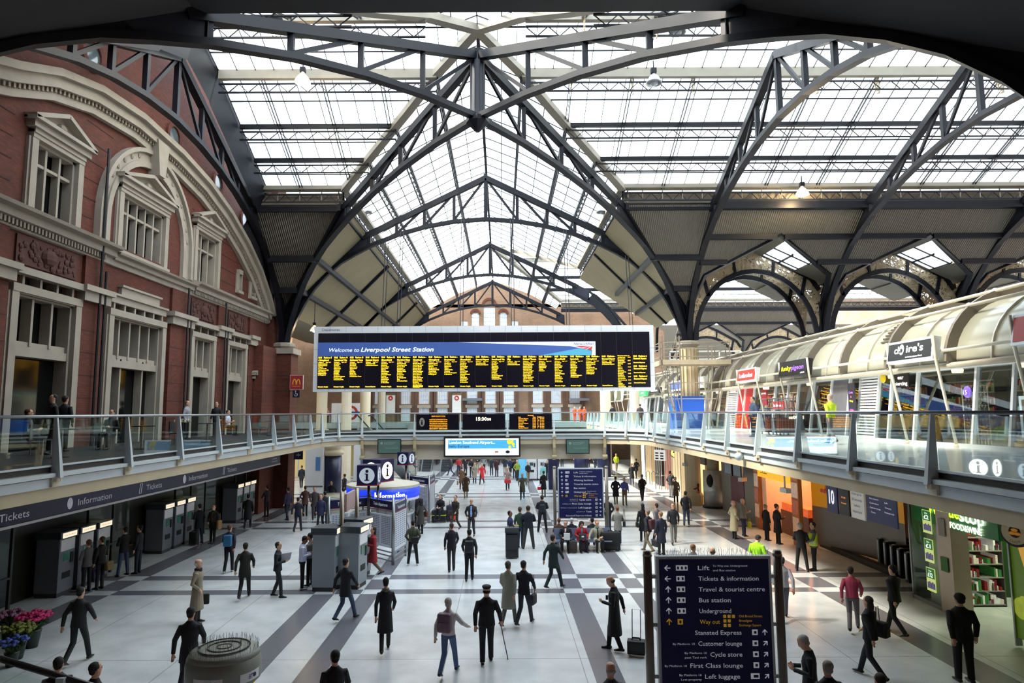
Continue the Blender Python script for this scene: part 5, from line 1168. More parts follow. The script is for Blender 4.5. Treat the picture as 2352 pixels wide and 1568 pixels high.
def proj_sign(label, y0, y1, col, border, txts, emit=.15, z0=7.42, z1=8.14, legs=True):
    xs = 13.25; w = y1-y0; h = z1-z0; t = thing('projecting_shop_sign', label, 'sign', (xs, (y0+y1)/2, z0), -pi/2)
    b = MB(); b.T = Matrix.Rotation(radians(-9), 4, 'X'); b.box(-w/2, w/2, 0, .22, 0, h); b.build('casing', M(border, .4, 0, .04), t)
    b = MB(); b.T = Matrix.Rotation(radians(-9), 4, 'X'); q = .08 if border != col else .0; b.box(-w/2+q, w/2-q, -.015, 0, q, h-q); b.build('face', M(col, .35, 0, .05, 3, emit), t)
    for (s, x_, z_, ww, hh, cc, bo) in txts: b = MB(); b.T = Matrix.Rotation(radians(-9), 4, 'X'); b.text(s, x_*w, z_*h, ww*w, hh*h, -.02, 'C', bold=bo); b.build('lettering', M(cc, .5, 0, 0, 3, .9), t)
    if legs:
        for s in (-1, 1): b = MB(); b.tube([(s*w/2, .05, h), (s*w/2, .1, 0), (s*(w/2), .55, MZ-z0)], .045, 8); b.ico((s*w/2, .55, MZ-z0+.03), .09); b.build('strut', PIPE, t, True)
    return t
t = proj_sign('black and white accessories shop sign on tilted struts, largest', 20.0, 22.4, '#0b0b0d', '#e9ecee', [('cl', -.27, .42, .1, .34, '#f4f4f4', .02), ('ire\'s', .13, .42, .36, .34, '#f4f4f4', .02), ('accessories', .12, .17, .36, .09, '#d8d8d8', .01)])
b = MB(); b.T = Matrix.Rotation(radians(-9), 4, 'X'); b.ico((-.38, -.02, .42), .15, .9, .08, 1.2, 14, 8); b.build('logo_disc', WHITE, t); b = MB(); b.T = Matrix.Rotation(radians(-9), 4, 'X'); b.text('a', -.38, .33, .18, .17, -.045, 'C', shear=.3, bold=.02); b.build('lettering', BLACK, t)
proj_sign('black card shop sign with yellow and purple writing', 28.3, 31.2, '#0b0b0d', '#15151a', [('funky', -.22, .38, .36, .3, '#e6ea1e', .05), ('pigeon', .18, .38, .42, .3, '#8a5ae8', .03), ('.com', .36, .1, .14, .12, '#f0f0f0', .03)])
proj_sign('red betting shop sign with white border on tilted struts', 34.1, 36.8, '#cf3530', '#ece9e4', [('Ladbrokes', 0, .32, .72, .34, '#f8f4f0', .05)])
proj_sign('white hairdresser sign with blue writing on tilted struts', 42.8, 45.6, '#eceeee', '#eceeee', [('supercuts', 0, .38, .6, .22, '#2a3a8a', .03)])
proj_sign('blue and white sign left of the scaffolded column', 48.2, 51.5, '#4a6ad8', '#e8eef8', [])
proj_sign('dark red sign with white frame cut by the right edge', 14.2, 16.9, '#7a0f14', '#d5dde2', [], z0=7.5, z1=8.3)
proj_sign('small green sign far along the upper shops', 60, 63, '#4ed07a', '#4ed07a', [('bank', 0, .3, .4, .3, '#f0fff0', .02)], z0=7.3, z1=7.9, legs=False)
proj_sign('small black sign far along the upper shops', 55, 58.5, '#15151a', '#15151a', [('watch', 0, .3, .7, .3, '#f0f0f0', .02)], z0=7.4, z1=7.9, legs=False)
for k, y in enumerate((72.5, 77)): proj_sign('square white framed picture sign at the far end, %s one' % ('nearer', 'farther')[k], y, y+3, '#5b5f4a', '#eeeeea', [], z0=7.0, z1=8.4)
# barrel roof
t = thing('barrel_roof', 'curved cream barrel roof with ribs and pipes over the upper shops', 'roof', (16.2, 40, 7.3)); BR = t
prf = [(-2.3*cos(a*pi/180), 2.05*sin(a*pi/180)) for a in range(0, 131, 10)]
CRG = M('#aaa794', .18, 0, .15, .7)
y = 10.5; k = 0; seg = 3.15
while y < 74:
    b = MB(); vs = [(x, yy-40, z) for yy in (y, y+seg) for x, z in prf]; n = len(prf); b.add(vs, [(i, i+1, n+i+1, n+i) for i in range(n-1)]); b.build('roof_panel', CRG, t, True)
    b = MB(); b.path([(x*1.06, y-40, z*1.06+.02) for x, z in prf], .34, .13, up=(0, 1, 0)); b.build('rib', M('#7d7468', .5, .1, .1, 2), t)
    b = MB()
    for dy in (.22, seg*.5): b.path([(x*1.015, y+dy-40, z*1.015) for x, z in prf], .07, .05, up=(0, 1, 0))
    b.build('glazing_bar', M('#d5cfc0', .4, .2), t)
    if k in (4, 9):
        b = MB()
        for j in range(14): a_ = (30+j*4)*pi/180; b.beam((-2.34*cos(a_), y+.5-40, 2.09*sin(a_)), (-2.34*cos(a_), y+1.1-40, 2.09*sin(a_)), .03, .06)
        b.build('ladder_strip', M('#5a5044'), t)
    for a_ in (48, 70):
        b = MB(); x, z = -2.3*cos(radians(a_)), 2.05*sin(radians(a_)); b.tube([(x, y-40, z), (x*1.12, y-40, z*1.12+.05)], .05, 6); b.ico((x*1.12, y-40, z*1.12+.05), .09); b.build('pipe_bracket', PIPE, t)
    y += seg; k += 1
for a_, r_, f in ((48, .055, 1.13), (70, .055, 1.13), (8, .05, 1.15)):
    x, z = -2.3*cos(radians(a_))*f, 2.05*sin(radians(a_))*f+.03; b = MB(); b.tube([(x, -30, z), (x, 34, z)], r_, 8); b.build('pipe', PIPE, t, True)
b = MB(); b.tube([(-2.45, -30, -.1), (-2.45, 34, -.1)], .09, 8); b.build('gutter_pipe', M('#b8ad98', .5, 0, .2, 2), t, True)
b = MB(); b.box(-2.3, -2.0, -30, 34, -.1, .05); b.build('gutter', M('#8b8475'), t)
# scaffold round the column
t = thing('scaffold', 'tube scaffold platform with guard rails wrapped round the stone column', 'scaffold', (XR, YF, MZ)); sc = M('#a39b8c', .4, .5, .1, 5)
pxs = (-2.05, -1.0, 1.0, 2.1); 
for x in pxs:
    for y in (-1.6, -.9, 1.2):
        b = MB(); b.tube([(x*(.6 if abs(x) > 1.5 else .85), y*.7, 1.0 if abs(x) > 1.5 else 0), (x, y, 4.1), (x, y, 5.8 if x < 0 else 5.3)], .035, 6); b.build('standard', sc, t)
for z in (4.5, 5.0, 5.4): b = MB(); b.tube([(-2.1, -1.6, z), (2.15, -1.6, z), (2.15, 1.2, z), (-2.1, 1.2, z), (-2.1, -1.6, z)], .03, 6); b.build('guard_rail', sc, t)
b = MB(); b.box(-2.15, 2.2, -1.7, -1.66, 4.0, 4.3); b.box(-2.15, -2.11, -1.7, 1.2, 4.0, 4.3); b.box(2.16, 2.2, -1.7, 1.2, 4.0, 4.3); b.build('toe_board', M('#b5a68c', .8, 0, .2, 4), t)
b = MB(); b.box(-2.1, 2.15, -1.65, -.75, 3.95, 4.0); b.box(-2.1, 2.15, .75, 1.2, 3.95, 4.0); b.build('deck', M('#8d7f68', .8, 0, .2, 3), t)
for z in (1.9, 2.9): b = MB(); b.tube([(-1.3, -1.1, z), (1.3, -1.1, z), (1.3, .9, z), (-1.3, .9, z), (-1.3, -1.1, z)], .03, 6); b.build('ledger', sc, t)
for a_, c_ in (((-1.3, -1.1, 1.0), (-2., -1.6, 4.0)), ((1.3, -1.1, 1.), (2.1, -1.6, 4.)), ((-1.3, -1.1, 2.9), (-.9, -1.1, 1.)), ((1.3, .9, 1), (2., 1.2, 4))): b = MB(); b.tube([a_, c_], .03, 6); b.build('brace', sc, t)
t = thing('ladder', 'steel ladder leaning in the scaffold left of the column', 'ladder', (XR-1.5, YF-1.2, MZ+1.2)); b = MB()
for x in (-.18, .18): b.beam((x, 0, 0), (x, .1, 2.9), .04)
b.build('rail', STEEL, t); b = MB()
for k in range(10): b.beam((-.18, k*.01, .2+k*.28), (.18, k*.01, .2+k*.28), .03)
b.build('rung', STEEL, t)
t = thing('hoarding', 'bright blue box hoarding around the foot of the stone column', 'hoarding', (11.75, 42, MZ)); b = MB(); b.box(-.75, .95, -.95, .95, 0, 2.02); b.build('box', M('#1f5fc8', .4, 0, .08, 2), t); b = MB(); b.box(-.77, .97, -.97, .97, 2.02, 2.06); b.build('top_edge', M('#184a9c'), t)
# walkway with white rails behind the scaffold
t = thing('roof_walkway', 'white railed walkway with slanted stair behind the scaffold', 'walkway', (14, 50, 8.9)); b = MB(); b.box(-1, 6, 0, 1, 0, .3); b.build('deck', CREAM, t)
b = MB()
for x in (-1, .9, 2.8, 4.4): b.tube([(x, 0, .3), (x, 0, 1.5)], .05, 6)
for z in (.9, 1.5): b.tube([(-1, 0, z), (4.4, 0, z), (6.2, 0, z-1)], .05, 6)
b.build('guard_rail', WHITE, t)
# cage trolleys
def cage(label, y, x):
    t = thing('cage_trolley', label, 'trolley', (x, y, MZ)); b = MB()
    for i in range(7):
        for sx in (-.4, .4): b.beam((sx, -.5+i*1./6, .15), (sx, -.5+i*1./6, 1.7), .012)
        for sy in (-.5, .5): b.beam((-.4+i*.8/6, sy, .15), (-.4+i*.8/6, sy, 1.7), .012)
    for z in (.2, .7, 1.2, 1.7): b.path([(-.4, -.5, z), (.4, -.5, z), (.4, .5, z), (-.4, .5, z)], .03, .03, closed=True)
    b.build('cage', M('#aeb2b6', .3, .8), t)
    b = MB(); b.box(-.4, .4, -.5, .5, .12, .16); b.build('base', DARK, t)
    for sx in (-.35, .35):
        for sy in (-.4, .4): b = MB(); b.tube([(sx-.02, sy, .06), (sx+.02, sy, .06)], .06, 10); b.build('wheel', BLACK, t)
    b = MB(); b.box(-.3, .3, -.4, .1, .16, .8); b.build('load', M('#a0522d', .7, 0, .3, 4), t)
cage('wire cage trolley with brown boxes in front of the upper shops, nearer one', 30.5, 13.1); cage('wire cage trolley parked behind the nearer one', 31.8, 13.1)
# ================================================================ RIGHT GROUND FLOOR SHOPS
GX = 12.9
def boxs(name, label, cat, x0, x1, y0, y1, z0, z1, mat, part='body'):
    t = thing(name, label, cat, ((x0+x1)/2, (y0+y1)/2, z0)); b = MB(); b.box(-(x1-x0)/2, (x1-x0)/2, -(y1-y0)/2, (y1-y0)/2, 0, z1-z0); b.build(part, mat, t); return t
b = MB(); b.box(17.3, 17.6, 6, 80, 0, 4); struct(b.build('wall_right', M('#4a4038', .7, 0, .4, .7)))
b = MB(); b.box(GX, 17.4, 6, 72, 3.62, 3.9); struct(b.build('ceiling', M('#6b6254', .8)))
# food shop (nearest)
b = MB(); b.box(GX+.1, 17.3, 21.2, 21.4, 0, 3.6); b.box(14.4, 14.5, 6, 16.9, 0, 3.6); struct(b.build('wall_right', M('#1f4014', .6, 0, .15, 1)))
t = wall_sign('shop_fascia', 'dark green fascia of the food and wine shop with glowing writing', 'sign', 2124, 1140, 2300, 1240, '#1c5a2a', [], x=GX, emit=.12, d=.12)
t.location.z = 2.87; t.location.y += .5; w = 3.0
for ch in list(t.children): bpy.data.objects.remove(ch)
b = MB(); b.box(-1.6, 1.9, 0, .12, -.42, .4); b.build('board', M('#1c5a2a', .4, 0, .1, 2, .1), t)
b = MB(); b.text('Whistle', -.85, -.08, 1.35, .34, -.03, bold=.05); b.build('lettering', M('#b8f01e', .5, 0, 0, 3, 2.5), t); b = MB(); b.text('stop', .52, -.12, .95, .34, -.03, bold=.05); b.text('FOOD&WINE', .1, -.38, 1.25, .17, -.03, bold=.02); b.build('lettering', M('#fffbe6', .5, 0, 0, 3, 2.5), t)
l = bpy.data.lights.new('shop_light', 'AREA'); l.size = 2; l.energy = 60; l.color = (.9, 1, .65); o = bpy.data.objects.new('shop_light', l); COL.objects.link(o); o.location = (15.3, 19.3, 3.55)
t = boxs('shop_pillar', 'pale metal pillar with alarm box at the left of the food shop', 'pillar', GX-.05, GX+.45, 19.2, 19.8, 0, 2.9, M('#b9a795', .4, .2))
b = MB(); b.box(-.29, -.27, -.12, .15, 2.2, 2.7); b.build('alarm_box', M('#8a857c'), t); b = MB(); b.box(-.29, -.27, -.15, .15, 1.2, 1.6); b.build('green_notice', M('#2c6a22'), t)
t = thing('shop_window', 'narrow food shop window with three price posters', 'window', (GX, 20.5, 0), -pi/2); b = MB(); b.box(-.75, .65, 0, .05, 0, .12); b.box(-.75, -.7, 0, .05, 0, 3); b.box(.6, .65, 0, .05, 0, 3); b.build('frame', STEEL, t); b = MB(); b.quad((-.7, .02, .1), (.6, .02, .1), (.6, .02, 3), (-.7, .02, 3)); b.build('pane', SHOPGLASS, t)
b = MB(); b.box(.0, .6, .1, .15, .1, 3.0); b.build('back_panel', M('#8f9088'), t)
for k, (z, s) in enumerate(((2.15, '£2'), (1.3, '£1'), (.45, '£12'))):
    t = thing('price_poster', 'green price poster in the food shop window, %s of three' % ('topmost', 'middle', 'lowest')[k], 'poster', (GX-.01, 20.25, z), -pi/2); b = MB(); b.box(-.2, .2, -.02, 0, 0, .68); b.build('sheet', M('#cfe08a', .5, 0, .3, 6, .25), t); b = MB(); b.box(-.18, .18, -.025, -.02, .38, .66); b.build('green_block', M('#2f7a3a', .5, 0, 0, 3, .15), t)
    b = MB(); b.text('2 for', 0, .57, .14, .05, -.03, 'C'); b.text(s, 0, .42, .22, .12, -.03, 'C', bold=.02); b.build('lettering', M('#f4fff0', .5, 0, 0, 3, .6), t); b = MB(); [b.box(-.15+j*.07, -.1+j*.07, -.03, -.02, .08, .25+.03*(j % 2)) for j in range(5)]; b.build('printed_bottles', M('#6a5aa0', .5, 0, .4, 8, .1), t)
shelf('lit chiller cabinet with five rows of sandwiches in the food shop', 14.35, 20.2, 0, 1.35, 2.05, .7, 5, 0, ['#d8d0c0', '#b8202a', '#3a7a3a', '#e8c02a', '#6a2a5a', '#e8e8e0', '#c05a1a', '#7a1a1a'], '#555555', lit=.06)
t = thing('shop_banner', 'green sandwiches banner on the back wall of the food shop', 'sign', (14.3, 20.95, 2.35)); b = MB(); b.box(-.55, .75, 0, .05, 0, .5); b.build('board', M('#4c8a1c', .5, 0, .1, 3, .25), t); b = MB(); b.text('Sandwiches', -.4, .2, 1.0, .15, -.02); b.build('lettering', WHITE, t)
for k in range(4):
    t = thing('bottle_pack', 'red bottle pack on top of the chiller, %s from the left' % ('first', 'second', 'third', 'fourth')[k], 'pack', (13.85+k*.24, 20.35, 2.08)); b = MB(); b.lathe([(.1, 0), (.1, .2), (.06, .26), (.05, .32)], n=10); b.build('pack', M('#b01824', .4, 0, .1, 3, .1), t); b = MB(); b.ico((0, -.09, .14), .05, 1, .3, 1, 8, 5); b.build('emblem', M('#e0d090'), t)
t = thing('produce_stand', 'tiered produce stand beside the chiller inside the food shop', 'stand', (13.45, 19.9, 0)); 
for k in range(4): b = MB(); b.box(-.28, .28, -.3+.06*k, .3, .4+k*.4, .46+k*.4); b.build('tray', M('#8a5a3a', .7), t); b = MB(); [b.ico((R2.uniform(-.22, .22), R2.uniform(-.2, .2), .5+k*.4), .06, n=6, m=4) for _ in range(14)]; o = b.build('produce', M(('#7aa02a', '#c8402a', '#d0a030', '#90b040')[k], .5, 0, .4, 8, .1), t); o['kind'] = 'stuff'
# round pasty sign and picture panel
p = PX(2331, 1221, 12.3); t = thing('round_sign', 'round brown pasty shop sign at the right edge', 'sign', p, -pi/2+.35)
b = MB(); b.tube([(0, 0, 0), (0, .14, 0)], .36, 28); b.build('disc', M('#2b2522', .5), t); b = MB(); b.path([(.22*cos(k*pi/14), -.01, .22*sin(k*pi/14)) for k in range(28)], .16, .02, up=(0, 1, 0), closed=True); b.build('ring', M('#a8987a', .5, 0, .1, 3, .05), t)
b = MB()
for k, ch in enumerate('THE PASTY'): a_ = radians(150-k*15); b.T = Matrix.Translation((.235*cos(a_), -.03, .235*sin(a_))) @ Matrix.Rotation(-(a_-pi/2), 4, 'Y'); b.text(ch, 0, -.03, None, .06, 0, 'C') if ch != ' ' else None
for k, ch in enumerate('SHOP'): a_ = radians(-115+k*17); b.T = Matrix.Translation((.235*cos(a_), -.03, .235*sin(a_))) @ Matrix.Rotation(-(a_+pi/2), 4, 'Y'); b.text(ch, 0, -.03, None, .06, 0, 'C')
b.T = None; b.build('lettering', M('#2b2018'), t); b = MB(); [b.ico((x, -.02, z), .05, 1.6, .2, .8, 10, 5) for x, z in ((0, .04), (-.06, -.04), (.06, -.04))]; b.build('pasty_emblem', M('#c8842a', .5, 0, .2, 5, .1), t)
a_, c_ = PX(2322, 1290, 12.75), PX(2352, 1500, 12.75); t = thing('picture_panel', 'glowing yellow and green food photograph panel at the right edge', 'poster', (12.75, a_.y-1.32, .25), -pi/2); b = MB(); b.box(-1.3, 1.6, 0, .1, 0, 2.5); b.build('lightbox', M('#5a7a16', .4, 0, .6, 1.3, .12), t); b = MB(); b.box(-1.35, -1.3, -.05, .1, -.2, 2.6); b.build('frame', STEEL, t)
b = MB(); b.prism([(-1.1, -.01, 2.4), (-.85, -.01, 2.5), (-.35, -.01, .9), (-.6, -.01, .8)], (0, .01, 0)); b.build('printed_baguette', M('#c8963a', .5, 0, .3, 4, .3), t); b = MB(); [b.ico((R2.uniform(-1.1, .3), -.01, R2.uniform(.2, 1.1)), R2.uniform(.12, .3), 1, .05, 1, 20, 8) for _ in range(16)]; b.build('printed_salad', M('#b8c83a', .5, 0, .6, 4, .15), t)
# gate line
for k in range(7):
    y = 21.8+k*.62; t = thing('ticket_gate', 'black ticket gate with white end strip, part of the gate line on the right', 'gate', (13.6+k*.12, y, 0), group='ticket gates on the right'); b = MB(); b.box(0, 1.5, -.09, .09, 0, 1.0); b.build('cabinet', M('#17181b', .35), t); b = MB(); b.box(-.03, 0, -.05, .05, .1, .95); b.build('end_strip', M('#9aa4ac', .3, .4), t); b = MB(); b.box(.6, .65, .09, .3, .3, 1.25); b.build('paddle', M('#5d6a70', .2), t); b = MB(); b.ico((.1, 0, 1.0), .07, 1, 1, .5); b.build('reader', M('#d0d4d8'), t)
t = wall_sign('platform_sign', 'dark blue platform ten sign hanging under the right balcony', 'sign', 1897, 1108, 1925, 1180, '#1c1f45', [('10', 0, -.2, .5, .5, '#d8dce8', .03)], x=12.35)
wall_sign('platform_screen', 'black train information screen beside the platform ten number', 'display', 1925, 1116, 1952, 1186, '#101418', [('15:40', 0, .1, .4, .06, '#e0882a', 0), ('Stansted', 0, -.1, .5, .06, '#e0882a', 0)], x=12.35)
wall_sign('notice_board', 'white notice saying doors close before departure on the hanging sign', 'sign', 1952, 1120, 1987, 1196, '#b9b9b6', [('close up to', 0, .3, .75, .09, '#2a2c3a', .01), ('30 seconds', 0, .1, .75, .09, '#2a2c3a', .01), ('before', 0, -.1, .45, .09, '#2a2c3a', .01), ('departure', 0, -.3, .7, .09, '#2a2c3a', .01)], x=12.35)
wall_sign('direction_board', 'dark blue direction board right of the white departure notice', 'sign', 1987, 1125, 2062, 1215, '#20234a', [('Bus station', -.2, .25, .3, .05, '#9a9cae', 0), ('Cycle store', -.2, .1, .3, .05, '#9a9cae', 0), ('Customer lounge', -.17, -.05, .36, .05, '#9a9cae', 0), ('Taxis', -.25, -.2, .15, .05, '#9a9cae', 0), ('Lift', .2, .2, .1, .05, '#9a9cae', 0), ('Tickets', .25, .05, .2, .05, '#9a9cae', 0), ('Underground', .28, -.1, .3, .05, '#9a9cae', 0)], x=12.35)
# mural wall
t = thing('food_mural', 'yellow orange wall mural of a filled baguette behind the hi-vis guard', 'mural', (13.5, 26.8, 0), -pi/2)
b = MB(); n = 10; 
def murx(u): return (-2.2+4.8*u, .9*sin(u*pi*.5)*1.2)
b.add([(murx(k/n)[0], murx(k/n)[1], z) for z in (1.75, 3.6) for k in range(n+1)], [(k, k+1, n+2+k, n+1+k) for k in range(n)]); b.build('upper_panel', M('#c88a12', .4, 0, .25, .5, .1), t)
b = MB(); b.add([(murx(k/n)[0], murx(k/n)[1], z) for z in (0.15, 1.75) for k in range(n+1)], [(k, k+1, n+2+k, n+1+k) for k in range(n)]); b.build('lower_panel', M('#6e6a62', .3, .1, .1, 1), t)
b = MB(); b.ico((-.9, .3, 2.55), .3, 3.4, .2, .9, 16, 8); b.build('printed_baguette', M('#9a5a2a', .5, 0, .3, 4, .05), t); b = MB(); [b.ico((-1.7+k*.27, .2, 2.45), .12, 1.3, .4, .8) for k in range(7)]; b.build('printed_filling', M('#b8483a', .5, 0, .4, 6, .05), t)
b = MB(); b.box(-2.3, 3, .3, .6, 0, .2); b.build('plinth', DARK, t)
# baguette shop
t = thing('cafe_counter_shop', 'orange lit sandwich counter shop with yellow fascia', 'shop', (GX, 31.5, 0), -pi/2)
b = MB(); b.box(-2.4, -1.8, -.02, .15, 0, 3.4); b.build('photo_pillar', M('#b8713a', .5, 0, .2, 2), t); b = MB(); b.box(1.9, 2.6, -.02, .15, 0, 3.4); b.build('photo_pillar', M('#b8713a', .5, 0, .2, 2), t)
for x0, x1 in ((-2.35, -1.85), (1.95, 2.55)):
    for k in range(4): b = MB(); b.box(x0, x1, -.04, -.02, .55+k*.75, 1.2+k*.75); b.build('food_photo', M(('#c99a7a', '#a8583a', '#d0b09a', '#b0704a')[k], .4, 0, .6, 7, .12), t)
b = MB(); b.box(-1.8, 1.9, -.05, .15, 2.6, 3.4); b.build('fascia', M('#e8a818', .4, 0, .1, 1, .45), t); b = MB(); b.text('Upper Crust', -1.4, 2.95, 2.5, .3, -.07, shear=.2, bold=.02); b.box(-1.4, -.6, -.07, -.06, 2.8, 2.83); b.build('lettering', M('#2a1c10'), t)
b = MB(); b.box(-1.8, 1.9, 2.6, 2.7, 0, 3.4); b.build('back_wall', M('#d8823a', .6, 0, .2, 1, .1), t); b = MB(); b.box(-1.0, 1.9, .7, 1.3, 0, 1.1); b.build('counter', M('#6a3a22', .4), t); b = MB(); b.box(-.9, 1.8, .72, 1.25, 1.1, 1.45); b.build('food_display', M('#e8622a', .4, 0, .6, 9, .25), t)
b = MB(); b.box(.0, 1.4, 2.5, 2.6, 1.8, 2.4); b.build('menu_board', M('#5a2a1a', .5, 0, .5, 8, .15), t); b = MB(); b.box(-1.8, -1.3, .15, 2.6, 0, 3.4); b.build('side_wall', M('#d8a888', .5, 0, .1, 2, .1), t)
l = bpy.data.lights.new('shop_light', 'AREA'); l.size = 2.2; l.energy = 80; l.color = (1, .55, .25); o = bpy.data.objects.new('shop_light', l); COL.objects.link(o); o.location = (14.3, 31.3, 3.5)
# poster wall, pillar and tie shop
t = boxs('poster_wall', 'grey wall section with a dark red film poster', 'wall panel', GX+.3, GX+.6, 34.3, 39.8, 0, 3.5, M('#8a867c', .5)); b = MB(); b.box(-.18, -.15, -.9, 1.1, .8, 2.5); b.build('poster', M('#6a2230', .4, 0, .6, 2.5), t)
for y0, y1 in ((34.6, 35.8), (36, 37.2)): 
    t = boxs('advert_screen', 'dark framed advert screen above the grey poster wall, %s' % ('nearer' if y0 < 35 else 'farther'), 'display', 12.5, 12.6, y0, y1, 2.35, 3.2, M('#14181c', .2)); b = MB(); b.box(-.06, -.05, -.5, .5, .08, .75); b.build('screen', M('#4a5258', .3, 0, .6, 3, .2), t); b = MB(); b.box(-.02, .02, -.02, .02, .85, 1.62); b.build('hanger', STEEL, t)
t = thing('round_pillar', 'pale round pillar wrapped with a black and white advert', 'pillar', (13.0, 40.7, 0)); b = MB(); b.lathe([(.36, 0), (.36, 3.9)], n=24); b.build('shaft', M('#a39d88', .5), t, True); b = MB(); b.lathe([(.62, .1), (.62, 2.25)], n=28); b.build('advert_drum', M('#c5c8cc', .25, .4, .3, 1.5), t, True); b = MB(); b.lathe([(.7, 0), (.7, .12)], n=28); b.build('base', DARK, t, True)
b = MB(); b.ico((-.35, -.5, 1.65), .28, .9, .35, 1.4, 12, 8); b.build('printed_portrait', M('#20242a'), t)
t = thing('tie_shop', 'dark fronted tie shop with warm lit interior', 'shop', (GX, 44.2, 0), -pi/2)
b = MB(); b.box(-2.4, 2.4, -.05, .15, 2.45, 3.6); b.build('fascia', M('#4a4038', .4, 0, .05), t); b = MB(); b.text('TIE RACK', .1, 2.95, 1.9, .36, -.07, bold=.04); b.text('london', .7, 2.7, .6, .14, -.07); b.build('lettering', M('#fff4d8', .5, 0, 0, 3, 1.5), t)
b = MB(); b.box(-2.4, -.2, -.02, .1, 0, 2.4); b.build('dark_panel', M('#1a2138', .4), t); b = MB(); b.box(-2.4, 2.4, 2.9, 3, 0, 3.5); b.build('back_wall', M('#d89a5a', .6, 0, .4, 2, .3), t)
for x in (-2.4, -.15, 2.35): b = MB(); b.box(x-.04, x+.04, -.04, .12, 0, 2.5); b.build('mullion', M('#c8c0b0', .4), t)
for k in range(5): b = MB(); b.box(.1+k*.42, .35+k*.42, .5, .8, .2, 1.9); b.build('hanging_ties', M(('#a82038', '#d05a6a', '#7a1a2a', '#c88a3a', '#902a50')[k], .6, 0, .3, 6, .05), t)
l = bpy.data.lights.new('shop_light', 'AREA'); l.size = 2.2; l.energy = 140; l.color = (1, .65, .35); o = bpy.data.objects.new('shop_light', l); COL.objects.link(o); o.location = (14.6, 44, 3.4)
t = thing('round_sign', 'round yellow sign with black rim and black bird shape', 'sign', PX(1549, 1040, 12.6), -pi/2+.9); b = MB(); b.tube([(0, .02, 0), (0, .12, 0)], .34, 24); b.build('rim', M('#20241c'), t); b = MB(); b.tube([(0, 0, 0), (0, .03, 0)], .28, 24); b.build('disc', M('#e8e27a', .5, 0, .05, 3, .6), t); b = MB(); b.ico((0, -.01, .06), .09, 1.3, .2, .8); b.ico((.1, -.01, .1), .04, 1, .3, 1); b.build('bird', BLACK, t)
for k, y in enumerate((47.6, 50, 53.2, 56.5)):
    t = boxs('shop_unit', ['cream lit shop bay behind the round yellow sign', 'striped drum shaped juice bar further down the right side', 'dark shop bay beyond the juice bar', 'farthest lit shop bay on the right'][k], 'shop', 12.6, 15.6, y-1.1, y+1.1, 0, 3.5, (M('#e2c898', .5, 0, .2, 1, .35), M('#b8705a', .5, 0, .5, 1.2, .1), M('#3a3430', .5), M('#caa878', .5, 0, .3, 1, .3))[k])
    b = MB(); [b.box(-1.55, -1.5, -1.1+j*.7, -1.04+j*.7, 0, 3.4) for j in range(4)]; b.build('mullion', M('#e8e4dc', .4), t)
for y, lab in ((50.4, 'near'), (53.6, 'far')):
    for k in range(3): t = thing('hoop_barrier', 'silver hoop barrier by the right hand shops', 'barrier', (11.7+k*.35, y-k*.4, 0), group='silver hoop barriers on the right'); b = MB(); b.tube([(0, 0, 0), (0, 0, .95), (.08, 0, 1.05), (.2, 0, 1.05), (.28, 0, .95), (.28, 0, 0)], .03, 6); b.build('hoop', STEEL, t)
t = thing('menu_board', 'white menu boards hanging under the balcony on the right', 'sign', PX(1515, 1045, 12.0), -pi/2+.7); b = MB(); b.box(-.5, .5, 0, .08, -.4, .4); b.build('board', M('#dfe2e4', .5, 0, .1, 6, .2), t); b = MB(); [b.box(-.4+c*.45, -.1+c*.45, -.01, 0, -.3+r*.2, -.2+r*.2) for c in range(2) for r in range(3)]; b.build('print', DARK, t); b = MB(); b.tube([(0, .04, .4), (0, .04, 3.97-t.location.z)], .02, 6); b.build('hanger', STEEL, t)
for i, (px, py, x, lab) in enumerate(((1573, 1066, 11.6, 'left of the tie shop'), (1706, 1100, 11.6, 'before the grey poster wall'), (1803, 1125, 11.0, 'in front of the sandwich counter'))):
    p = PX(px, py, x); t = thing('cctv_camera', 'white security camera hanging on a pole, '+lab, 'camera', p, random.uniform(-1, 1)); b = MB(); b.tube([(0, 0, 0), (0, 0, 4.0-p.z)], .035, 6); b.build('pole', M('#c8c4b8'), t); b = MB(); b.box(-.1, .1, -.25, .2, -.1, .08); b.build('housing', M('#c6c8ca', .4), t)
for i, (px, py) in enumerate(((1697, 1048),)):
    p = PX(px, py, 8.0); t = thing('cctv_camera', 'silver dome camera fixed under the right balcony edge', 'camera', p); b = MB(); b.ico((0, 0, 0), .14, n=14, m=8); b.build('dome', SILV, t, True); b = MB(); b.box(-.05, .3, -.05, .05, .05, .2); b.build('bracket', SOF, t)
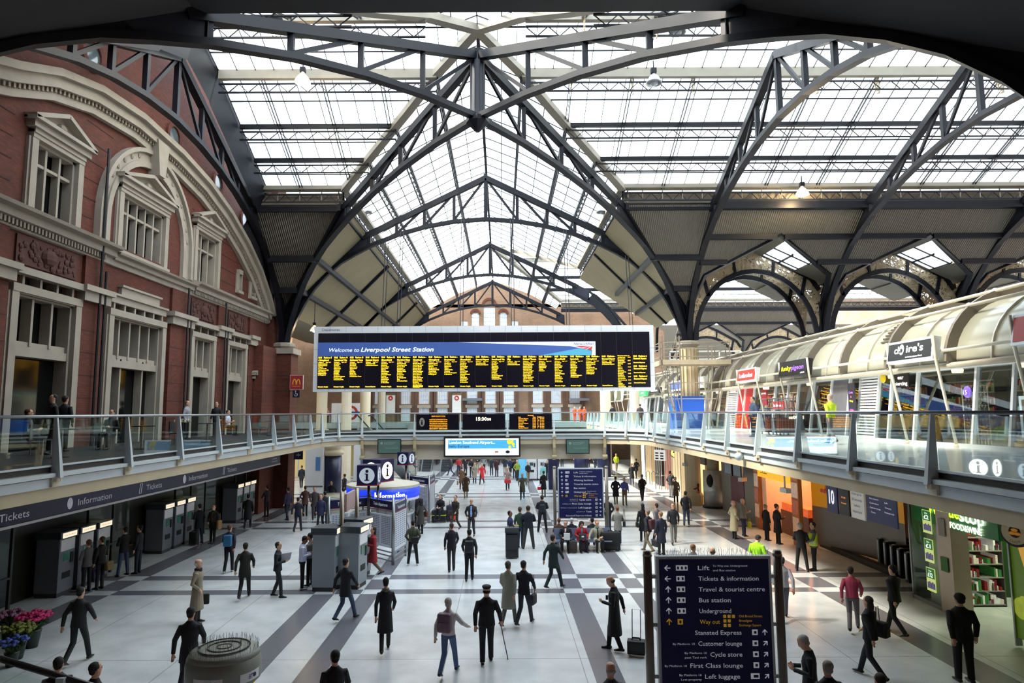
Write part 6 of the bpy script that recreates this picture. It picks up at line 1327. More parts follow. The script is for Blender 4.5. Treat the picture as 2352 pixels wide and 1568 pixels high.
# navy clad far columns with cream collars, left far
for (x, y, lab) in ((-11.6, 45.5, 'navy clad round column with cream collar left of the cubes'), (-9.2, 52, 'second navy clad column farther back on the left'), (6.9, 57, 'navy clad column right of the far ticket machines'), (9.3, 60, 'navy striped column with pale writing at the far right')):
    t = thing('clad_column', lab, 'column', (x, y, 0)); b = MB(); b.lathe([(.62, 0), (.62, 2.9)], n=20); b.build('cladding', M('#1c2044', .35, 0, .1, 2), t, True); b = MB(); b.lathe([(.5, 2.9), (.72, 3.0), (.78, 3.2), (.6, 3.35), (.7, 3.5), (.55, 4.1)], n=20); b.build('collar', M('#cfc0a4', .6), t, True); b = MB(); b.lathe([(.63, 3.5), (.63, 3.62)], n=20); b.build('red_band', M('#9a2a22'), t, True)
for (x0, x1, y, z1, c, lab) in ((-13.2, -12.0, 44.6, 3.6, '#d5d8dc', 'white panelled kiosk wall beside the brick pier'), (-10.6, -9.8, 47.5, 3.8, '#cdd1d6', 'white panel with a small blue screen left of the cubes')):
    t = boxs('panel_wall', lab, 'wall panel', x0, x1, y, y+.8, 0, z1, M(c, .5, 0, .1, 1)); b = MB(); b.box(-(x1-x0)/2-.01, (x1-x0)/2+.01, -.42, -.4, .9, 1.0); b.build('band', M('#5a6470'), t); b = MB(); b.box(.1, .4, -.42, -.4, 2.0, 2.9); b.build('screen', M('#3a5a80', .3, 0, .1, 3, .2), t)
# far shop fronts left and back, escalators
for k, (x0, x1, c) in enumerate(((-24, -18, '#c8b070'), (-17.5, -13, '#7a6a40'), (-12.5, -8, '#8e8a80'))):
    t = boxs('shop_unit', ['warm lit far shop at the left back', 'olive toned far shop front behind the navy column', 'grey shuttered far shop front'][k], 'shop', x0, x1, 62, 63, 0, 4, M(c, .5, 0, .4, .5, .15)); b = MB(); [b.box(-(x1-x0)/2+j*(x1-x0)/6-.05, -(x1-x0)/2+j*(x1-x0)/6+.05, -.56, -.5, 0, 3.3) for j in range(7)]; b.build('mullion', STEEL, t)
def escal(label, x, y0, y1, z0, z1, w=1.1):
    t = thing('escalator', label, 'escalator', (x, y0, 0)); L = y1-y0; b = MB(); b.prism([(-w/2, 0, z0-.3), (-w/2, L, z1-.3), (-w/2, L, z1+.02), (-w/2, 0, z0+.02)], (w, 0, 0)); b.build('truss', M('#7d8488', .4, .4), t)
    b = MB(); n = 22; [b.box(-w/2+.12, w/2-.12, L*k/n, L*(k+1)/n, z0+(z1-z0)*k/n, z0+(z1-z0)*(k+1)/n+.05) for k in range(n)]; b.build('steps', M('#4e5357', .4, .5), t)
    for s in (-1, 1):
        b = MB(); b.quad((s*w/2, 0, z0), (s*w/2, L, z1), (s*w/2, L, z1+.9), (s*w/2, 0, z0+.9)); b.build('glass_panel', GLASS, t); b = MB(); b.tube([(s*w/2, -.5, z0+.9), (s*w/2, 0, z0+.95), (s*w/2, L, z1+.95), (s*w/2, L+.5, z1+.95)], .05, 6); b.build('handrail', BLACK, t, True)
escal('escalator rising to the street level behind the left of the bridge', -7.5, 66, 74, 0, MZ); escal('second escalator beside it, behind the airline advert', -5.6, 66, 74, 0, MZ); escal('escalator sloping down to the right behind the bridge glass', -10.4, 50, 60.2, MZ, 0); o = [q for q in COL.objects if q.get('label', '').startswith('escalator sloping')][0]; o.rotation_euler = (0, 0, -.207)
t = thing('staircase', 'grey stone stair flight behind the navy information cubes', 'stairs', (-9.2, 66, 0)); b = MB(); [b.box(-1, 1, k*.35, 8, k*.235, (k+1)*.235) for k in range(20)]; b.build('steps', M('#8d8f90', .7), t)
# roundel sign and totems beyond bridge, wall signs
p = PY(805, 972, 75); p.z = 5.85; t = thing('roundel_sign', 'white roundel sign seen through the left of the bridge glass', 'sign', p); b = MB(); b.box(-2.2, 2.2, 0, .1, -1.1, 1.1); b.build('board', M('#e8ecf0', .5), t); b = MB(); b.path([(.7*cos(2*pi*k/24), -.03, .7*sin(2*pi*k/24)) for k in range(24)], .28, .03, up=(0, 1, 0), closed=True); b.build('ring', M('#b03a3a'), t); b = MB(); b.box(-1.1, 1.1, -.06, -.03, -.14, .14); b.build('bar', M('#28387a'), t); b = MB(); b.box(-.1, .1, 0, .1, -1.4, -1.1); b.build('foot', STEEL, t)
for px, ch in ((897, 'A'), (1049, 'B')):
    p = PY(px, 928, 80.88); t = thing('bus_stop_sign', 'tall white stop sign lettered %s on the far brick wall' % ch, 'sign', p); b = MB(); b.box(-.55, .55, 0, .12, -1.1, 1.1); b.build('board', M('#e6e6e2', .5), t); b = MB(); b.tube([(0, -.03, .75), (0, 0, .75)], .3, 16); b.build('disc', M('#b02a22'), t); b = MB(); b.text(ch, 0, .62, .25, .28, -.05, 'C', bold=.03); b.build('lettering', WHITE, t); b = MB(); b.box(-.5, .5, -.1, .1, 1.5, 2.2); b.build('header_box', M('#20264a'), t)
for px in (1085, 1330):
    p = PY(px, 920, 80.7); t = thing('door_canopy', 'grey flat canopy over a doorway in the far brick wall, %s one' % ('left' if px < 1200 else 'right'), 'canopy', p); b = MB(); b.box(-1.2, 1.2, -.6, .3, 0, .3); b.build('slab', M('#6a7078', .5), t)
for (px, x1, lab) in ((738, 0, 'cream square column left under the board'), (838, 0, 'cream round column under the left of the board'), (1392, 0, 'cream column under the right end of the board')):
    p = PY(px, 990, 62); t = thing('cream_column', lab, 'column', (p.x, 62, 0)); b = MB(); b.lathe([(.5, 0), (.5, 12.5)], n=16); b.build('shaft', M('#d9ccb0', .6, 0, .06, 1), t, True); b = MB(); b.lathe([(.5, 3.9), (.7, 4.1), (.7, 4.3), (.5, 4.4)], n=16); b.build('collar', CREAM, t, True)
# seats
t = thing('bench_seat', 'row of blue grey metal seats where the three women sit', 'bench', (3.5, 28.55, 0)); BL = M('#7d8aa8', .35, .5, .05)
for k in range(4): b = MB(); x = -1.25+k*.62; b.box(x, x+.52, -.45, 0, .42, .45); b.build('seat', BL, t); b = MB(); b.prism([(x, 0, .5), (x+.52, 0, .5), (x+.52, .12, .9), (x, .12, .9)], (0, .03, 0)); b.build('backrest', BL, t); b = MB(); b.box(x, x+.52, .25, .7, .42, .45); b.build('seat', BL, t)
b = MB(); b.box(-1.3, 1.3, -.02, .2, .32, .42); b.build('beam', STEEL, t)
for x in (-1.1, 0, 1.1): b = MB(); b.box(x-.04, x+.04, -.35, .55, 0, .05); b.box(x-.03, x+.03, .05, .12, 0, .35); b.build('leg', STEEL, t)
def suitcase(label, x, y, w, d, h, col='#15161a', rz=0., handle=.0, soft=False, name='suitcase', extra=None, z=0):
    t = thing(name, label, 'luggage', (x, y, z), rz); b = MB(); r = .06
    b.box(-w/2, w/2, -d/2+.02, d/2-.02, .05, h); b.box(-w/2+.03, w/2-.03, -d/2, d/2, .09, h-.05); o = b.build('shell', M(col, .6, 0, .2, 4), t); m_ = o.modifiers.new('bevel', 'BEVEL'); m_.width = .02; m_.segments = 2
    for sx in (-1, 1): b = MB(); b.tube([(sx*(w/2-.05)-.02, d/2-.04, .04), (sx*(w/2-.05)+.02, d/2-.04, .04)], .04, 10); b.build('wheel', BLACK, t)
    b = MB(); b.box(-w/2+.05, w/2-.05, -d/2-.015, -d/2, h*.35, h*.37); b.path([(-.1, 0, h), (-.08, 0, h+.05), (.08, 0, h+.05), (.1, 0, h)], .03, .02, up=(0, 1, 0)); b.build('grab_handle', DARK, t)
    if handle:
        b = MB(); b.tube([(-.1, d/2-.05, h), (-.1, d/2-.05+handle*.35, h+handle), (.1, d/2-.05+handle*.35, h+handle), (.1, d/2-.05, h)], .012, 6); b.build('trolley_handle', STEEL, t)
    if extra: b = MB(); b.box(-w/2-.01, w/2+.01, -d/2-.01, d/2+.01, h*.6, h*.66); b.build('strap', M(extra), t)
    return t
def g2(px, py): p = PZ(px, py, 0); return p.x, p.y
x, y = g2(1402, 1264); suitcase('big black suitcase standing beside the seated woman in beige', x, y, .8, .45, .78)
x, y = g2(1316, 1269); suitcase('dark brown rucksack between the feet of the woman in pink', x, y, .35, .28, .48, '#3a302c', name='rucksack')
x, y = g2(1340, 1267); suitcase('dark purple bag at the feet of the woman in the red coat', x, y, .34, .28, .4, '#3a2030', name='rucksack')
x, y = g2(1176, 1281); suitcase('large charcoal suitcase standing by the man in the navy polo', x, y, .52, .4, .95, '#24262c')
suitcase('grey holdall lying on top of the large charcoal suitcase', x, y, .56, .4, .26, '#3a3d44', name='holdall', z=.95)
x, y = g2(1008, 1199); suitcase('black suitcase with a yellow strap under the resting traveller', x, y, .75, .45, .62, extra='#c8d02a'); x, y = g2(1036, 1197); suitcase('tall dark suitcase with an orange tag beside the yellow strapped one', x, y, .5, .4, .85, '#23263a')
t = thing('orange_bag', 'bright orange bag hanging from the tall dark suitcase', 'bag', (x+.12, y-.26, .1)); b = MB(); b.ico((0, 0, .16), .15, 1, .5, 1.1, 12, 8); b.build('body', M('#e04a1e', .6), t); b = MB(); b.path([(-.08, 0, .28), (-.05, 0, .45), (.05, 0, .45), (.08, 0, .28)], .02, .02, up=(0, 1, 0)); b.build('handle', M('#e04a1e', .6), t)
x, y = g2(1462, 1505); suitcase('small black wheeled case pulled by the man in the long black coat', x, y, .42, .3, .36, '#121318', rz=radians(-15), handle=.62)
x, y = g2(735, 1190); t = thing('waste_counter', 'pale round luggage counter in the left crowd', 'counter', (x, y+2, 0)); b = MB(); b.lathe([(.9, 0), (.9, .95), (1.0, 1.0), (1.0, 1.05)], n=24); b.build('drum', M('#b8b4a0', .5), t, True)
# ================================================================ PEOPLE
ARM = {'down': ((.245, -.02, 1.16), (.25, .04, .9), (.25, .06, .8)), 'phone': ((.25, .0, 1.14), (.11, .27, 1.17), (.05, .35, 1.2)), 'fwd': ((.25, .1, 1.17), (.22, .28, .98), (.21, .36, .92)),
       'back': ((.25, -.15, 1.18), (.25, -.21, .93), (.25, -.22, .83)), 'pocket': ((.29, -.06, 1.15), (.2, .1, .98), (.17, .15, .9)), 'ear': ((.27, .14, 1.22), (.14, .09, 1.52), (.1, .07, 1.6)),
       'lap': ((.25, .08, 1.16), (.12, .3, 1.07), (.03, .35, 1.05)), 'cross': ((.26, .06, 1.17), (.05, .2, 1.18), (-.06, .2, 1.2)), 'out': ((.32, .08, 1.2), (.4, .25, 1.08), (.43, .34, 1.05)), 'cane': ((.27, -.03, 1.16), (.31, .06, .94), (.32, .09, .86))}
LEG = {'stand': (((.09, .0, .5), (.1, 0, .08)), ((.09, .02, .5), (.1, .02, .08))), 'walk': (((.09, .2, .52), (.09, .34, .1)), ((.09, -.02, .5), (.09, -.34, .16))),
       'step': (((.09, .12, .52), (.1, .16, .08)), ((.09, .0, .5), (.1, -.16, .1))), 'wide': (((.14, .02, .5), (.19, .02, .08)), ((.14, 0, .5), (.19, 0, .08))), 'sit': (((.12, .42, .5), (.13, .42, .08)), ((.12, .42, .5), (.13, .4, .08)))}
PC = {}
def mcache(key, fn):
    if key not in PC:
        b = MB(); fn(b); me = bpy.data.meshes.new('m'); me.from_pydata(b.v, [], b.f); me.materials.append(None); me.polygons.foreach_set('use_smooth', [True]*len(me.polygons)); me.update(); PC[key] = me
    return PC[key]
def limb(b, pts, rs, n=8): b.tube(pts, rs, n)
def hand(b, w, h, s):
    w, h = V(w), V(h); d = (h-w).normalized(); side = d.cross(V((0, 1, 0)) if abs(d.y) < .8 else V((0, 0, 1))).normalized(); nr = d.cross(side)
    b.tube([w-d*.02, w+d*.03, w+d*.085], [.024, .034, .034], 8)
    for i, L in enumerate((.062, .072, .068, .052)):
        o = side*(-.027+i*.018); p = w+d*.08+o; b.tube([p-d*.02, p+d*L*.55+nr*.006, p+d*L+nr*.022], [.0095, .009, .007], 5)
    b.tube([w+d*.02-side*.025*s, w+d*.05-side*.052*s+nr*.01, w+d*.085-side*.058*s+nr*.02], [.013, .011, .008], 5)
def joints(pose, aR, aL):
    dz = -.44 if pose == 'sit' else 0; J = {}
    for s, a in ((1, aR), (-1, aL)): J[s] = [V((s*p[0], p[1], p[2]+dz)) for p in ((.172, 0, 1.395),)+ARM[a]]
    for s, l in ((1, 0), (-1, 1)): k, an = LEG[pose][l]; J['l%d' % s] = [V((s*.09, 0, .93+dz)), V((s*k[0], k[1], k[2])), V((s*an[0], an[1], an[2]))]
    return J, dz
Z_ = (0, 0, 1)
def hrings(t, g=0.):  # head, tilted by t radians about the neck
    T = Matrix.Translation((0, 0, 1.5)) @ Matrix.Rotation(-t, 4, 'X') @ Matrix.Translation((0, 0, -1.5))
    R = [(1.46, .062, .06, 0), (1.53, .056, .062, .005), (1.555, .055, .07, .02), (1.59, .066, .082, .015), (1.63, .074, .092, .01), (1.67, .077, .097, .004), (1.71, .077, .099, 0), (1.745, .07, .09, -.003), (1.77, .05, .066, -.006), (1.785, .015, .02, -.008)]
    return T, [((0, y, z), rx+g, ry+g, Z_) for z, rx, ry, y in R]
def person(label, pos, h=1.74, face=0., pose='stand', arms=('down', 'down'), top=('jacket', '#1a1c26'), legs='#17181f', hair=('short', '#2a211c'), skin='#c99a80', shoes='#101114', head=0., vox=None, group=None, fat=1., inner=None, scarf=None):
    s = h/1.785; t = thing('person', label, 'person', pos, face, group); t.scale = (s*fat, s*fat**.5, s)
    yy = pos[1]; vox = vox or (.012 if yy < 21 else .015 if yy < 32 else .022)
    J, dz = joints(pose, *arms); hd = round(head, 2)
    def part(name, key, fn, mat, v, sm=True):
        o = bpy.data.objects.new(name, mcache(key, fn)); COL.objects.link(o); o.parent = t; o.material_slots[0].link = 'OBJECT'; o.material_slots[0].material = mat
        if v: m_ = o.modifiers.new('fuse', 'REMESH'); m_.mode = 'VOXEL'; m_.voxel_size = v*s; m_.use_smooth_shade = True
        return o
    def body(b):
        T, hr = hrings(hd); b.T = Matrix.Translation((0, 0, dz)) @ T; b.rings(hr, 14); b.tube([(0, .09, 1.675), (0, .112, 1.64), (0, .1, 1.622)], [.01, .016, .01], 6); b.ico((0, .09, 1.598), .022, 1.2, .6, .35, 8, 4)
        for q in (1, -1): b.ico((q*.079, -.002, 1.65), .028, .35, .7, 1, 8, 5)
        b.T = Matrix.Translation((0, 0, dz)); b.rings([((0, 0, .92), .14, .1, Z_), ((0, 0, 1.1), .12, .085, Z_), ((0, 0, 1.32), .15, .1, Z_), ((0, 0, 1.42), .15, .085, Z_), ((0, 0, 1.48), .065, .062, Z_), ((0, 0, 1.54), .055, .058, Z_)], 12); b.T = None
        for q in (1, -1):
            a = J[q]; b.tube([a[0]-V((q*.06, 0, 0)), a[0], a[1], a[2]], [.045, .048, .038, .025], 8); hand(b, a[2], a[3], q)
            l = J['l%d' % q]; b.tube([l[0], l[1], l[2], l[2]+V((0, .0, -.04))], [.07, .048, .036, .03], 8); b.tube([l[2]+V((0, -.02, -.04)), l[2]+V((0, .14, -.055))], [.03, .02], 6)
    part('body', ('b', pose, arms, hd), body, M(skin, .55, 0, .05), vox)
    kind, tc_ = top[:2]; hem = {'jacket': .86, 'shirt': .93, 'coat': .5, 'parka': .7, 'long': .38, 'tee': .93}[kind]
    def topm(b):
        fl = .02+(.93-hem)*.09; R = []
        if pose != 'sit' and hem < .9: R.append(((0, 0, hem), .16+fl, .125+fl*.8, Z_))
        R += [((0, 0, .94 if pose != 'sit' else .9+0), .172+(.01 if hem < .9 else 0), .135, Z_), ((0, 0, 1.12), .158, .122, Z_), ((0, .005, 1.3), .19, .135, Z_), ((0, 0, 1.39), .192, .12, Z_), ((0, -.005, 1.45), .14, .095, Z_), ((0, -.005, 1.49), .09, .08, Z_), ((0, -.005, 1.52), .068, .072, Z_)]
        b.T = Matrix.Translation((0, 0, dz)); b.rings(R, 14); b.T = None
        for q in (1, -1):
            a = J[q]
            if kind == 'tee': b.tube([a[0]-V((q*.08, 0, 0)), a[0], a[0].lerp(a[1], .7)], [.06, .068, .06], 8)
            else: b.tube([a[0]-V((q*.08, 0, 0)), a[0], a[1], a[2]], [.06, .07, .056, .042], 8)
        if pose == 'sit' and hem < .9:
            for q in (1, -1): l = J['l%d' % q]; b.tube([l[0], l[0].lerp(l[1], .75)], [.11, .1], 8)
    part({'shirt': 'jumper', 'tee': 'shirt', 'long': 'coat', 'parka': 'parka'}.get(kind, kind), ('t', pose, arms, kind), topm, M(tc_, .8, 0, .12, 6), vox)
    if legs:
        def lg(b):
            b.T = Matrix.Translation((0, 0, dz)); b.rings([((0, 0, .86), .15, .11, Z_), ((0, 0, .93), .158, .118, Z_), ((0, 0, 1.0), .15, .11, Z_)], 12); b.T = None
            for q in (1, -1): l = J['l%d' % q]; b.tube([l[0], l[1], l[2]-V((0, 0, .02))], [.092, .068, .056], 10)
        if legs.startswith('skirt'):
            part('skirt', ('s', pose), lambda b: b.lathe([(.16, 1.0), (.18, .8), (.23, .5)], n=14), M(legs[5:], .8), None)
        else: part('trousers', ('l', pose), lg, M(legs, .8, 0, .12, 6), vox)
    for q in (1, -1):
        an = J['l%d' % q][2]
        def sh(b, an=an):
            up = V((0, 0, .05 if an.z > .12 else 0)); b.rings([(an+V((0, -.075, -.045))+up*.8, .028, .02, (0, 1, 0)), (an+V((0, -.05, -.04))+up*.5, .038, .04, (0, 1, 0)), (an+V((0, .03, -.035)), .04, .045, (0, 1, 0)), (an+V((0, .12, -.053))-up*.5, .042, .027, (0, 1, 0)), (an+V((0, .18, -.06))-up, .025, .018, (0, 1, 0))], 10)
        part('shoe', ('sh', pose, q), sh, M(shoes, .4), None)
    st, hc = hair
    def hr_(b):
        T, _ = hrings(hd); b.T = Matrix.Translation((0, 0, dz)) @ T
        if st in ('short', 'long', 'bun', 'curly'): b.ico((0, -.022, 1.705), .09, .97 if st != 'curly' else 1.2, 1.1 if st != 'curly' else 1.25, 1.02 if st != 'curly' else 1.15, 14, 9); b.ico((0, -.05, 1.64), .07, 1, .75, .9, 12, 7)
        if st in ('long', 'curly'): b.ico((0, -.05, 1.58), .09, .95 if st == 'long' else 1.3, .72, 1.75 if st == 'long' else 1.2, 12, 8)
        if st == 'bun': b.ico((0, -.12, 1.72), .045)
        if st == 'bald': b.ico((0, -.03, 1.65), .087, .98, .95, .6, 14, 8)
        if st == 'cap': b.lathe([(.088, 1.72), (.1, 1.745), (.105, 1.77), (.085, 1.79), (.03, 1.8)], (0, -.005, 0), 16, .95, 1.15); b.ico((0, .08, 1.725), .08, 1, .8, .12); b.ico((0, -.03, 1.65), .087, .98, .95, .6, 12, 7)
        if st == 'hood': b.ico((0, -.035, 1.68), .12, 1, 1, 1.25, 12, 8); b.ico((0, -.07, 1.52), .11, 1.1, .8, .8)
        if st == 'hat': b.ico((0, -.015, 1.72), .1, 1, 1.1, 1.0, 14, 8)
    nm = {'cap': 'cap', 'hood': 'hood', 'hat': 'knitted_hat'}.get(st, 'hair')
    part(nm, ('h', st, hd, dz), hr_, M(hc, .8, 0, .25, 30), None)
    if yy < 34:
        def ey(b):
            T, _ = hrings(hd); b.T = Matrix.Translation((0, 0, dz)) @ T
            for q in (1, -1): b.ico((q*.03, .092, 1.673), .011, n=8, m=5); b.box(q*.03-.017, q*.03+.017, .094, .1, 1.693, 1.699)
        part('eyes', ('e', hd, dz), ey, M('#241a16'), None)
    if inner:
        def inr(b):
            b.T = Matrix.Translation((0, 0, dz)); b.rings([((0, .052, .98), .07, .088, Z_), ((0, .06, 1.2), .075, .08, Z_), ((0, .065, 1.34), .075, .076, Z_), ((0, .05, 1.46), .045, .05, Z_)], 10)
        part('shirt', ('i', dz), inr, M(inner, .8), None)
    if scarf: part('scarf', ('sc', dz), lambda b: b.path([(.075*cos(k*pi/6), .08*sin(k*pi/6)+.005, 1.49+dz) for k in range(12)], .05, .07, closed=True), M(scarf, .9, 0, .3, 12), None)
    return t
def FT(px, py, z=0.): return PZ(px, py, z)
def HD(px, py, h=1.74, z=0.): p = PZ(px, py, h+z-.0); return V((p.x, p.y, z))
A_, C_, Rr, Ll = 0, pi, -pi/2, pi/2
def D(a): return radians(a)
def bag(name, label, p, dx=0, dy=0, z=.5, w=.35, h=.28, d=.12, col='#18181c', strap=.3, rz=0., cat='bag'):
    """dx, dy are offsets in the carrier's own frame (dy = in front)"""
    rz = p.rotation_euler[2]; o = Matrix.Rotation(rz, 3, 'Z') @ V((dx, dy, 0)); t = thing(name, label, cat, (p.location[0]+o.x, p.location[1]+o.y, p.location[2]+z), rz)
    b = MB(); b.box(-w/2, w/2, -d/2, d/2, 0, h); ob = b.build('body', M(col, .6, 0, .15, 5), t); m_ = ob.modifiers.new('bevel', 'BEVEL'); m_.width = min(.05, d*.4); m_.segments = 3
    if strap: b = MB(); b.tube([(-w*.35, 0, h), (-w*.2, 0, h+strap), (w*.2, 0, h+strap), (w*.35, 0, h)], .01, 5); b.build('strap', M(col, .6), t)
    b = MB(); b.box(-w*.42, w*.42, -d/2-.012, -d/2, h*.1, h*.55); b.build('pocket', M(col, .5, 0, .3, 9), t)
    return t
SK2 = '#8a5a40'; GREY = '#b9b6b0'
# --- foreground
p = person('elderly man in a long fawn overcoat standing with a briefcase', FT(450, 1430), 1.74, D(-80), 'stand', ('pocket', 'down'), ('long', '#857a68'), '#2c2628', ('bald', '#d8d4cc'), '#d0a590', '#2a1c18', fat=1.12, scarf='#231d1c')
bag('briefcase', 'black briefcase held low by the man in the fawn overcoat', p, -.27, .06, .42, .08, .3, .42, '#101216', .08)
p = person('man in dark suit and flat cap walking away with a cane', FT(1118, 1522), 1.76, D(5), 'step', ('cane', 'back'), ('jacket', '#12131c'), '#12131b', ('cap', '#101118'), fat=1.12)
o = p.location; t = thing('walking_cane', 'thin walking cane in the hand of the man in the flat cap', 'cane', (o.x+.36, o.y+.12, 0)); b = MB(); b.tube([(.14, .1, 0), (-.03, 0, .84), (-.05, -.03, .88), (-.06, -.1, .88)], .012, 6); b.build('shaft', M('#4a4038'), t)
person('balding man in a long black coat looking at his phone beside a wheeled case', FT(1413, 1493), 1.78, D(75), 'step', ('back', 'phone'), ('long', '#0e0f16'), '#0f1017', ('bald', '#3a2c26'), head=.45, fat=1.05, inner='#d8dce6')
t = thing('mobile_phone', 'small phone held by the balding man in the black coat', 'phone', tuple(PY(1394, 1377, 16.8))); b = MB(); b.box(-.03, .03, -.005, .005, 0, .11); b.build('casing', BLACK, t)
person('bald man in a grey jacket with only head and shoulders in view', HD(1402, 1520, 1.72), 1.72, D(10), 'stand', ('down', 'down'), ('jacket', '#3c3a40'), '#1a1a1e', ('bald', '#a8a29a'))
person('grey haired man in a black suit reading a phone at the lower right', HD(1855, 1457, 1.76), 1.76, D(70), 'stand', ('phone', 'phone'), ('jacket', '#101118'), '#101118', ('short', '#a09c98'), head=.5, inner='#e8eaf0')
person('grey haired head in front of the man reading his phone', HD(1900, 1516, 1.72), 1.72, D(0), 'stand', ('down', 'down'), ('jacket', '#14151a'), '#101118', ('short', '#8a8580'))
person('dark haired head cut by the bottom edge on the right', HD(2020, 1545, 1.7), 1.7, D(0), 'stand', ('down', 'down'), ('jacket', '#14151a'), '#101118', ('short', '#2a201c'))
person('dark figure with only head and shoulders at the bottom left of centre', HD(770, 1492, 1.74), 1.74, D(20), 'walk', ('fwd', 'back'), ('jacket', '#14141c'), '#101118', ('short', '#15141a'))
p = person('person in pale top and blue jeans with a round mauve backpack', HD(1030, 1372, 1.68), 1.68, D(-15), 'walk', ('out', 'back'), ('shirt', '#c8bfc2'), '#4e5f86', ('short', '#b0a8a2'), '#d8b8a4')
bag('backpack', 'mauve backpack on the person in jeans near the centre', p, -.02, -.19, .98, .32, .42, .18, '#6a5260', 0)
p = person('slim figure in black walking away left of the centre', FT(884, 1500), 1.8, D(10), 'walk', ('fwd', 'back'), ('coat', '#15151e'), '#16161e', ('short', '#1a161a'), fat=.9, scarf='#6a6258')
person('figure in dark jacket and jeans passing the grey machines', FT(792, 1425), 1.72, D(-30), 'walk', ('fwd', 'back'), ('parka', '#1c1d26'), '#3d4a66', ('short', '#15151a'))
p = person('figure in a pale beige coat walking just past the double floor band', FT(1168, 1438), 1.74, D(-20), 'walk', ('back', 'fwd'), ('coat', '#8f8c80'), '#5a5a55', ('short', '#4a4540'))
p = person('figure in a dark jacket beside the pale beige coat', FT(1204, 1436), 1.74, D(-25), 'walk', ('fwd', 'back'), ('jacket', '#1c1e2a'), '#30333e', ('short', '#1d1b20'))
bag('shoulder_bag', 'dark shoulder bag swinging beside the beige coat', p, .3, -.05, .6, .12, .3, .3, '#1a1c2a', .5)
person('figure in dark green striding left of the double sign post', FT(1272, 1352), 1.76, D(-40), 'walk', ('fwd', 'back'), ('parka', '#1f2e30'), '#1c2a30', ('short', '#2a2624'))
p = person('person in black with a backpack walking away in the centre', FT(1078, 1333), 1.76, D(0), 'step', ('back', 'fwd'), ('jacket', '#14151f'), '#13141c', ('short', '#15151a'))
bag('backpack', 'black backpack on the person walking away in the centre', p, 0, -.2, 1.0, .3, .4, .16, '#20212a', 0)
person('person in a dark suit walking left of the one with a backpack', FT(1037, 1312), 1.76, D(10), 'step', ('fwd', 'down'), ('jacket', '#1a1b26'), '#2c2c30', ('short', '#4a3a32'))
person('man in dark jacket and pale blue shirt walking towards the camera', FT(1083, 1235), 1.8, D(175), 'walk', ('pocket', 'fwd'), ('jacket', '#1d1a20'), '#22242e', ('bald', '#6a5a50'), inner='#8fb0ea')
p = person('figure in brown black coat walking behind the blue shirted man', FT(1046, 1218), 1.72, D(150), 'walk', ('back', 'fwd'), ('jacket', '#241c18'), '#35302a', ('short', '#3a3026'), scarf='#8a6a3a')
bag('shoulder_bag', 'brown shoulder bag on the figure in the brown black coat', p, .25, .05, .7, .3, .25, .1, '#3a2e26', .5)
p = person('person in olive jacket and black trousers seen from behind', FT(948, 1298), 1.7, D(0), 'wide', ('pocket', 'pocket'), ('shirt', '#4a4c3a'), '#0f1016', ('short', '#14131a'), shoes='#d8dadc')
bag('waist_bag', 'black bag slung behind the olive jacket', p, .1, -.18, .85, .28, .26, .12, '#101116', .4)
p = person('person in hooded grey coat queuing at the information desk', FT(966, 1226), 1.66, D(40), 'stand', ('pocket', 'pocket'), ('coat', '#3a3836'), '#101118', ('hood', '#1c1a1e'))
bag('shoulder_bag', 'brown leather bag on the hooded grey coat', p, .3, 0, .78, .12, .26, .32, '#6a3a2a', .5)
person('man in pale grey suit leaning at the information desk', FT(946, 1213), 1.76, D(60), 'stand', ('lap', 'lap'), ('jacket', '#7b828c'), '#6a7078', ('short', '#231a1a'), head=.2)
person('person in black queuing behind the grey suit', FT(958, 1208), 1.72, D(50), 'stand', ('down', 'down'), ('parka', '#121218'), '#101014', ('short', '#16131a'))
q = FT(1010, 1199); person('long haired traveller in black sitting on the suitcases', (q.x+.05, q.y, .2), 1.68, D(160), 'sit', ('lap', 'lap'), ('jacket', '#15151c'), '#1c2230', ('long', '#1a1218'), head=.2)
person('man in navy polo shirt holding a paper bag behind a tall suitcase', FT(1172, 1268), 1.7, D(-110), 'stand', ('phone', 'phone'), ('tee', '#1f2a52'), '#14161e', ('short', '#15110f'), SK2)
t = thing('paper_bag', 'yellowish paper bag in the hands of the man in navy', 'bag', tuple(PY(1186, 1214, 27.75))); b = MB(); b.box(-.1, .1, -.06, .06, -.12, .14); b.build('body', M('#b0a46a', .8), t)
person('person in green top and jeans next to the navy suited man', FT(1195, 1258), 1.74, D(-20), 'stand', ('lap', 'down'), ('shirt', '#2f4a38'), '#2a3a4e', ('short', '#4a3a30'))
person('broad man in navy suit seen from behind in the centre', FT(1214, 1260), 1.82, D(0), 'wide', ('lap', 'lap'), ('jacket', '#171b2c'), '#3a3a3c', ('short', '#3a2c24'), fat=1.15)
p = person('man in black jacket with small backpack standing left of the second sign', FT(1246, 1222), 1.78, D(0), 'wide', ('lap', 'lap'), ('jacket', '#10121c'), '#10121a', ('short', '#2a1c16'), fat=1.1)
bag('backpack', 'small black backpack on the man left of the second sign', p, 0, -.18, 1.0, .26, .36, .14, '#1c2030', 0)
